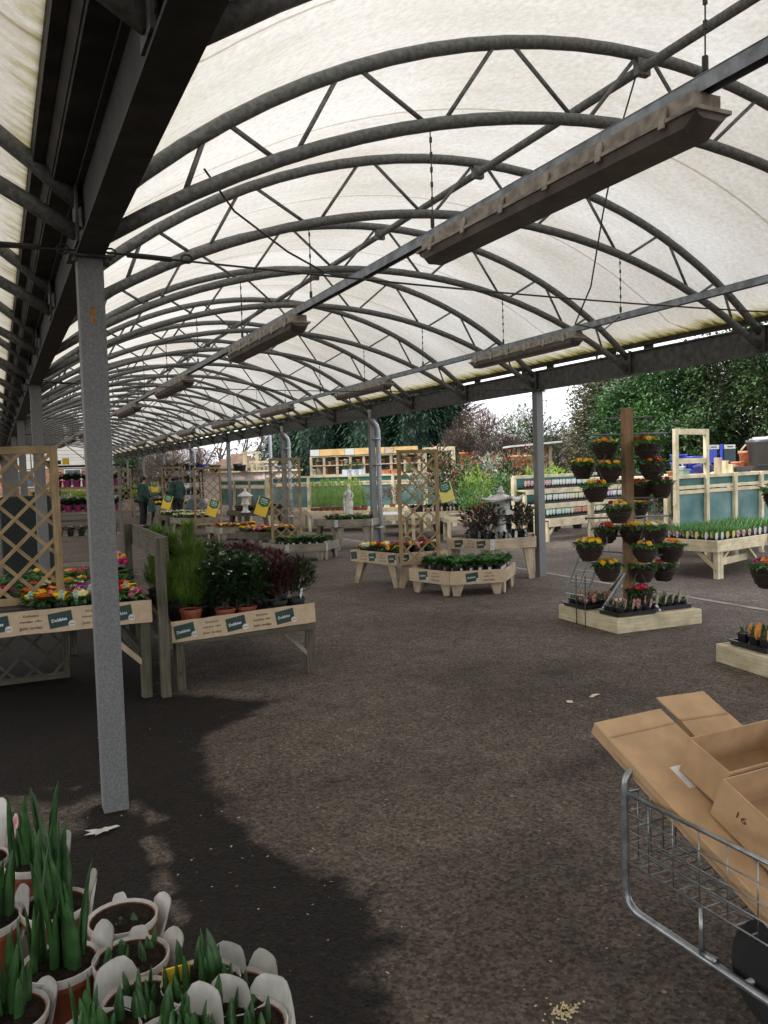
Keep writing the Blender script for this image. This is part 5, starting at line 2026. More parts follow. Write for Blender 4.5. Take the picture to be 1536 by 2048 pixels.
# --- fourth island and tables near the people
t4 = [V((4.75, 27.2)), V((4.85, 26.3)), V((6.0, 26.1)), V((6.1, 27.0))]
poly_table('display_table', 'far table of yellow primroses behind the person carrying a bag', 'display table', [p + V((.1, 2.6)) for p in t4], .66, .16, wd=wood_old, legs='splay')
for i, p in enumerate(fill([p + V((.1, 2.6)) for p in t4], .2, .08, .01)):
    PRB[6].place_small('pure yellow primrose on the far table behind the people', 'primrose', (p.x, p.y, .60), rnd.uniform(0, 6), 1.3, 'yellow primroses behind the people')
poly_table('low_display_table', 'low table of cream primroses between the two people', 'display table', [p + V((-.15, -.7)) for p in t4], .45, .16, wd=wood_grey)
for i, p in enumerate(fill([p + V((-.15, -.7)) for p in t4], .2, .08, .01)):
    CR[i % 2].place_small('cream primrose on the low table between the people', 'primrose', (p.x, p.y, .39), rnd.uniform(0, 6), 1.35, 'cream primroses between the people')
trellis('far trellis standing between the two people', (5.0, 27.9), (5.7, 27.8), .4, 1.95, .16, .028, .05)
trellis('farthest trellis left of the person carrying a bag', (3.7, 31.2), (4.5, 31.1), .4, 1.95, .16, .028, .05)
price_board('yellow price board between the two people', at_d(330, 1018, 26.0), math.radians(-22), (math.radians(-6), math.radians(18)), .28, .46, sign_y)
price_board('farthest yellow price board, at shoulder height of the people', at_d(310, 984, 30.0), math.radians(-25), (0, 0), .26, .38, sign_y)
# far benches with mixed greenery down the hall
fb_ = [('grey leaved', g_silver), ('dark leaved', g_dark), ('lime leaved', g_lime), ('red leaved', g_red)]
FS = [shrub(620 + i, m, black_pl, .09, .15, .34, .2, 120, .09, .05, tip=None, name='potted_shrub') for i, (n_, m) in enumerate(fb_)]
for j, (x0, y0, w, d) in enumerate(((1.5, 29.5, 2.2, 1.2), (1.6, 34.0, 2.2, 1.2), (5.0, 34.5, 2.0, 1.2), (1.4, 39.5, 2.4, 1.3), (4.6, 40.5, 2.4, 1.3))):
    R_ = rect((x0, y0), (1, -.05), w, d)
    where = ['left of the person carrying a bag', 'second on the left far down the hall', 'behind the far trellis', 'third on the left far down the hall', 'at the far end of the hall'][j]
    poly_table('far_bench', f'timber bench of mixed shrubs {where}', 'bench', R_, .6, .16, wd=wood_old, legs='post')
    for i, p in enumerate(fill(R_, .34, .14, .03)):
        k = rnd.randrange(4)
        FS[k].place_small(f'{fb_[k][0]} shrub on the bench {where}', 'shrub', (p.x, p.y, .55), rnd.uniform(0, 6), rnd.uniform(.9, 1.25), f'{fb_[k][0]} shrubs on the bench {where}')
# dark shelving with purple plants behind the far trellis
ds = thing('plant_rack', 'dark plant rack with purple plants beyond the two people', 'plant rack', (6.35, 31.0, 0), -.4)
for x in (-.65, .65):
    for y in (-.3, .3):
        MB().box((x, y, 1.0), (.05, .05, 2.0)).build('upright', black_pl, ds)
for z in (.5, .95, 1.4, 1.85):
    MB().box((0, 0, z), (1.4, .7, .04)).build('shelf', black_pl, ds)
rk = [bedding(640, g_purple, .06, .1, .12, .06, 20), bedding(641, g_silver, .06, .1, .12, .06, 20)]
rm = Matrix.Rotation(-.4, 4, 'Z')
for z in (.52, .97, 1.42, 1.87):
    for i in range(7):
        p = V((6.35, 31, 0)) + rm @ V((-.57 + .19 * i, -.16, 0))
        k = (i + int(z * 10)) % 2
        rk[k].place_small(['purple leaved', 'silver leaved'][k] + ' pot plant on the dark rack beyond the people', 'pot plant', (p.x, p.y, z), i, 1.35, ['purple', 'silver'][k] + ' plants on the dark rack')

# ------------------------------------------------------------------ the two people
skin_m = mat('skin', (.50, .28, .20), .6, 0, .08, 20)
coat_m = mat('dark_green_coat', (.010, .045, .035), .8, 0, .4, 7, .5, 22)
trouser_m = mat('black_trousers', (.012, .012, .014), .8, 0, .3, 9)
shoe_m = mat('black_shoes', (.015, .014, .013), .5)
hair_m = mat('dark_brown_hair', (.02, .011, .008), .7, 0, .4, 30)
hat_m = mat('grey_knit', (.16, .16, .165), .9, 0, .25, 40, .5, 90)


def skinned(name, pts, edges, radii, m, root, sub=2):
    me = bpy.data.meshes.new(name)
    me.from_pydata(pts, edges, [])
    me.materials.append(m)
    o = bpy.data.objects.new(name, me)
    COL.objects.link(o)
    o.parent = root
    sk = o.modifiers.new('skin', 'SKIN')
    sk.use_smooth_shade = True
    lay = me.skin_vertices[0] if me.skin_vertices else None
    if lay is None:
        bpy.context.view_layer.objects.active = o
    for i, r in enumerate(radii):
        r = r if isinstance(r, tuple) else (r, r)
        me.skin_vertices[0].data[i].radius = r
    me.skin_vertices[0].data[0].use_root = True
    sb = o.modifiers.new('smooth', 'SUBSURF')
    sb.levels = sb.render_levels = sub
    return o


def person(label, p, rz, H, arms, hat=False, lean=0.0):
    """standing figure facing -Y in its own axes; arms = elbow and hand for right and left"""
    root = thing('person', label, 'person', p, rz)
    k = H / 1.7
    S = lambda x, y, z: (x * k, y * k - lean * z, z * k)
    (re, rh), (le, lh) = arms
    P_ = [S(0, 0, .92), S(0, 0, 1.12), S(0, .01, 1.32), S(0, .01, 1.44), S(0, -.005, 1.50), S(0, -.025, 1.57), S(0, -.025, 1.645),
          S(-.17, 0, 1.39), S(*re), S(*rh), S(.17, 0, 1.39), S(*le), S(*lh),
          S(-.09, 0, .88), S(-.095, -.01, .48), S(-.10, .02, .09), S(-.11, -.10, .04), S(.09, 0, .88), S(.095, -.01, .48), S(.10, .02, .09), S(.11, -.10, .04)]
    E_ = [(0, 1), (1, 2), (2, 3), (3, 4), (4, 5), (5, 6), (3, 7), (7, 8), (8, 9), (3, 10), (10, 11), (11, 12), (0, 13), (13, 14), (14, 15), (15, 16), (0, 17), (17, 18), (18, 19), (19, 20)]
    R_ = [.12, .11, .12, .085, .05, .078, .07, .055, .042, .03, .055, .042, .03, .08, .055, .04, .035, .08, .055, .04, .035]
    skinned('body', P_, E_, [r * k for r in R_], skin_m, root)
    # hands with fingers
    for hx, sg in ((rh, -1), (lh, 1)):
        hp = V(S(*hx))
        mb = MB()
        for f in range(4):
            o = hp + V((sg * (.008 * f - .012), -.012, -.035)) * k
            mb.tube([o, o + V((0, -.012, -.03 - .004 * (f % 3))) * k, o + V((-sg * .008, -.004, -.055 - .004 * (f % 3))) * k], [.009 * k, .008 * k, .006 * k], 6)
        mb.tube([hp + V((-sg * .02, -.01, -.01)) * k, hp + V((-sg * .038, -.02, -.035)) * k], [.010 * k, .008 * k], 6)
        mb.build('fingers', skin_m, root, smooth=True)
    # face
    hd = V(S(0, -.025, 1.60))
    MB().blob(hd + V((0, -.088, -.012)) * k, (.013 * k, .02 * k, .022 * k), 8, 6).build('nose', skin_m, root, smooth=True)
    for sg in (-1, 1):
        MB().blob(hd + V((sg * .03, -.075, .015)) * k, (.011 * k, .008 * k, .007 * k), 8, 5).build('eye', ink, root)
        MB().blob(hd + V((sg * .08, .005, 0)) * k, (.010 * k, .02 * k, .03 * k), 8, 5).build('ear', skin_m, root, smooth=True)
    MB().blob(hd + V((0, -.076, -.05)) * k, (.022 * k, .008 * k, .006 * k), 8, 5).build('mouth', mat('lips', (.35, .12, .10), .6), root)
    # trousers, shoes
    T = [S(0, 0, .94), S(-.095, 0, .84), S(-.097, -.01, .48), S(-.10, .02, .10), S(.095, 0, .84), S(.097, -.01, .48), S(.10, .02, .10)]
    skinned('trousers', T, [(0, 1), (1, 2), (2, 3), (0, 4), (4, 5), (5, 6)], [.15 * k, .12 * k, .095 * k, .09 * k, .12 * k, .095 * k, .09 * k], trouser_m, root)
    for sg in (-1, 1):
        b = V(S(sg * .105, -.03, .0))
        MB().blob((b.x, b.y - .03 * k, .045 * k), (.055 * k, .14 * k, .05 * k), 12, 6).build('shoe', shoe_m, root, smooth=True)
    # padded coat with sleeves and collar
    Cc = [S(0, 0, .80), S(0, 0, 1.0), S(0, .005, 1.22), S(0, .01, 1.38), S(0, .0, 1.475), S(-.18, 0, 1.385), S(*re), tuple(V(S(*re)).lerp(V(S(*rh)), .9)), S(.18, 0, 1.385), S(*le), tuple(V(S(*le)).lerp(V(S(*lh)), .9))]
    skinned('coat', Cc, [(0, 1), (1, 2), (2, 3), (3, 4), (3, 5), (5, 6), (6, 7), (3, 8), (8, 9), (9, 10)], [(.24 * k, .20 * k), (.225 * k, .19 * k), (.215 * k, .18 * k), (.17 * k, .14 * k), .085 * k, .10 * k, .085 * k, .07 * k, .10 * k, .085 * k, .07 * k], coat_m, root)
    if hat:
        mb = MB()
        mb.lathe([(.108, -.01), (.115, .02), (.112, .06), (.09, .115), (.05, .145), (.001, .152)], 18, (hd.x, hd.y + .008, hd.z + .015 * k))
        mb.build('knit_hat', hat_m, root, smooth=True)
        mb = MB().blob(hd + V((0, .03, -.05)) * k, (.09 * k, .07 * k, .09 * k), 12, 8)
        mb.build('hair', hair_m, root, smooth=True)
        MB().blob(hd + V((0, .03, .185)) * k, (.032 * k,) * 3, 10, 6).build('pompom', hat_m, root, smooth=True)
    else:
        mb = MB()
        mb.blob(hd + V((0, .022, .035)) * k, (.105 * k, .105 * k, .095 * k), 16, 10)
        mb.blob(hd + V((0, .055, -.03)) * k, (.095 * k, .07 * k, .10 * k), 14, 8)
        mb.build('hair', hair_m, root, smooth=True)
    return root


p1 = at(287, 1056)
person('person with short dark hair in a dark green coat, both hands holding a green bag', p1, math.radians(62), 1.66,
       (((-.25, -.06, 1.12), (-.11, -.26, .94)), ((.25, -.06, 1.12), (.11, -.26, .94))), lean=.03)
f1 = V((math.sin(math.radians(62)), -math.cos(math.radians(62)), 0))
bg = thing('carrier_bag', 'dark green bag held in front by the person with short dark hair', 'bag', p1 + f1 * .30, math.radians(62))
mb = MB()
w0, w1, hh = .19, .17, .33
mb.add([(-w1, -.07, .52), (w1, -.07, .52), (w1, .07, .52), (-w1, .07, .52), (-w0, -.05, .85), (w0, -.05, .85), (w0, .05, .85), (-w0, .05, .85)], [(3, 2, 1, 0), (0, 1, 5, 4), (1, 2, 6, 5), (2, 3, 7, 6), (3, 0, 4, 7)])
mb.build('bag_body', mat('green_bag', (.015, .075, .065), .6, 0, .3, 8), bg)
for y in (-.05, .05):
    MB().tube([(-.10, y, .84), (-.09, y * .5, .90), (0, y * .3, .915), (.09, y * .5, .90), (.10, y, .84)], .008, 6).build('handle', black_pl, bg)
p2 = at(357, 1054)
person('person in a grey knitted hat and dark green padded coat standing beside the far trellis', p2, math.radians(-150), 1.70,
       (((-.27, .03, 1.12), (-.24, -.08, .90)), ((.27, .03, 1.12), (.24, -.08, .90))), hat=True)

# ------------------------------------------------------------------ hanging basket tree on its pallet
def pallet(label, p, ux, w, d, h=.15):
    R_ = rect(p, ux, w, d)
    c = centroid(R_)
    root = thing('pallet_base', label, 'pallet base', c)
    ux = V(ux).normalized(); uy = V((-ux.y, ux.x))
    for i in range(4):
        a, b = R_[i], R_[(i + 1) % 4]
        dd = (b - a).normalized()
        nr = V((-dd.y, dd.x))
        e = .024 if i % 2 else 0
        mb = MB().bar((a + nr * .012 + dd * e).to_3d() + V((0, 0, h / 2)), (b + nr * .012 - dd * e).to_3d() + V((0, 0, h / 2)), .024, h)
        wpart(root, 'side_board', mb, wood_new, bevel=.003)
    n = 7
    for i in range(n):
        q = R_[0] + uy * (.03 + (d - .06) * (i + .5) / n)
        mb = MB().bar((q + ux * .026).to_3d() + V((0, 0, h - .014)), (q + ux * (w - .026)).to_3d() + V((0, 0, h - .014)), (d - .06) / n - .012, .02)
        wpart(root, 'deck_board', mb, wood_new)
    return root, c, ux, uy


pb, pc, pux, puy = pallet('square pallet base of pale timber under the hanging basket tree', (5.44, 6.30), (1.0, -.05), 1.06, 1.0)
mb = MB().box((pc.x + .02, pc.y + .0, 1.19), (.094, .094, 2.10), math.radians(-8))
pole = wpart(pb, 'pole', mb, wood_pole, bevel=.004)
PX_, PY_ = pc.x + .02, pc.y
for dx, dy in ((1, .1), (-1, -.1), (.1, -1), (-.1, 1)):
    a = V((PX_, PY_, .50)) + V((dx, dy, 0)).normalized() * .05
    b = V((PX_, PY_, .15)) + V((dx, dy, 0)).normalized() * .40
    wpart(pb, 'pole_brace', MB().bar(a, b, .03, .03), galv_out if dy < 0 else wood_grey)
DA = V((.93, -.37, 0))       # bars across the view
DB = V((.29, -.96, 0)).normalized()  # bars pointing to the camera
cap_m = black_pl
for z, dv_, l in ((2.14, V((.72, -.69, 0)), .27), (1.97, DA, .45), (1.72, V((.72, -.69, 0)), .32), (1.54, DB, .40), (1.30, V((.75, -.66, 0)), .38), (1.10, DA, .45), (.90, V((.72, -.69, 0)), .34), (.72, DB, .40)):
    a, b = V((PX_, PY_, z)) - dv_ * l, V((PX_, PY_, z)) + dv_ * l
    bo = wpart(pb, 'bar', MB().tube([a, b], .010, 8), galv, True)
    for e in (a, b):
        MB().blob(e, .014, 8, 5).build('bar_cap', cap_m, bo)


def basket_proto(seed, cols, trail=False):
    g = random.Random(seed)
    P = Proto('hanging_basket')
    mb = MB()
    r, h = .135, .155
    prof = []
    n = 12
    for i in range(n + 1):
        t = i / n
        rr = r * math.sin(PI / 2 * (.34 + .66 * t))
        prof.append((rr + (.005 if i % 2 else -.003), -h + h * t))
    prof += [(r + .008, .004), (r + .002, .014), (r - .012, .006), (r - .02, -.03), (.001, -.03)]
    mb.lathe(prof, 26)
    for i in range(70):     # twigs of the weave standing proud
        t = g.random(); a = g.uniform(0, 6.28)
        rr = r * math.sin(PI / 2 * (.34 + .66 * t)) + .004
        z = -h + h * t
        mb.tube([(rr * math.cos(a), rr * math.sin(a), z), ((rr + .006) * math.cos(a + .35), (rr + .006) * math.sin(a + .35), z + g.uniform(-.008, .008)), (rr * math.cos(a + .7), rr * math.sin(a + .7), z)], .0035, 4)
    b = P.part('bowl', mb, basket_m, smooth=False)
    mb = MB()
    for i in range(90):
        a, q = g.uniform(0, 6.28), g.uniform(0, 1) ** .5 * .14
        el = g.uniform(-.2, .9)
        mb.leaf((math.cos(a) * q, math.sin(a) * q, .0 + g.uniform(0, .045) * (1 - q * 4)), (math.cos(a) * math.cos(el), math.sin(a) * math.cos(el), math.sin(el) + .1), g.uniform(.05, .085), g.uniform(.03, .045), bend=.35)
    P.part('foliage', mb, g_bright if seed % 2 else g_mid)
    mb = MB()
    for i in range(8):
        a, q = i * 2.4 + g.uniform(-.3, .3), g.uniform(.04, .115)
        c = V((math.cos(a) * q, math.sin(a) * q, .08 - q * .2))
        k = i % len(cols)
        for j in range(3):
            p = c + V((g.uniform(-.018, .018), g.uniform(-.018, .018), g.uniform(-.008, .012)))
            nr = V((g.uniform(-.5, .5) + math.cos(a) * .5, g.uniform(-.5, .5) + math.sin(a) * .5, .8))
            mb.mi = k
            mb.flower(p, nr, g.uniform(.024, .033))
            mb.mi = len(cols)
            mb.flower(p + nr.normalized() * .004, nr, .006, 4)
    P.part('flowers', mb, [PET[c] for c in cols] + [eye_m])
    for k in range(3):
        a = 2 * PI * k / 3 + .4
        P.part('chain', MB().tube([(r * math.cos(a), r * math.sin(a), .005), (r * .45 * math.cos(a), r * .45 * math.sin(a), .15), (0, 0, .285)], .0028, 4), galv)
    P.part('hook', MB().tube([(0, 0, .28), (0, 0, .30), (.012, 0, .315), (0, 0, .325), (-.010, 0, .318)], .003, 5), galv)
    return P


bcols = [['yellow', 'orange', 'yellow'], ['red', 'yellow', 'yellow'], ['yellow'], ['magenta', 'orange', 'yellow'], ['orange', 'red'], ['red', 'yellow', 'yellow'], ['red', 'magenta'], ['yellow', 'white']]
BP = [basket_proto(700 + i, c) for i, c in enumerate(bcols)]
BASK = [  # px, py of rim, depth, kind, label
    (1209, 893, 8.6, 0, 'orange and yellow basket at the top left of the basket tree'), (1294, 890, 8.5, 1, 'red and yellow basket at the top right of the basket tree'),
    (1166, 932, 8.75, 2, 'yellow flowered basket at the far left, second tier of the basket tree'), (1218, 936, 8.55, 3, 'magenta and orange basket between the far left one and the pole'),
    (1304, 931, 8.5, 4, 'orange and red basket right of the pole below the top right one'), (1282, 973, 8.75, 5, 'red and yellow basket close behind the pole at right, third tier'),
    (1322, 968, 8.6, 6, 'dark red flowered basket at the far right of the third tier'), (1191, 976, 8.4, 5, 'red and yellow basket left of the pole at mid height'),
    (1238, 1018, 8.15, 1, 'red and yellow basket hanging in front of the pole'), (1274, 1012, 9.0, 0, 'orange and yellow basket partly behind the pole at mid height'),
    (1212, 1060, 8.75, 4, 'orange basket with a white card, left of the pole below middle'), (1266, 1060, 8.7, 2, 'yellow basket right of the pole below middle'),
    (1309, 1058, 8.35, 7, 'yellow and white basket at right below middle'), (1179, 1092, 8.35, 2, 'yellow basket above the wire ladder at lower left'),
    (1290, 1097, 8.3, 5, 'red and yellow basket at lower right near the pole'), (1340, 1095, 8.5, 0, 'yellow and orange basket at the far lower right'),
    (1215, 1134, 8.3, 2, 'lowest yellow basket left of the pole'), (1286, 1136, 8.6, 7, 'lowest basket right of the pole with yellow and white flowers'),
    (1327, 1134, 8.75, 6, 'lowest red flowered basket at the far right')]
for i, (px, py, d, k, lab) in enumerate(BASK):
    p = at_d(px, py, d)
    BP[k].place(lab, 'hanging basket', p, i * 1.7, rnd.uniform(.88, .97), 'hanging baskets on the pallet tree')
BP[6].place('red flowered basket standing on the pallet at the foot of the pole', 'hanging basket', (PX_ - .06, PY_ - .22, .33), .4, .95)
c = at_d(1195, 1052, 8.6)
tag(MB().bar(c, c + V((.03, -.01, .045)), .035, .002, up=(.3, -.9, 0)).build('price_card', white_pl), 'small white card tucked in an orange basket left of the pole', 'card')

# trays of pots on the pallet
mv = lambda a, b: V((pc.x, pc.y, 0)) + (pux * a + puy * b).to_3d()
pic_tag_d = mat('picture_tag_dusky', (.20, .05, .05), .4, 0, .5, 70, col2=(.55, .38, .34), lo=.42, hi=.6)
bulbs = {'pink': hyacinth_pot(720, pic_tag_d, None, .038), 'red': hyacinth_pot(721, pic_tag, None, .036), 'khaki': hyacinth_pot(722, pic_tag_k, None, .036), 'orange': hyacinth_pot(723, pic_tag_o, None, .046, .10)}
rzp = math.atan2(pux.y, pux.x)
for (a, b, w, d, k, nx_, ny_, lab) in ((-.285, .25, .44, .36, 'red', 4, 3, 'at the left of the pallet'), (-.24, -.29, .46, .30, 'pink', 4, 3, 'at the front of the pallet'),
                                       (.26, -.22, .50, .30, 'khaki', 5, 3, 'at the right of the pallet')):
    p = mv(a, b)
    plug_tray(f'black tray of bulb pots {lab}', (p.x, p.y, .152), rzp, w, d)
    for i in range(nx_):
        for j in range(ny_):
            q = mv(a + (i - (nx_ - 1) / 2) * (w - .03) / nx_, b + (j - (ny_ - 1) / 2) * (d - .03) / ny_)
            bulbs[k].place(f'small pot with a {k} picture label in the tray {lab}', 'potted bulb', (q.x, q.y, .162), rzp + rnd.uniform(-.6, .6), (1.1, 1.1, rnd.uniform(.75, .9)), f'{k} labelled pots {lab}')

# wire plant ladder leaning at the left of the pallet
lad = thing('plant_ladder', 'small grey green metal plant ladder leaning at the left of the basket tree', 'plant ladder', at(1150, 1235))
wire_g = mat('green_wire', (.16, .21, .20), .45, .3, .2, 20)
dl = 8.75
top_l, top_r = at_d(1160, 1105, dl), at_d(1199, 1107, dl - .05)
bot_l, bot_r = at_d(1128, 1186, 8.55), at_d(1172, 1192, 8.5)
sets = []
for a, b in ((top_l, bot_l), (top_r, bot_r)):
    m_ = a.lerp(b, .45) + V((.03, -.02, .03))
    pts = [a * (1 - t) ** 2 + m_ * 2 * t * (1 - t) + b * t * t for t in [i / 8 for i in range(9)]]
    sets.append(pts)
    wpart(lad, 'rail', MB().tube(pts, .010, 8), wire_g, True)
for a, b in zip(sets[0][::2], sets[1][::2]):
    wpart(lad, 'rung', MB().bar(a, b, .035, .008), wire_g)
mid = [a.lerp(b, .5) for a, b in zip(*sets)]
wpart(lad, 'rail', MB().tube(mid, .006, 6), wire_g, True)
wpart(lad, 'top_bar', MB().tube([top_l + (top_l - top_r) * .15, top_r + (top_r - top_l) * .15], .011, 8), wire_g, True)
g1, g2 = at(1153, 1247), at(1171, 1256)
q1, q2 = at_d(1152, 1150, 8.5), at_d(1170, 1152, 8.45)
wpart(lad, 'prop_leg', MB().tube([q1, V((g1.x, g1.y, .16)), g1], .0055, 6), mat('dark_green_wire', (.02, .05, .03), .5), True)
wpart(lad, 'prop_leg', MB().tube([q2, V((g2.x, g2.y, .16)), g2], .0055, 6), mat('dark_green_wire', (.02, .05, .03), .5), True)

# second basket tree, cut by the right edge
pb2, pc2, ux2, uy2 = pallet('pallet base of pale timber cut by the right edge, with orange labelled pots', (5.22, 4.05), (1.0, -.15), 1.05, .97)
wpart(pb2, 'pole', MB().box((pc2.x + .1, pc2.y, 1.19), (.094, .094, 2.10), -.38), wood_pole, bevel=.004)
for z, dv_, l in ((1.97, V((.8, .6, 0)), .45), (1.62, V((.60, -.8, 0)), .45), (1.40, V((.80, .60, 0)), .42), (.86, V((.9, .43, 0)), .42)):
    a, b = V((pc2.x + .1, pc2.y, z)) - dv_ * l, V((pc2.x + .1, pc2.y, z)) + dv_ * l
    wpart(pb2, 'bar', MB().tube([a, b], .010, 8), galv, True)
for i, (px, py, d, k, lab) in enumerate(((1538, 1138, 7.0, 3, 'basket with dull pink flowers cut by the right edge, low above the second pallet'), (1562, 985, 7.1, 7, 'basket whose leaves poke in at the right edge above the teal panel'))):
    BP[k].place(lab, 'hanging basket', at_d(px, py, d), 1 + i, 1.05)
p = V((pc2.x, pc2.y, 0)) + (ux2 * -.20 + uy2 * .22).to_3d()
rz2 = math.atan2(ux2.y, ux2.x)
plug_tray('black tray of orange labelled pots on the second pallet', (p.x, p.y, .152), rz2, .46, .40)
for i in range(4):
    for j in range(3):
        q = p + (ux2 * (-.165 + .11 * i) + uy2 * (-.125 + .125 * j)).to_3d()
        bulbs['orange'].place('black pot with an orange picture label on the second pallet', 'potted bulb', (q.x, q.y, .162), rz2 + rnd.uniform(-.5, .5), 1.1, 'orange labelled pots on the second pallet')

# ------------------------------------------------------------------ yard outside
UX = V((math.cos(math.radians(12)), math.sin(math.radians(12))))
UY = V((-UX.y, UX.x))
# right corner bench with bulbs
RB = rect((8.98, 8.34), (UX.x, UX.y), 2.6, 1.22)
rbt = poly_table('display_bench', 'new pale timber bench of bulbs in front of the teal panels', 'display bench', RB, .55, .165, wd=wood_new, legs='post', legs_at=(1, 2, 3))
q = RB[0] + UX * .10 + UY * .07
for dx in (0, .075):
    wpart(rbt, 'leg', MB().box((q.x + UX.x * dx, q.y + UX.y * dx, .22), (.07, .07, .44), math.radians(12)), wood_new, bevel=.003)
wpart(rbt, 'stretcher', MB().bar((q + UX * .05 - UY * .02).to_3d() + V((0, 0, .24)), (q + UX * .95 + UY * .1).to_3d() + V((0, 0, .24)), .03, .10), wood_new, bevel=.003)
for a, b, z0, z1 in ((q + UX * .1, q + UX * .30, .26, .41), (q, q + UY * .32, .14, .40), (q + UX * 1.0, q + UX * .75, .22, .42)):
    wpart(rbt, 'brace', MB().bar(a.to_3d() + V((0, 0, z0)), b.to_3d() + V((0, 0, z1)), .03, .06, up=(UX.y, -UX.x, 0)), wood_new)
hy = {n_: hyacinth_pot(740 + i, t, g_bright, .036, .10) for i, (n_, t) in enumerate((('white', pic_tag_w), ('yellow', pic_tag_y), ('salmon', pic_tag_b), ('lilac', pic_tag_p)))}
for h_ in hy.values():
    mb = MB()
    for i in range(14):
        a = rnd.uniform(0, 6.28)
        mb.leaf((math.cos(a) * .02, math.sin(a) * .02, .08), (math.cos(a) * .28, math.sin(a) * .28, 1), rnd.uniform(.12, .19), .02, fold=.15, bend=.1)
    h_.part('leaves', mb, g_bright)
order = ['white', 'white', 'yellow', 'yellow', 'salmon', 'salmon', 'salmon', 'lilac', 'white', 'lilac', 'white', 'lilac', 'lilac', 'lilac', 'white', 'white', 'lilac']
for j in range(7):
    for i in range(17):
        p = RB[0] + UX * (.10 + .145 * i) + UY * (.10 + .15 * j)
        k = order[(i + j) % 17] if j else order[i]
        hy[k].place(f'leafy bulb with a {k} picture label on the new pale bench', 'potted bulb', (p.x, p.y, .49), math.radians(-25) + rnd.uniform(-.2, .2), 1.05, f'{k} labelled bulbs on the new pale bench')


def panel_fence(label, a, b, n, z_top, parts, tall=(), name='panel_fence', cat='panel fence', foot=0.0):
    """timber frame with a narrow dark green strip above teal mesh panels"""
    a, b = V((a[0], a[1], 0)), V((b[0], b[1], 0))
    root = thing(name, label, cat, (a + b) / 2)
    d = (b - a) / n
    u = d.normalized()
    nr = V((u.y, -u.x, 0))
    k = parts
    for i in range(n + 1):
        zt = k['tall'] if i in tall else z_top
        p = a + d * i
        off = -nr * .0 + nr * .03
        wpart(root, 'post', MB().box((p.x + off.x, p.y + off.y, zt / 2), (.085, .06, zt), math.atan2(u.y, u.x)), wood_new, bevel=.003)
    for z, hh in ((z_top - .03, .06), (k['mid'], .055), (k['mid'] - .075, .06), (k['low'], .08)):
        for i in range(n):
            p0, p1 = a + d * i + u * .043, a + d * (i + 1) - u * .043
            wpart(root, 'rail', MB().bar(p0 + V((0, 0, z)), p1 + V((0, 0, z)), .045, hh), wood_new, bevel=.002)
    for i in range(n):
        p0, p1 = a + d * i + u * .03 - nr * .012, a + d * (i + 1) - u * .03 - nr * .012
        zc = (z_top - .06 + k['mid'] + .027) / 2
        wpart(root, 'green_strip', MB().bar(p0 + V((0, 0, zc)), p1 + V((0, 0, zc)), .012, z_top - .06 - k['mid'] - .02), teal_dk)
        zc = (k['low'] + k['mid'] - .1) / 2
        wpart(root, 'mesh_panel', MB().bar(p0 + V((0, 0, zc)), p1 + V((0, 0, zc)), .012, k['mid'] - .1 - k['low']), teal)
        q = p0 + u * .03 + nr * .03
        wpart(root, 'batten', MB().box((q.x, q.y, (k['low'] + k['mid'] - .1) / 2), (.05, .03, k['mid'] - .1 - k['low'] - .02), math.atan2(u.y, u.x)), wood_new)
    if len(tall) == 2:
        i, j = tall
        for z, hh in ((k['tall'] - .045, .09), (k['cross'], .085)):
            p0, p1 = a + d * i + u * .043 + nr * .03, a + d * j - u * .043 + nr * .03
            wpart(root, 'rail', MB().bar(p0 + V((0, 0, z)), p1 + V((0, 0, z)), .05, hh), wood_new, bevel=.002)
    return root


fa = V((9.70, 9.86)); fb2_ = fa + UX * .86 * 5
panel_fence('nearest panel fence at right with a tall open frame above its left panel', fa, fb2_, 5, 1.44, dict(mid=1.235, low=.48, tall=2.17, cross=1.66), tall=(0, 1))
# ledge behind the near fence, with pots and buckets
lg = thing('ledge_table', 'pale timber ledge behind the nearest panel fence, carrying buckets and planters', 'ledge table', (fa + UX * 2 + UY * .8).to_3d())
Q = [fa + UX * -.1 + UY * .10, fa + UX * 4.6 + UY * .10, fa + UX * 4.6 + UY * 1.7, fa + UX * -.1 + UY * 1.7]
wpart(lg, 'table_top', MB().prism(Q, 1.38, 1.42), wood_new)
for p in Q:
    p = p + (centroid(Q).xy - p).normalized() * .12
    wpart(lg, 'leg', MB().box((p.x, p.y, .69), (.08, .08, 1.38)), wood_new)
LZ = 1.42


def simple_pot(name, label, cat, p, r, h, m, n=20, square=False, rim=.012, handle=False, group=None, tilt=None):
    root = thing(name, label, cat, p, 0, group)
    if tilt: root.rotation_euler = tilt
    k = 4 if square else n
    ph = PI / 4 if square else 0
    s = 1.35 if square else 1
    MB().lathe([(r * .76 * s, 0), (r * .97 * s, h * .86), (r * s + rim, h * .87), (r * s + rim, h), (r * s - .012, h), (r * .72 * s, .03), (.001, .03)], k, phase=ph).build('vessel', m, root, smooth=not square)
    if handle:
        MB().tube([(r * math.cos(a), 0, h + r * .75 * math.sin(a)) for a in [PI * i / 10 for i in range(11)]], .012, 6).build('handle', m, root)
    return root


def on_ledge(px, py, back, zz=LZ):
    """spot on the ledge seen in a column of the photograph, 'back' metres behind the fence"""
    q = _f + _ix * ((px - 768) / F_PX) - _iy * ((py - 1024) / F_PX)
    o = fa + UY * back
    nrm = UY
    t = (o.x * nrm.x + o.y * nrm.y) / (q.x * nrm.x + q.y * nrm.y)
    return V((q.x * t, q.y * t, zz))


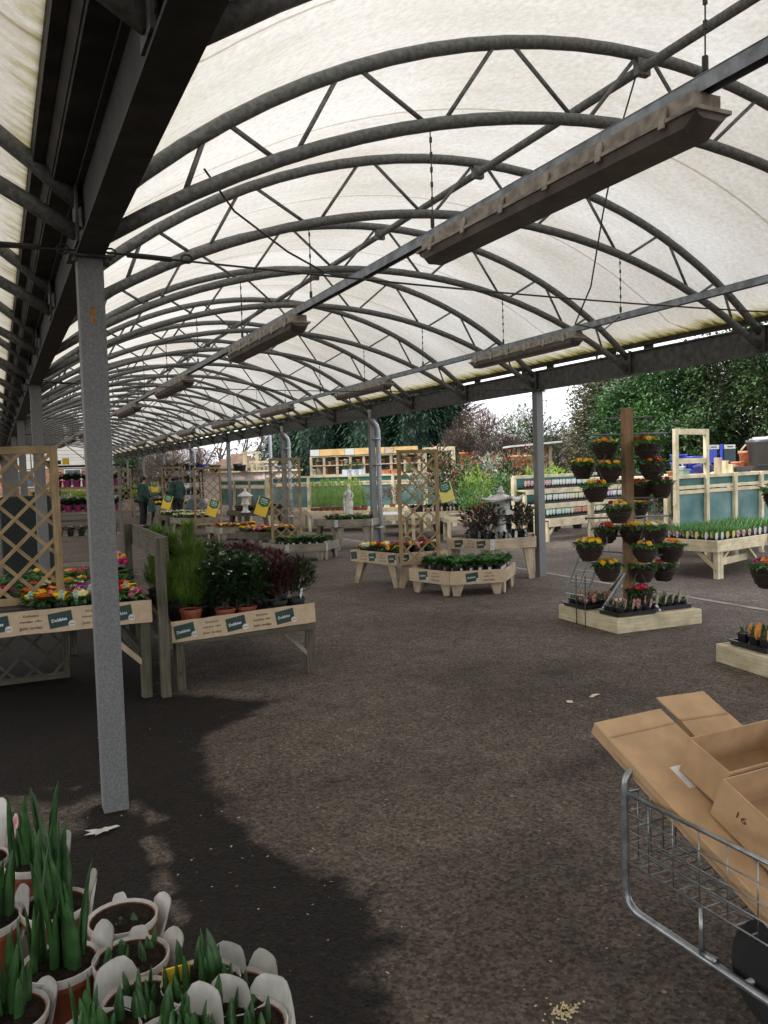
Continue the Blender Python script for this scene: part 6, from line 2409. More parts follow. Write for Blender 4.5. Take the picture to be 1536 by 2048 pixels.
for px, back, r, h, zz, lab in ((1357, .9, .14, .22, LZ, 'lower blue bucket of the stack seen through the tall frame'), (1357, .9, .14, .20, LZ + .16, 'topmost blue bucket of the stack seen through the tall frame'),
                                (1389, 1.0, .135, .24, LZ + .08, 'single blue bucket right of the bucket stack'), (1372, 1.25, .12, .20, LZ, 'blue bucket half hidden behind the bucket stack')):
    simple_pot('bucket', lab, 'bucket', on_ledge(px, 900, back, zz), r, h, blue_pl)
simple_pot('planter_box', 'low blue crate under the right hand blue bucket', 'planter', on_ledge(1392, 930, 1.0), .16, .075, blue_pl, square=True)
simple_pot('bucket', 'white bucket with raised handle among the blue ones', 'bucket', on_ledge(1358, 930, .5), .085, .15, white_pl, handle=True)
simple_pot('planter', 'grey green planter lying in front of the white bucket', 'planter', on_ledge(1366, 945, .25), .085, .11, mat('grey_green_plastic', (.22, .33, .30), .5), square=True)
for i, (px, b) in enumerate(((1388, .3), (1405, .42))):
    simple_pot('flower_pot', ['dark blue pot lying on its side, left of its twin', 'dark blue pot lying on its side, nearer the tall post'][i], 'flower pot', on_ledge(px, 945, b, LZ + .09), .085, .15, mat('dark_blue_glaze', (.02, .02, .14), .35), tilt=(math.radians(80), 0, .6 + i))
simple_pot('flower_pot', 'small pink terracotta pots at the left end of the ledge', 'flower pot', on_ledge(1343, 945, .25), .07, .08, terra_pale)
for i, (px, b, r, h, lab) in enumerate(((1447, 1.2, .09, .22, 'upright terracotta pot stack beside the blue bin'), (1455, .9, .10, .13, 'terracotta pot left of the timber boxes'), (1464, 1.3, .13, .12, 'low wide terracotta bowl behind the dark troughs'),
                                   (1476, 1.25, .13, .19, 'middle sized terracotta pot left of the tall one'), (1495, 1.2, .165, .40, 'tall terracotta pot beside the big slate planter'))):
    simple_pot('terracotta_pot', lab, 'terracotta pot', on_ledge(px, 930, b), r, h, terra_pale)
simple_pot('planter', 'big slate grey planter with a moulded panel at the right edge', 'planter', on_ledge(1527, 930, .75), .31, .60, slate_pl, square=False, n=28)
simple_pot('planter', 'pale glazed planter behind the big slate one', 'planter', on_ledge(1531, 900, 1.3), .24, .68, mat('pale_glaze', (.45, .44, .46), .4), n=24)
for i, (px, b, w) in enumerate(((1475, .4, .13), (1487, .65, .12), (1460, .6, .10))):
    simple_pot('trough', ['dark slate trough in front of the terracotta pots', 'dark slate trough beside the big slate planter', 'dark slate trough next to the timber box'][i], 'trough', on_ledge(px, 945, b), w, .10, slate_pl, square=True)
for i, (px, b) in enumerate(((1436, .35), (1449, .4), (1463, .45))):
    p = on_ledge(px, 945, b)
    tag(MB().box((p.x, p.y, LZ + .14 - .03 * i), (.10, .10, .28 - .06 * i), .3).build('timber_block', [wood_mid, wood_new, wood_new][i], bevel=.004),
        ['tallest timber block on the ledge, beside the tall post', 'middle timber block on the ledge', 'shortest timber block on the ledge, beside the troughs'][i], 'timber block')
sp_ = thing('sign_post', 'white information boards on a blue post behind the ledge', 'sign', on_ledge(1443, 880, 3.0, 0))
MB().box((0, .0, 1.0), (.05, .05, 2.02)).build('post', blue_pl, sp_)
for i, (x, m) in enumerate(((-.30, white_pl), (.22, white_pl))):
    b_ = MB().box((x, -.04, 1.95), (.34, .02, .10), 0).build('board', m, sp_)
    mb = MB()
    mb.quad(*[V((x + sx * .09, -.052, 1.95 + sz * .012)) for sx, sz in ((-1, -1), (1, -1), (1, 1), (-1, 1))])
    mb.build('lettering', ink, b_)
MB().box((-.35, -.04, 1.74), (.30, .02, .30)).build('board', blue_pl, sp_)
MB().box((.22, -.04, 1.74), (.36, .02, .30)).build('board', mat('dark_board', (.015, .04, .05), .5), sp_)
# tub barrow arch behind the planters
mb = MB().tube([on_ledge(1480, 880, 2.2, 1.4), on_ledge(1482, 880, 2.2, 1.85), on_ledge(1500, 880, 2.2, 2.08), on_ledge(1535, 880, 2.2, 2.14), on_ledge(1575, 880, 2.2, 2.05), on_ledge(1580, 880, 2.2, 1.4)], .02, 8)
tag(mb.build('timber_arch', wood_mid), 'bent timber arch rising behind the big slate planter', 'arch')

# stepped stand of small pots
SX = V((math.cos(math.radians(15)), math.sin(math.radians(15))))
SY = V((-SX.y, SX.x))
S0 = V((10.69, 14.5)); SL = 3.75
sd_ = thing('stepped_stand', 'three tier pale timber stand of small labelled pots behind the right post', 'stepped stand', (S0 + SX * SL / 2 + SY * .45).to_3d())
W3 = lambda a, b, z: (S0 + SX * a + SY * b).to_3d() + V((0, 0, z))
for z, b0, b1, ph in ((.50, 0, .36, .18), (.80, .34, .66, .11), (1.12, .62, .92, .11)):
    wpart(sd_, 'shelf', MB().bar(W3(0, (b0 + b1) / 2, z - .02), W3(SL, (b0 + b1) / 2, z - .02), b1 - b0, .03), wood_new)
    wpart(sd_, 'front_board', MB().bar(W3(0, b0 - .013, z - ph / 2), W3(SL, b0 - .013, z - ph / 2), .024, ph), wood_new, bevel=.003)
    if z > .5:
        wpart(sd_, 'riser_panel', MB().bar(W3(.05, b0 + .02, z - ph - .1), W3(SL - .05, b0 + .02, z - ph - .1), .012, .2), teal_dk)
wpart(sd_, 'back_panel', MB().bar(W3(.05, .93, 1.25), W3(SL - .05, .93, 1.25), .012, .25), teal_dk)
wpart(sd_, 'top_rail', MB().bar(W3(-.02, .95, 1.40), W3(SL, .95, 1.40), .06, .07), wood_new, bevel=.003)
for a in (-.03, SL):
    wpart(sd_, 'end_post', MB().box(tuple(W3(a, .93, .70)), (.09, .09, 1.40), math.radians(15)), wood_new, bevel=.003)
    for b, zt in ((.05, .42), (.36, .70), (.66, 1.0)):
        wpart(sd_, 'end_post', MB().box(tuple(W3(a + .04, b, zt / 2)), (.07, .07, zt), math.radians(15)), wood_new, bevel=.003)
wpart(sd_, 'brace', MB().bar(W3(.08, .05, .16), W3(.32, .05, .40), .03, .05), wood_new)
tiers = [(.50, .17, ['mint'] * 9 + ['red'] * 5 + ['white'] * 2 + ['cream'] * 4 + ['white'] + ['lilac'] * 6 + ['white'] * 4 + ['cream'] * 3), (.80, .50, ['white'] * 12 + ['cream'] * 7 + ['mint'] * 4 + ['lilac'] * 5 + ['white'] * 6),
         (1.12, .77, ['pink'] * 9 + ['mint'] + ['white'] * 9 + ['mint'] * 3 + ['lilac'] * 4 + ['white'] * 8)]
tg_ = dict(mint=pic_tag_m, red=pic_tag, white=pic_tag_w, cream=pic_tag_l, lilac=pic_tag_p, pink=pic_tag_b)
tp = {k: hyacinth_pot(760 + i, m, None, .060, .125) for i, (k, m) in enumerate(tg_.items())}
for ti, (z, b, seq) in enumerate(tiers):
    tn = ['lowest', 'middle', 'top'][ti]
    for q in range(5):
        a0, a1 = .12 + q * .72, .12 + q * .72 + .68
        c = W3((a0 + a1) / 2, b, z)
        plug_tray(f'black plant tray on the {tn} tier of the stepped stand', c, math.radians(15), .68, .24, .04, f'trays on the {tn} tier')
    for i, k in enumerate(seq):
        p = W3(.14 + .104 * i, b - .03, z + .012)
        tp[k].place_small(f'tiny pot with a {k} label on the {tn} tier of the stepped stand', 'potted bulb', p, math.radians(-20) + rnd.uniform(-.2, .2), 1.0, f'{k} labels on the {tn} tier')

# bench of dark shrubs with pink labels left of the stepped stand
LB = rect((8.6, 16.9), (.93, -.30), 2.6, 1.1)
poly_table('display_bench', 'pale timber bench with pink labelled shrubs behind the stone lantern', 'display bench', LB, .66, .14, wd=wood_new, legs='post')
lbx = (LB[1] - LB[0]).normalized(); lby = V((-lbx.y, lbx.x))
pkl = bedding(800, g_dark, .065, .12, .16, .07, 26, tagm=pic_tag_b, spread=(.3, 1.3), name='potted_shrub')
for i in range(12):
    p = LB[0] + lbx * (.12 + .21 * i) + lby * .13
    pkl.place_small('dark leaved shrub with a pink picture label on the bench behind the stone lantern', 'shrub', (p.x, p.y, .60), math.radians(-25), 1.1, 'pink labelled shrubs behind the lantern')
pho = [shrub(810 + i, m, black_pl, .12, .22, .95, .36, 330, .11, .05, tip=t, name='potted_shrub') for i, (m, t) in enumerate(((g_silver, g_red), (g_dark, g_red), (g_mid, g_red)))]
for i, (a, b, s) in enumerate(((.3, .6, .8), (.9, .75, 1.0), (1.5, .6, 1.05), (2.1, .75, 1.1), (2.5, .45, .95), (1.2, .35, .7))):
    p = LB[0] + lbx * a + lby * b
    pho[i % 3].place('tall shrub with red young leaves on the bench behind the stone lantern', 'shrub', (p.x, p.y, .60), i, s, 'red tipped shrubs behind the lantern')
for i in range(6):
    p = LB[0] + lbx * (.9 + .16 * i) + lby * -.42
    simple_pot('white_pot', 'white glazed pot in the row beside the stone lantern', 'flower pot', (p.x, p.y, .50), .08, .12, white_pl, n=12, group='white pots beside the lantern')
LB2 = rect(LB[0] + lbx * .7 - lby * .65, (lbx.x, lbx.y), 1.3, .5)
poly_table('display_bench', 'low pale bench of white pots behind the lantern table', 'display bench', LB2, .55, .12, wd=wood_new, legs='post')
# tall planting behind the stepped stand
lim = [shrub(830 + i, m, black_pl, .14, .25, 1.15, .40, 420, .085, .04, tip=t, name='potted_shrub', up=.9) for i, (m, t) in enumerate(((g_bright, g_lime), (g_lime, None), (g_bright, g_silver)))]
for i in range(9):
    p = W3(-.5 + .48 * i, 1.75 + .3 * (i % 2), 0)
    lim[i % 3].place('leafy lime green shrub in the row behind the stepped stand', 'shrub', p, i * .9, rnd.uniform(.98, 1.16), 'lime shrubs behind the stepped stand')
ros = [shrub(840 + i, m, black_pl, .14, .25, 1.7, .55, 330, .085, .045, tip=t, name='potted_shrub', up=.7, budm=bud_m) for i, (m, t) in enumerate(((g_mid, g_red), (g_dark, g_red)))]
for i in range(8):
    p = W3(.2 + .62 * i, 3.6 + .5 * (i % 2), 0)
    ros[i % 2].place('tall rose like shrub with reddish tips far behind the stepped stand', 'shrub', p, i * 1.3, rnd.uniform(.95, 1.15), 'tall rose shrubs behind the stepped stand')

# ------------------------------------------------------------------ long row of panels and benches farther out
def row(px, d, z=0.0):
    p = at_d(px, 940, d)
    return V((p.x, p.y, z))


panel_fence('long panel fence of teal mesh beyond the statue', row(535, 26.2).xy, row(965, 24.4).xy, 5, 1.52, dict(mid=1.30, low=.5, tall=2.3, cross=1.7), tall=(4,))
panel_fence('farther panel fence of teal mesh at the left, behind the third trellis', row(440, 30).xy, row(532, 27).xy, 3, 1.45, dict(mid=1.24, low=.5, tall=2.0, cross=1.6))
tf = thing('timber_portal', 'tall pale timber frame rising behind the nearest trellis', 'timber portal', row(885, 23.6))
a, b = row(850, 23.6), row(907, 23.2)
for p in (a, b):
    wpart(tf, 'post', MB().box((p.x, p.y, 1.12), (.11, .09, 2.24), math.radians(-24)), wood_new)
wpart(tf, 'rail', MB().bar(a + V((0, 0, 2.19)), b + V((0, 0, 2.19)), .09, .11), wood_new)
# bench of lime conifers
B1 = [row(612, 22.6).xy, row(745, 22.1).xy, row(738, 23.6).xy, row(606, 24.2).xy]
poly_table('display_bench', 'pale timber bench of lime conifers behind the statue', 'display bench', B1, .58, .15, wd=wood_new, legs='post')
bx = (B1[1] - B1[0]).normalized(); by = V((-bx.y, bx.x))
lc = [feather_conifer(860 + i, g_lime, terra, .085, .13, .78, .17, 300) for i in range(2)]
for i in range(9):
    for j in range(2):
        p = B1[0] + bx * (.10 + .165 * i) + by * (.2 + .3 * j)
        lc[(i + j) % 2].place_small('bright lime conifer in a terracotta pot on the bench behind the statue', 'conifer', (p.x, p.y, .52), i * 1.1 + j, rnd.uniform(.92, 1.08), 'lime conifers behind the statue')
B2 = [row(748, 23.2).xy, row(850, 22.7).xy, row(846, 24.2).xy, row(744, 24.6).xy]
poly_table('display_bench', 'pale timber bench with bronze shrubs beside the grey downpipe', 'display bench', B2, .60, .16, wd=wood_new, legs='post')
br_ = [shrub(870 + i, m, terra, .09, .14, .42, .24, 260, .05, .022, name='potted_shrub', up=.9, tip=t) for i, (m, t) in enumerate(((g_limed, g_red), (g_purple, g_red)))]
for i, (px, d, k, lab) in enumerate(((727, 22.8, 0, 'golden bronze shrub in a terracotta pot left of the grey downpipe'), (760, 23.6, 1, 'bronze shrub in a terracotta pot just right of the grey downpipe'), (783, 23.5, 1, 'bronze shrub in a terracotta pot nearest the trellis'))):
    p = row(px, d)
    br_[k].place(lab, 'shrub', (p.x, p.y, .53), i, 1.05)
B3 = [row(755, 20.4).xy, row(842, 20.0).xy, row(845, 21.5).xy, row(762, 21.9).xy]
poly_table('empty_bench', 'empty pale timber bench with grey tray top behind the nearest trellis', 'bench', B3, .55, .15, wd=wood_new, legs='post')
tag(MB().prism([p + (centroid(B3).xy - p) * .06 for p in B3], .495, .53).build('bench_liner', mat('grey_liner', (.38, .39, .40), .6, 0, .2, 3)), 'grey liner lying in the empty bench behind the nearest trellis', 'liner')

# wooden shop shelving with yellow header
sh = thing('shop_shelving', 'long timber shelving with yellow header boards in front of the conifers', 'shelving', row(720, 31.5))
a, b = row(622, 32.0), row(838, 30.6)
u = (b - a).normalized(); nr = V((u.y, -u.x, 0)); Ls = (b - a).length
hd_ = [(0, .09, white_pl), (.09, .33, header_y), (.33, .42, white_pl), (.42, .70, header_y), (.70, .78, wood_mid), (.78, 1, header_y)]
for t0, t1, m in hd_:
    wpart(sh, 'header_board', MB().bar(a + u * (Ls * t0 + .01) + nr * .03 + V((0, 0, 2.36)), a + u * (Ls * t1 - .01) + nr * .03 + V((0, 0, 2.36)), .03, .24), m)
for z in (2.20, 1.86, 1.5, 1.1):
    wpart(sh, 'shelf', MB().bar(a - nr * .3 + V((0, 0, z)), b - nr * .3 + V((0, 0, z)), .6, .04), wood_new if z > 2 else wood_mid)
for i in range(9):
    p = a + u * (Ls * i / 8)
    wpart(sh, 'upright', MB().box((p.x - nr.x * .05, p.y - nr.y * .05, 1.1), (.10, .06, 2.2), math.atan2(u.y, u.x)), wood_mid)
wpart(sh, 'back_panel', MB().bar(a - nr * .6 + V((0, 0, 1.1)), b - nr * .6 + V((0, 0, 1.1)), .02, 2.1), wood_old)
goods = [mat('goods_white', (.6, .6, .58), .6), mat('goods_brown', (.20, .10, .05), .6), mat('goods_black', (.03, .03, .03), .5), terra_pale]
for i in range(26):
    p = a + u * (Ls * (i + .5) / 26) - nr * .12
    z = 1.88 if i % 3 else 1.52
    simple_pot('shelf_pot', 'small pot standing on the timber shelving under the yellow header', 'pot', (p.x, p.y, z), rnd.uniform(.06, .10), rnd.uniform(.12, .22), goods[i % 4], n=10, group='pots on the timber shelving')
# topiary balls in pale blue planters on the fence ledge
pbl = mat('pale_blue_planter', (.48, .53, .64), .5, 0, .1)
lb_ = thing('planter_ledge', 'timber ledge behind the teal fence carrying the topiary planters', 'ledge', row(760, 26.6))
a, b = row(690, 26.6), row(960, 25.4)
wpart(lb_, 'ledge_top', MB().bar(a + V((0, 0, 1.46)), b + V((0, 0, 1.46)), .7, .05), wood_new)
for t in (0.03, .35, .65, .97):
    p = a.lerp(b, t)
    wpart(lb_, 'leg', MB().box((p.x, p.y, .72), (.09, .09, 1.44)), wood_new)
for i, px in enumerate((693, 707, 721)):
    p = row(px, 26.5, 1.485)
    root = thing('topiary', ['left topiary ball in a pale blue planter beyond the teal fence', 'middle topiary ball in a pale blue planter beyond the teal fence', 'right topiary ball in a pale blue planter, nearest the downpipe'][i], 'topiary', p)
    MB().box((0, 0, .10), (.20, .20, .20), .4).build('planter', pbl, root)
    bush(random.Random(i), 420, (0, 0, .30), (.12, .12, .12), .035, .022, .75, .3).build('crown', g_mid, root)
for i, (px, w, h, m, lab) in enumerate(((752, .12, .15, pbl, 'pale blue square planter right of the downpipe'), (770, .14, .16, terra_pale, 'left pale terracotta trough beyond the nearest trellis'), (788, .14, .17, terra_pale, 'right pale terracotta trough beyond the nearest trellis'),
                                        (800, .12, .12, pale_stone, 'pale stone bowl seen through the nearest trellis'), (893, .10, .13, pale_stone, 'rounded pale stone ornament beside the tall timber frame'), (921, .12, .10, white_pl, 'white planter right of the tall timber frame'),
                                        (938, .10, .08, pbl, 'pale blue planter farthest right on the far ledge'))):
    simple_pot('planter', lab, 'planter', row(px, 26.1, 1.485), w, h, m, square=i < 3)
p = row(820, 26.0, 1.485)
root = thing('topiary', 'low topiary ball in a black pot seen through the nearest trellis', 'topiary', p)
pot_mb(.12, .10).build('pot', black_pl, root)
bush(random.Random(9), 380, (0, 0, .19), (.16, .16, .11), .035, .022, .75, .3).build('crown', g_bright, root)
# pale pink boarded counter, pergola frames and roof at the left
pf = thing('boarded_counter', 'pale pinkish boarded counter beyond the third trellis', 'counter', row(500, 33))
a, b = row(380, 36), row(600, 31)
u = (b - a).normalized(); nr = V((u.y, -u.x, 0)); Lc = (b - a).length
wpart(pf, 'front_panel', MB().bar(a + V((0, 0, 1.2)), b + V((0, 0, 1.2)), .05, 1.0), pale_fence)
wpart(pf, 'counter_top', MB().bar(a + V((0, 0, 1.73)), b + V((0, 0, 1.73)), .3, .06), wood_new)
for i in range(8):
    p = a + u * Lc * i / 7 + nr * .05
    wpart(pf, 'post', MB().box((p.x, p.y, .88), (.10, .05, 1.76), math.atan2(u.y, u.x)), pale_fence)
for i, (px, d, w, h, lab) in enumerate(((503, 34, .5, 2.45, 'small open timber frame on the skyline left of the dark conifers'), (528, 33.5, .9, 2.05, 'low timber pergola frame left of the dark conifers'))):
    root = thing('pergola_frame', lab, 'pergola frame', row(px, d), math.radians(-24))
    for x in (-w / 2, w / 2):
        for y in (-.3, .3):
            MB().box((x, y, h / 2), (.07, .07, h)).build('post', wood_new, root)
    for y in (-.3, .3):
        MB().box((0, y, h + .045), (w + .2, .09, .09)).build('beam', wood_new, root)
hut = thing('garden_hut', 'timber summer house with a stepped shingle roof on the skyline at left', 'summer house', row(478, 41), math.radians(-20))
MB().box((0, 0, .95), (2.3, 2.0, 1.9)).build('wall', wood_mid, hut)
for i in range(6):
    k = 1 - i / 6.5
    MB().box((0, 0, 1.96 + .12 * i), (3.0 * k, 2.4 * k, .12)).build('roof', mat('shingle', (.30, .21, .15), .9, 0, .3, 4), hut)
for i, (px, d, r, h, lab) in enumerate(((430, 34.6, .24, .28, 'dark rounded planter on the counter at left'), (484, 33, .18, .24, 'large dark planter on the counter beside the white pipe'), (402, 35.0, .2, .34, 'dark blue pot at the left end of the counter'), (475, 33.2, .18, .3, 'grey pot beside the large dark planter'))):
    simple_pot('planter', lab, 'planter', row(px, d - .1, 1.76), r, h, slate_pl if i != 2 else blue_pl)
for i in range(10):
    p = row(520 + 8 * i, 32.6, 1.76)
    simple_pot('small_pot', 'small pale pot lined up on the boarded counter', 'pot', p, .07, rnd.uniform(.12, .2), [pale_stone, white_pl, pbl][i % 3], n=10, group='pale pots on the boarded counter')
# open shelter with white roof, terracotta jars
os_ = thing('open_shelter', 'small open timber shelter with a white roof beyond the red tipped shrubs', 'shelter', row(1062, 29), math.radians(-24))
for x in (-.5, .6):
    for y in (-.4, .4):
        MB().box((x, y, 1.15), (.10, .10, 2.3)).build('post', wood_mid, os_)
MB().bar((-.85, 0, 2.30), (.95, 0, 2.42), 1.5, .06).build('roof', white_pl, os_)
for i, (px, d) in enumerate(((1034, 26), (1058, 26.2), (1070, 26.5))):
    simple_pot('terracotta_jar', ['left terracotta jar under the white roofed shelter', 'middle terracotta jar under the white roofed shelter', 'right terracotta jar under the white roofed shelter'][i], 'terracotta jar', row(px, d, 1.55), .2, .42, mat('bright_terracotta', (.62, .22, .09), .7))
tj = thing('jar_table', 'timber table beyond the shrubs carrying three terracotta jars', 'table', row(1052, 26.3), math.radians(-24))
MB().box((0, 0, 1.52), (1.3, .7, .05)).build('table_top', wood_mid, tj)
for x in (-.55, .55):
    for y in (-.28, .28):
        MB().box((x, y, .75), (.08, .08, 1.5)).build('leg', wood_mid, tj)
simple_pot('chiminea', 'terracotta chiminea beside the brown hedge', 'chiminea', row(928, 27, 1.75), .14, .38, mat('rust_clay', (.40, .14, .06), .8))
tag(MB().box(tuple(row(928, 27, .87)), (.5, .5, 1.74)).build('plinth_block', wood_mid), 'timber plinth under the terracotta chiminea', 'plinth')
# loose lamp pole beyond the downpipe
root = thing('lamp_pole', 'slim pale pole standing outside, left of the second downpipe', 'pole', row(542, 25.5))
MB().tube([(0, 0, 0), (0, 0, 3.6)], .055, 10).build('shaft', galv_out, root, smooth=True)
MB().lathe([(.09, 0), (.09, .02)], 10).build('foot_plate', galv_out, root)

# brick building and walls at the far end
bb = thing('brick_building', 'orange brick building beyond the far end of the canopy', 'building', (0, 72, 0))
wpart(bb, 'wall', MB().box((3.2, 72, 1.5), (12.4, 5, 3.0)), brick)
for x in (-1.5, 2.2, 5.6):
    f_ = wpart(bb, 'window', MB().box((x, 69.46, 1.7), (1.3, .12, 1.4)), white_pl)
    o = MB().box((x, 69.39, 1.7), (1.1, .04, 1.2)).build('pane', mat('window_glass', (.08, .10, .11), .15), f_)
rf_ = wpart(bb, 'roof', MB().prism([(-3.3, 69.2), (9.7, 69.2), (9.7, 74.8), (-3.3, 74.8)], 3.0, 3.25), mat('roof_tile', (.25, .11, .07), .9, 0, .3, 3))

# ------------------------------------------------------------------ trees beyond the yard
def crown_leaves(g, n, c, rad, L, W, clumps=40, up=.2, shell=.55, spread=.26):
    """leaf clumps through the crown's volume, mostly toward its outside"""
    mb = MB()
    cs = []
    for i in range(clumps):
        while True:
            p = V((g.uniform(-1, 1), g.uniform(-1, 1), g.uniform(-1, 1)))
            if shell < p.length < 1: break
        cs.append(p * (1 + g.uniform(-.12, .14)))
    for i in range(n):
        k = cs[g.randrange(clumps)]
        q = k + V((g.gauss(0, spread), g.gauss(0, spread), g.gauss(0, spread * .75)))
        p = V((q.x * rad[0], q.y * rad[1], q.z * rad[2])) + V(c)
        d = V((k.x + g.uniform(-.8, .8), k.y + g.uniform(-.8, .8), up + g.uniform(-.6, .6)))
        mb.leaf(p, d, L * g.uniform(.6, 1.3), W * g.uniform(.7, 1.2), up=(g.uniform(-.5, .5), g.uniform(-.5, .5), 1))
    return mb


def limbs(g, H, r, n, spread, start=.35):
    mb = MB()
    mb.tube([(0, 0, -.05), (g.uniform(-.1, .1), g.uniform(-.1, .1), H * .4), (g.uniform(-.2, .2), g.uniform(-.2, .2), H * .8)], [r, r * .75, r * .3], 8)
    for i in range(n):
        a = g.uniform(0, 6.28)
        z = H * g.uniform(start, .75)
        e = V((math.cos(a) * spread * g.uniform(.5, 1), math.sin(a) * spread * g.uniform(.5, 1), z + H * g.uniform(.1, .3)))
        mb.tube([(0, 0, z), (e.x * .5, e.y * .5, z + (e.z - z) * .35), tuple(e)], [r * .35, r * .22, r * .06], 5)
    return mb


bark = mat('bark', (.07, .055, .04), .95, 0, .4, 6, .6, 20)
f_con = mat('dark_conifer_foliage', (.008, .032, .018), .6, 0, .5, .9, col2=(.026, .072, .036), leaf=.1, rand=.12)
f_ivy = mat('ivy_foliage', (.022, .055, .018), .5, 0, .5, 1.1, col2=(.075, .14, .042), leaf=.15, rand=.12)
f_lau = mat('laurel_foliage', (.018, .06, .018), .42, 0, .5, 1.2, col2=(.085, .18, .05), leaf=.15, rand=.1)
f_brown = mat('bare_twig', (.075, .055, .045), .9, 0, .4, 2.0, col2=(.15, .115, .095), rand=.1)
f_red = mat('reddish_twig', (.12, .065, .055), .9, 0, .4, 2.0, col2=(.22, .135, .115), rand=.1)
f_mix = mat('olive_foliage', (.06, .065, .03), .7, 0, .5, 1.0, col2=(.16, .15, .08), leaf=.1, rand=.1)


def tree_root(name, label, px, d, group=None):
    p = row(px, d)
    return thing(name, label, 'tree', p, 0, group)


# dark conifer screen
g = random.Random(21)
con_l = ['conifer at the left end of the dark conifer screen', 'second conifer from the left in the dark screen', 'conifer of the dark screen above the yellow header', 'conifer of the dark screen left of the grey downpipe',
         'conifer of the dark screen behind the grey downpipe', 'conifer of the dark screen behind the nearest trellis', 'conifer at the right end of the dark screen with ragged side branches']
for i, (px, d, H, R_) in enumerate(((598, 46, 9.2, 2.2), (645, 44, 8.8, 2.1), (692, 45, 9.0, 2.2), (740, 43, 8.6, 2.2), (788, 44, 8.4, 2.2), (836, 42, 8.0, 2.1), (890, 42.5, 6.9, 2.1))):
    root = tree_root('conifer_tree', con_l[i], px, d)
    limbs(g, H, .22, 8, R_ * .7, .1).build('trunk', bark, root)
    mb = MB()
    nn_, mm_ = 18, 14      # dense inner mass
    vs = []
    for a_ in range(mm_ + 1):
        t = a_ / mm_
        for b_ in range(nn_):
            q = 2 * PI * b_ / nn_
            rr = R_ * (1 - t) ** .62 * .78 * (1 + .18 * noise.noise(V((math.cos(q) * 2 + i * 5, math.sin(q) * 2, t * 6))))
            vs.append((math.cos(q) * rr, math.sin(q) * rr, .1 + H * .98 * t))
    mb.add(vs, [(a_ * nn_ + b_, a_ * nn_ + (b_ + 1) % nn_, (a_ + 1) * nn_ + (b_ + 1) % nn_, (a_ + 1) * nn_ + b_) for a_ in range(mm_) for b_ in range(nn_)])
    n = 6500
    for k in range(n):
        t = g.random() ** 1.25
        z = .15 + H * t
        rr = R_ * (1 - t) ** .62 * (.45 + .55 * g.random() ** .5) * (1 + .22 * noise.noise(V((i * 9 + z * 1.1, k % 7, 0))))
        a = g.uniform(0, 6.28)
        lump = 1 + .22 * noise.noise(V((math.cos(a) * 2 + i * 5, math.sin(a) * 2, z * .9)))
        p = V((math.cos(a) * rr * lump, math.sin(a) * rr * lump, z))
        dd = V((math.cos(a), math.sin(a), g.uniform(-.35, .5)))
        mb.leaf(p, dd, g.uniform(.28, .55), g.uniform(.09, .16), fold=.2, bend=.3)
    if i == 6:
        for k in range(26):     # ragged branches against the sky
            z = H * g.uniform(.45, .97)
            a = g.uniform(-1.3, .8)
            b0 = V((0, 0, z - .3))
            e = V((math.cos(a), math.sin(a), .42)) * R_ * (1.35 - z / H * .55)
            for q in range(26):
                t = g.uniform(.3, 1)
                p = b0 + e * t
                mb.leaf(p, e + V((g.uniform(-.4, .4), g.uniform(-.4, .4), g.uniform(-.5, .3))), g.uniform(.2, .42), .09)
    mb.build('crown', f_con, root)


def twiggy(name, label, px, d, H, R_, m, n=2600, seed=1, lean=.0, leafm=None, nl=0, base=.2, ck=.74):
    """dense winter shrub: many fine twigs fanning up and out"""
    g = random.Random(seed)
    root = tree_root(name, label, px, d)
    limbs(g, H, .12, 12, R_ * .8, .1).build('trunk', bark, root)
    mb = MB()
    for k in range(int(n * 3.2)):
        a = g.uniform(0, 6.28)
        t = g.random() ** .45
        el = g.uniform(.1, 1.5)
        o = V((math.cos(a) * R_ * t * math.cos(el), math.sin(a) * R_ * t * math.cos(el), H * base + H * (1 - base) * t * math.sin(el) * .95))
        o.x *= 1 + .2 * noise.noise(o * .8)
        o.z *= 1 + .12 * noise.noise(o * .7 + V((4, 0, 0)))
        dd = V((math.cos(a) * .6 + g.uniform(-.5, .5), math.sin(a) * .6 + g.uniform(-.5, .5), g.uniform(.2, 1)))
        mb.leaf(o, dd, g.uniform(.15, .42), g.uniform(.012, .03), fold=.1, bend=.15)
    mb.build('twigs', m, root)
    if nl:
        crown_leaves(g, nl, (0, 0, H * .55), (R_ * .85, R_ * .85, H * .4), .2, .11, 26).build('crown', leafm, root)
    return root


twiggy('winter_shrub', 'reddish brown bare shrub right of the dark conifer screen', 968, 40, 4.6, 2.3, f_red, 4200, 31)
twiggy('winter_shrub', 'grey brown bare shrub between the conifers and the reddish shrub', 930, 36, 3.4, 1.5, f_brown, 2600, 32, leafm=f_ivy, nl=400)
twiggy('ivy_shrub', 'rounded ivy green tree left of the right post', 1062, 38, 4.4, 2.1, f_brown, 2400, 33, leafm=f_ivy, nl=2600)
twiggy('winter_shrub', 'low dull brown hedge bush below the ivy green tree', 1020, 34, 2.9, 2.0, f_brown, 3200, 34)
twiggy('winter_shrub', 'distant reddish bush in the gap right of the right post', 1140, 46, 3.7, 1.8, f_red, 2400, 35)
twiggy('winter_shrub', 'reddish bare bush at the right of the ivy green tree', 1105, 42, 3.2, 1.4, f_red, 1600, 36)


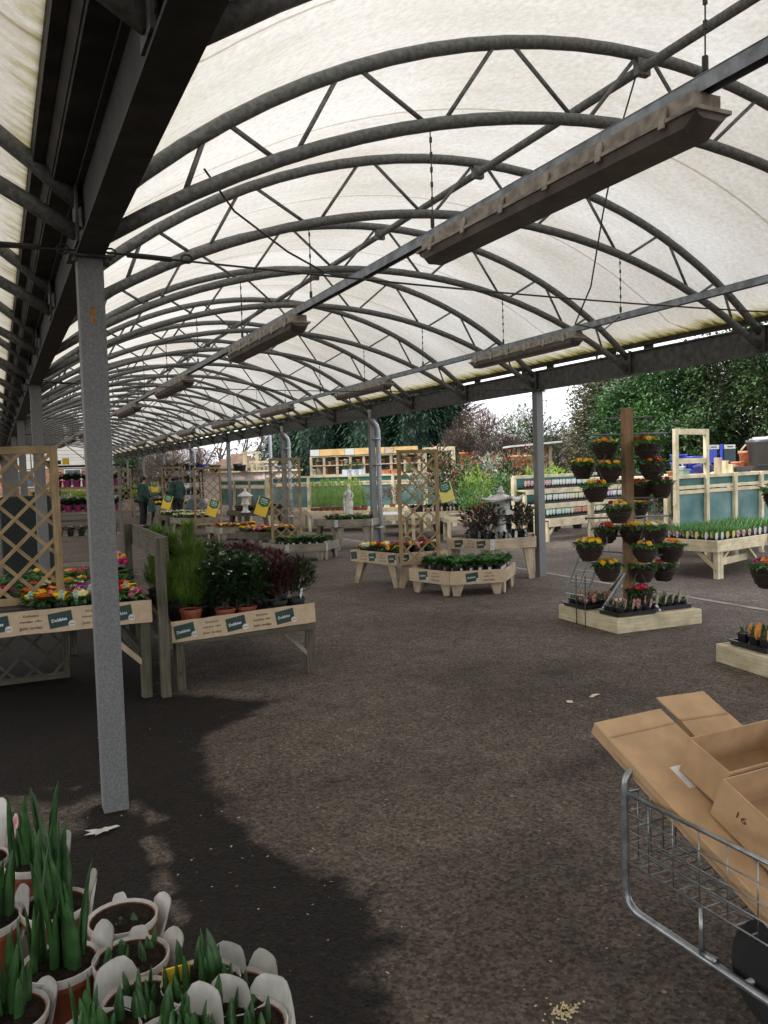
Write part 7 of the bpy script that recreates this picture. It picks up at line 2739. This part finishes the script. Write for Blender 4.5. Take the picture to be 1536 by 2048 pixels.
def broadleaf(name, label, px, d, H, rad, m, n, L, W, seed, clumps=46, twig=None, nt_=0, zc=.58):
    g = random.Random(seed)
    root = tree_root(name, label, px, d)
    limbs(g, H, .22, 12, rad[0] * .8, .15).build('trunk', bark, root)
    mb = crown_leaves(g, int(n * 2.6), (0, 0, H * zc), rad, L, W, int(clumps * 1.6), .25, .35, .17)
    mb.build('crown', m, root)
    if twig:
        mb = MB()
        for k in range(nt_):
            a = g.uniform(0, 6.28); el = g.uniform(-.6, 1.5); t = g.uniform(.5, 1.05)
            o = V((math.cos(a) * rad[0] * t * math.cos(el), math.sin(a) * rad[1] * t * math.cos(el), H * zc + rad[2] * t * math.sin(el)))
            mb.leaf(o, (math.cos(a) + g.uniform(-.6, .6), math.sin(a) + g.uniform(-.6, .6), g.uniform(-.2, 1)), g.uniform(.25, .7), g.uniform(.012, .028), fold=.1, bend=.15)
        mb.build('twigs', twig, root)
    return root


broadleaf('ivy_tree', 'ivy clad brown tree at the left end of the right hand trees', 1206, 33, 5.2, (1.15, 1.3, 2.4), f_mix, 3600, .17, .10, 41, 40, f_brown, 3000, .52)
broadleaf('ivy_tree', 'brown and olive tree behind the basket tree pole', 1252, 34, 5.7, (1.7, 1.6, 2.9), f_mix, 3600, .18, .10, 42, 40, f_red, 4200, .52)
broadleaf('laurel_tree', 'large glossy green laurel behind the tall open frame', 1330, 26.5, 5.0, (1.75, 1.5, 2.3), f_lau, 6500, .18, .095, 43, 60, None, 0, .56)
broadleaf('laurel_tree', 'dark green laurel left of the large glossy one', 1268, 28, 4.4, (1.25, 1.2, 2.1), f_lau, 4200, .17, .09, 44, 46, f_brown, 700, .52)
broadleaf('ivy_tree', 'dark ivy covered tree at the right edge above the slate planter', 1450, 25, 5.2, (1.5, 1.5, 2.6), f_ivy, 5200, .16, .095, 45, 50, f_brown, 2400, .52)
broadleaf('ivy_tree', 'dense ivy tree cut by the right edge', 1545, 24, 5.4, (1.4, 1.5, 2.7), f_ivy, 5200, .16, .095, 46, 50, f_brown, 1800, .52)
broadleaf('ivy_tree', 'dark ivy thicket low behind the blue buckets', 1395, 24, 2.9, (1.7, 1.1, 1.5), f_ivy, 5200, .15, .085, 47, 50, None, 0, .5)
broadleaf('ivy_tree', 'dark shaded thicket low behind the basket tree', 1262, 30, 3.0, (1.9, 1.2, 1.6), f_ivy, 4200, .16, .09, 48, 46, f_brown, 900, .5)


def bare_tree(label, px, d, H, seed, m=None):
    g = random.Random(seed)
    root = tree_root('bare_tree', label, px, d)
    tr_, tw = MB(), MB()
    tips = []

    def grow(p, dd, L, r, lev):
        e = p + dd * L
        mid_ = p + dd * L * .5 + V((g.uniform(-.06, .06), g.uniform(-.06, .06), 0)) * L
        (tr_ if lev < 2 else tw).tube([p, mid_, e], [r, r * .85, r * .7], 6 if lev < 2 else 3, cap=False)
        if lev >= 5: return
        for k in range(g.choice([2, 3, 3]) if lev < 4 else 3):
            nd = (dd + V((g.uniform(-.75, .75), g.uniform(-.75, .75), g.uniform(-.15, .5)))).normalized()
            grow(e if k else p + dd * L * g.uniform(.6, .9), nd, L * g.uniform(.62, .85), r * .6, lev + 1)
    grow(V((0, 0, -.05)), V((g.uniform(-.05, .05), 0, 1)).normalized(), H * .3, H * .012, 0)
    tr_.build('trunk', bark, root, smooth=True)
    tw.build('crown', m or f_brown, root)
    return root


bare_tree('leafless tree with spreading branches left of the dark conifers', 520, 48, 8.5, 51, f_brown)
bare_tree('pale leafless tree behind the summer house', 480, 56, 8.5, 52, f_brown)
bare_tree('leafless tree above the boarded counter', 440, 52, 8.0, 53, f_brown)
bare_tree('far leafless tree right of the people', 400, 62, 9.0, 54, f_brown)
twiggy('winter_shrub', 'tawny bare shrub next to the conifer screen at left', 560, 50, 6.5, 2.6, f_brown, 3600, 55, leafm=f_mix, nl=900)
for i, (px, d, H, R_, m) in enumerate(((350, 66, 6.5, 3.4, f_red), (300, 70, 6.8, 3.4, f_brown), (262, 74, 6.2, 2.6, f_red), (325, 58, 4.2, 2.4, f_brown), (395, 64, 4.6, 3.0, f_red))):
    twiggy('winter_shrub', ['reddish thicket right above the person in the hat', 'brown thicket above the person with the bag', 'reddish thicket by the far end of the canopy', 'low brown thicket between the two people', 'reddish low thicket right of the far white pipe'][i], px, d, H * .85, R_, m, 3400, 60 + i, ck=.35, leafm=f_ivy, nl=500 if i % 2 else 0)
broadleaf('green_shrub', 'green shrub beside the brick building at the far end', 250, 60, 3.4, (1.6, 1.4, 1.7), f_ivy, 2600, .2, .11, 70, 30)
# a belt of wood that closes the horizon
g = random.Random(5)
mb = MB()
for k in range(9000):
    a = g.uniform(-.9, 1.75)
    D = g.uniform(95, 120)
    p = V((math.sin(a) * D, math.cos(a) * D, abs(g.gauss(0, 1)) * 1.9 + .2))
    mb.leaf(p, (g.uniform(-1, 1), g.uniform(-1, 1), g.uniform(.2, 1)), g.uniform(.7, 1.5), g.uniform(.3, .7))
tag(mb.build('far_wood', f_mix), 'distant belt of trees along the horizon', 'wood', kind='stuff')
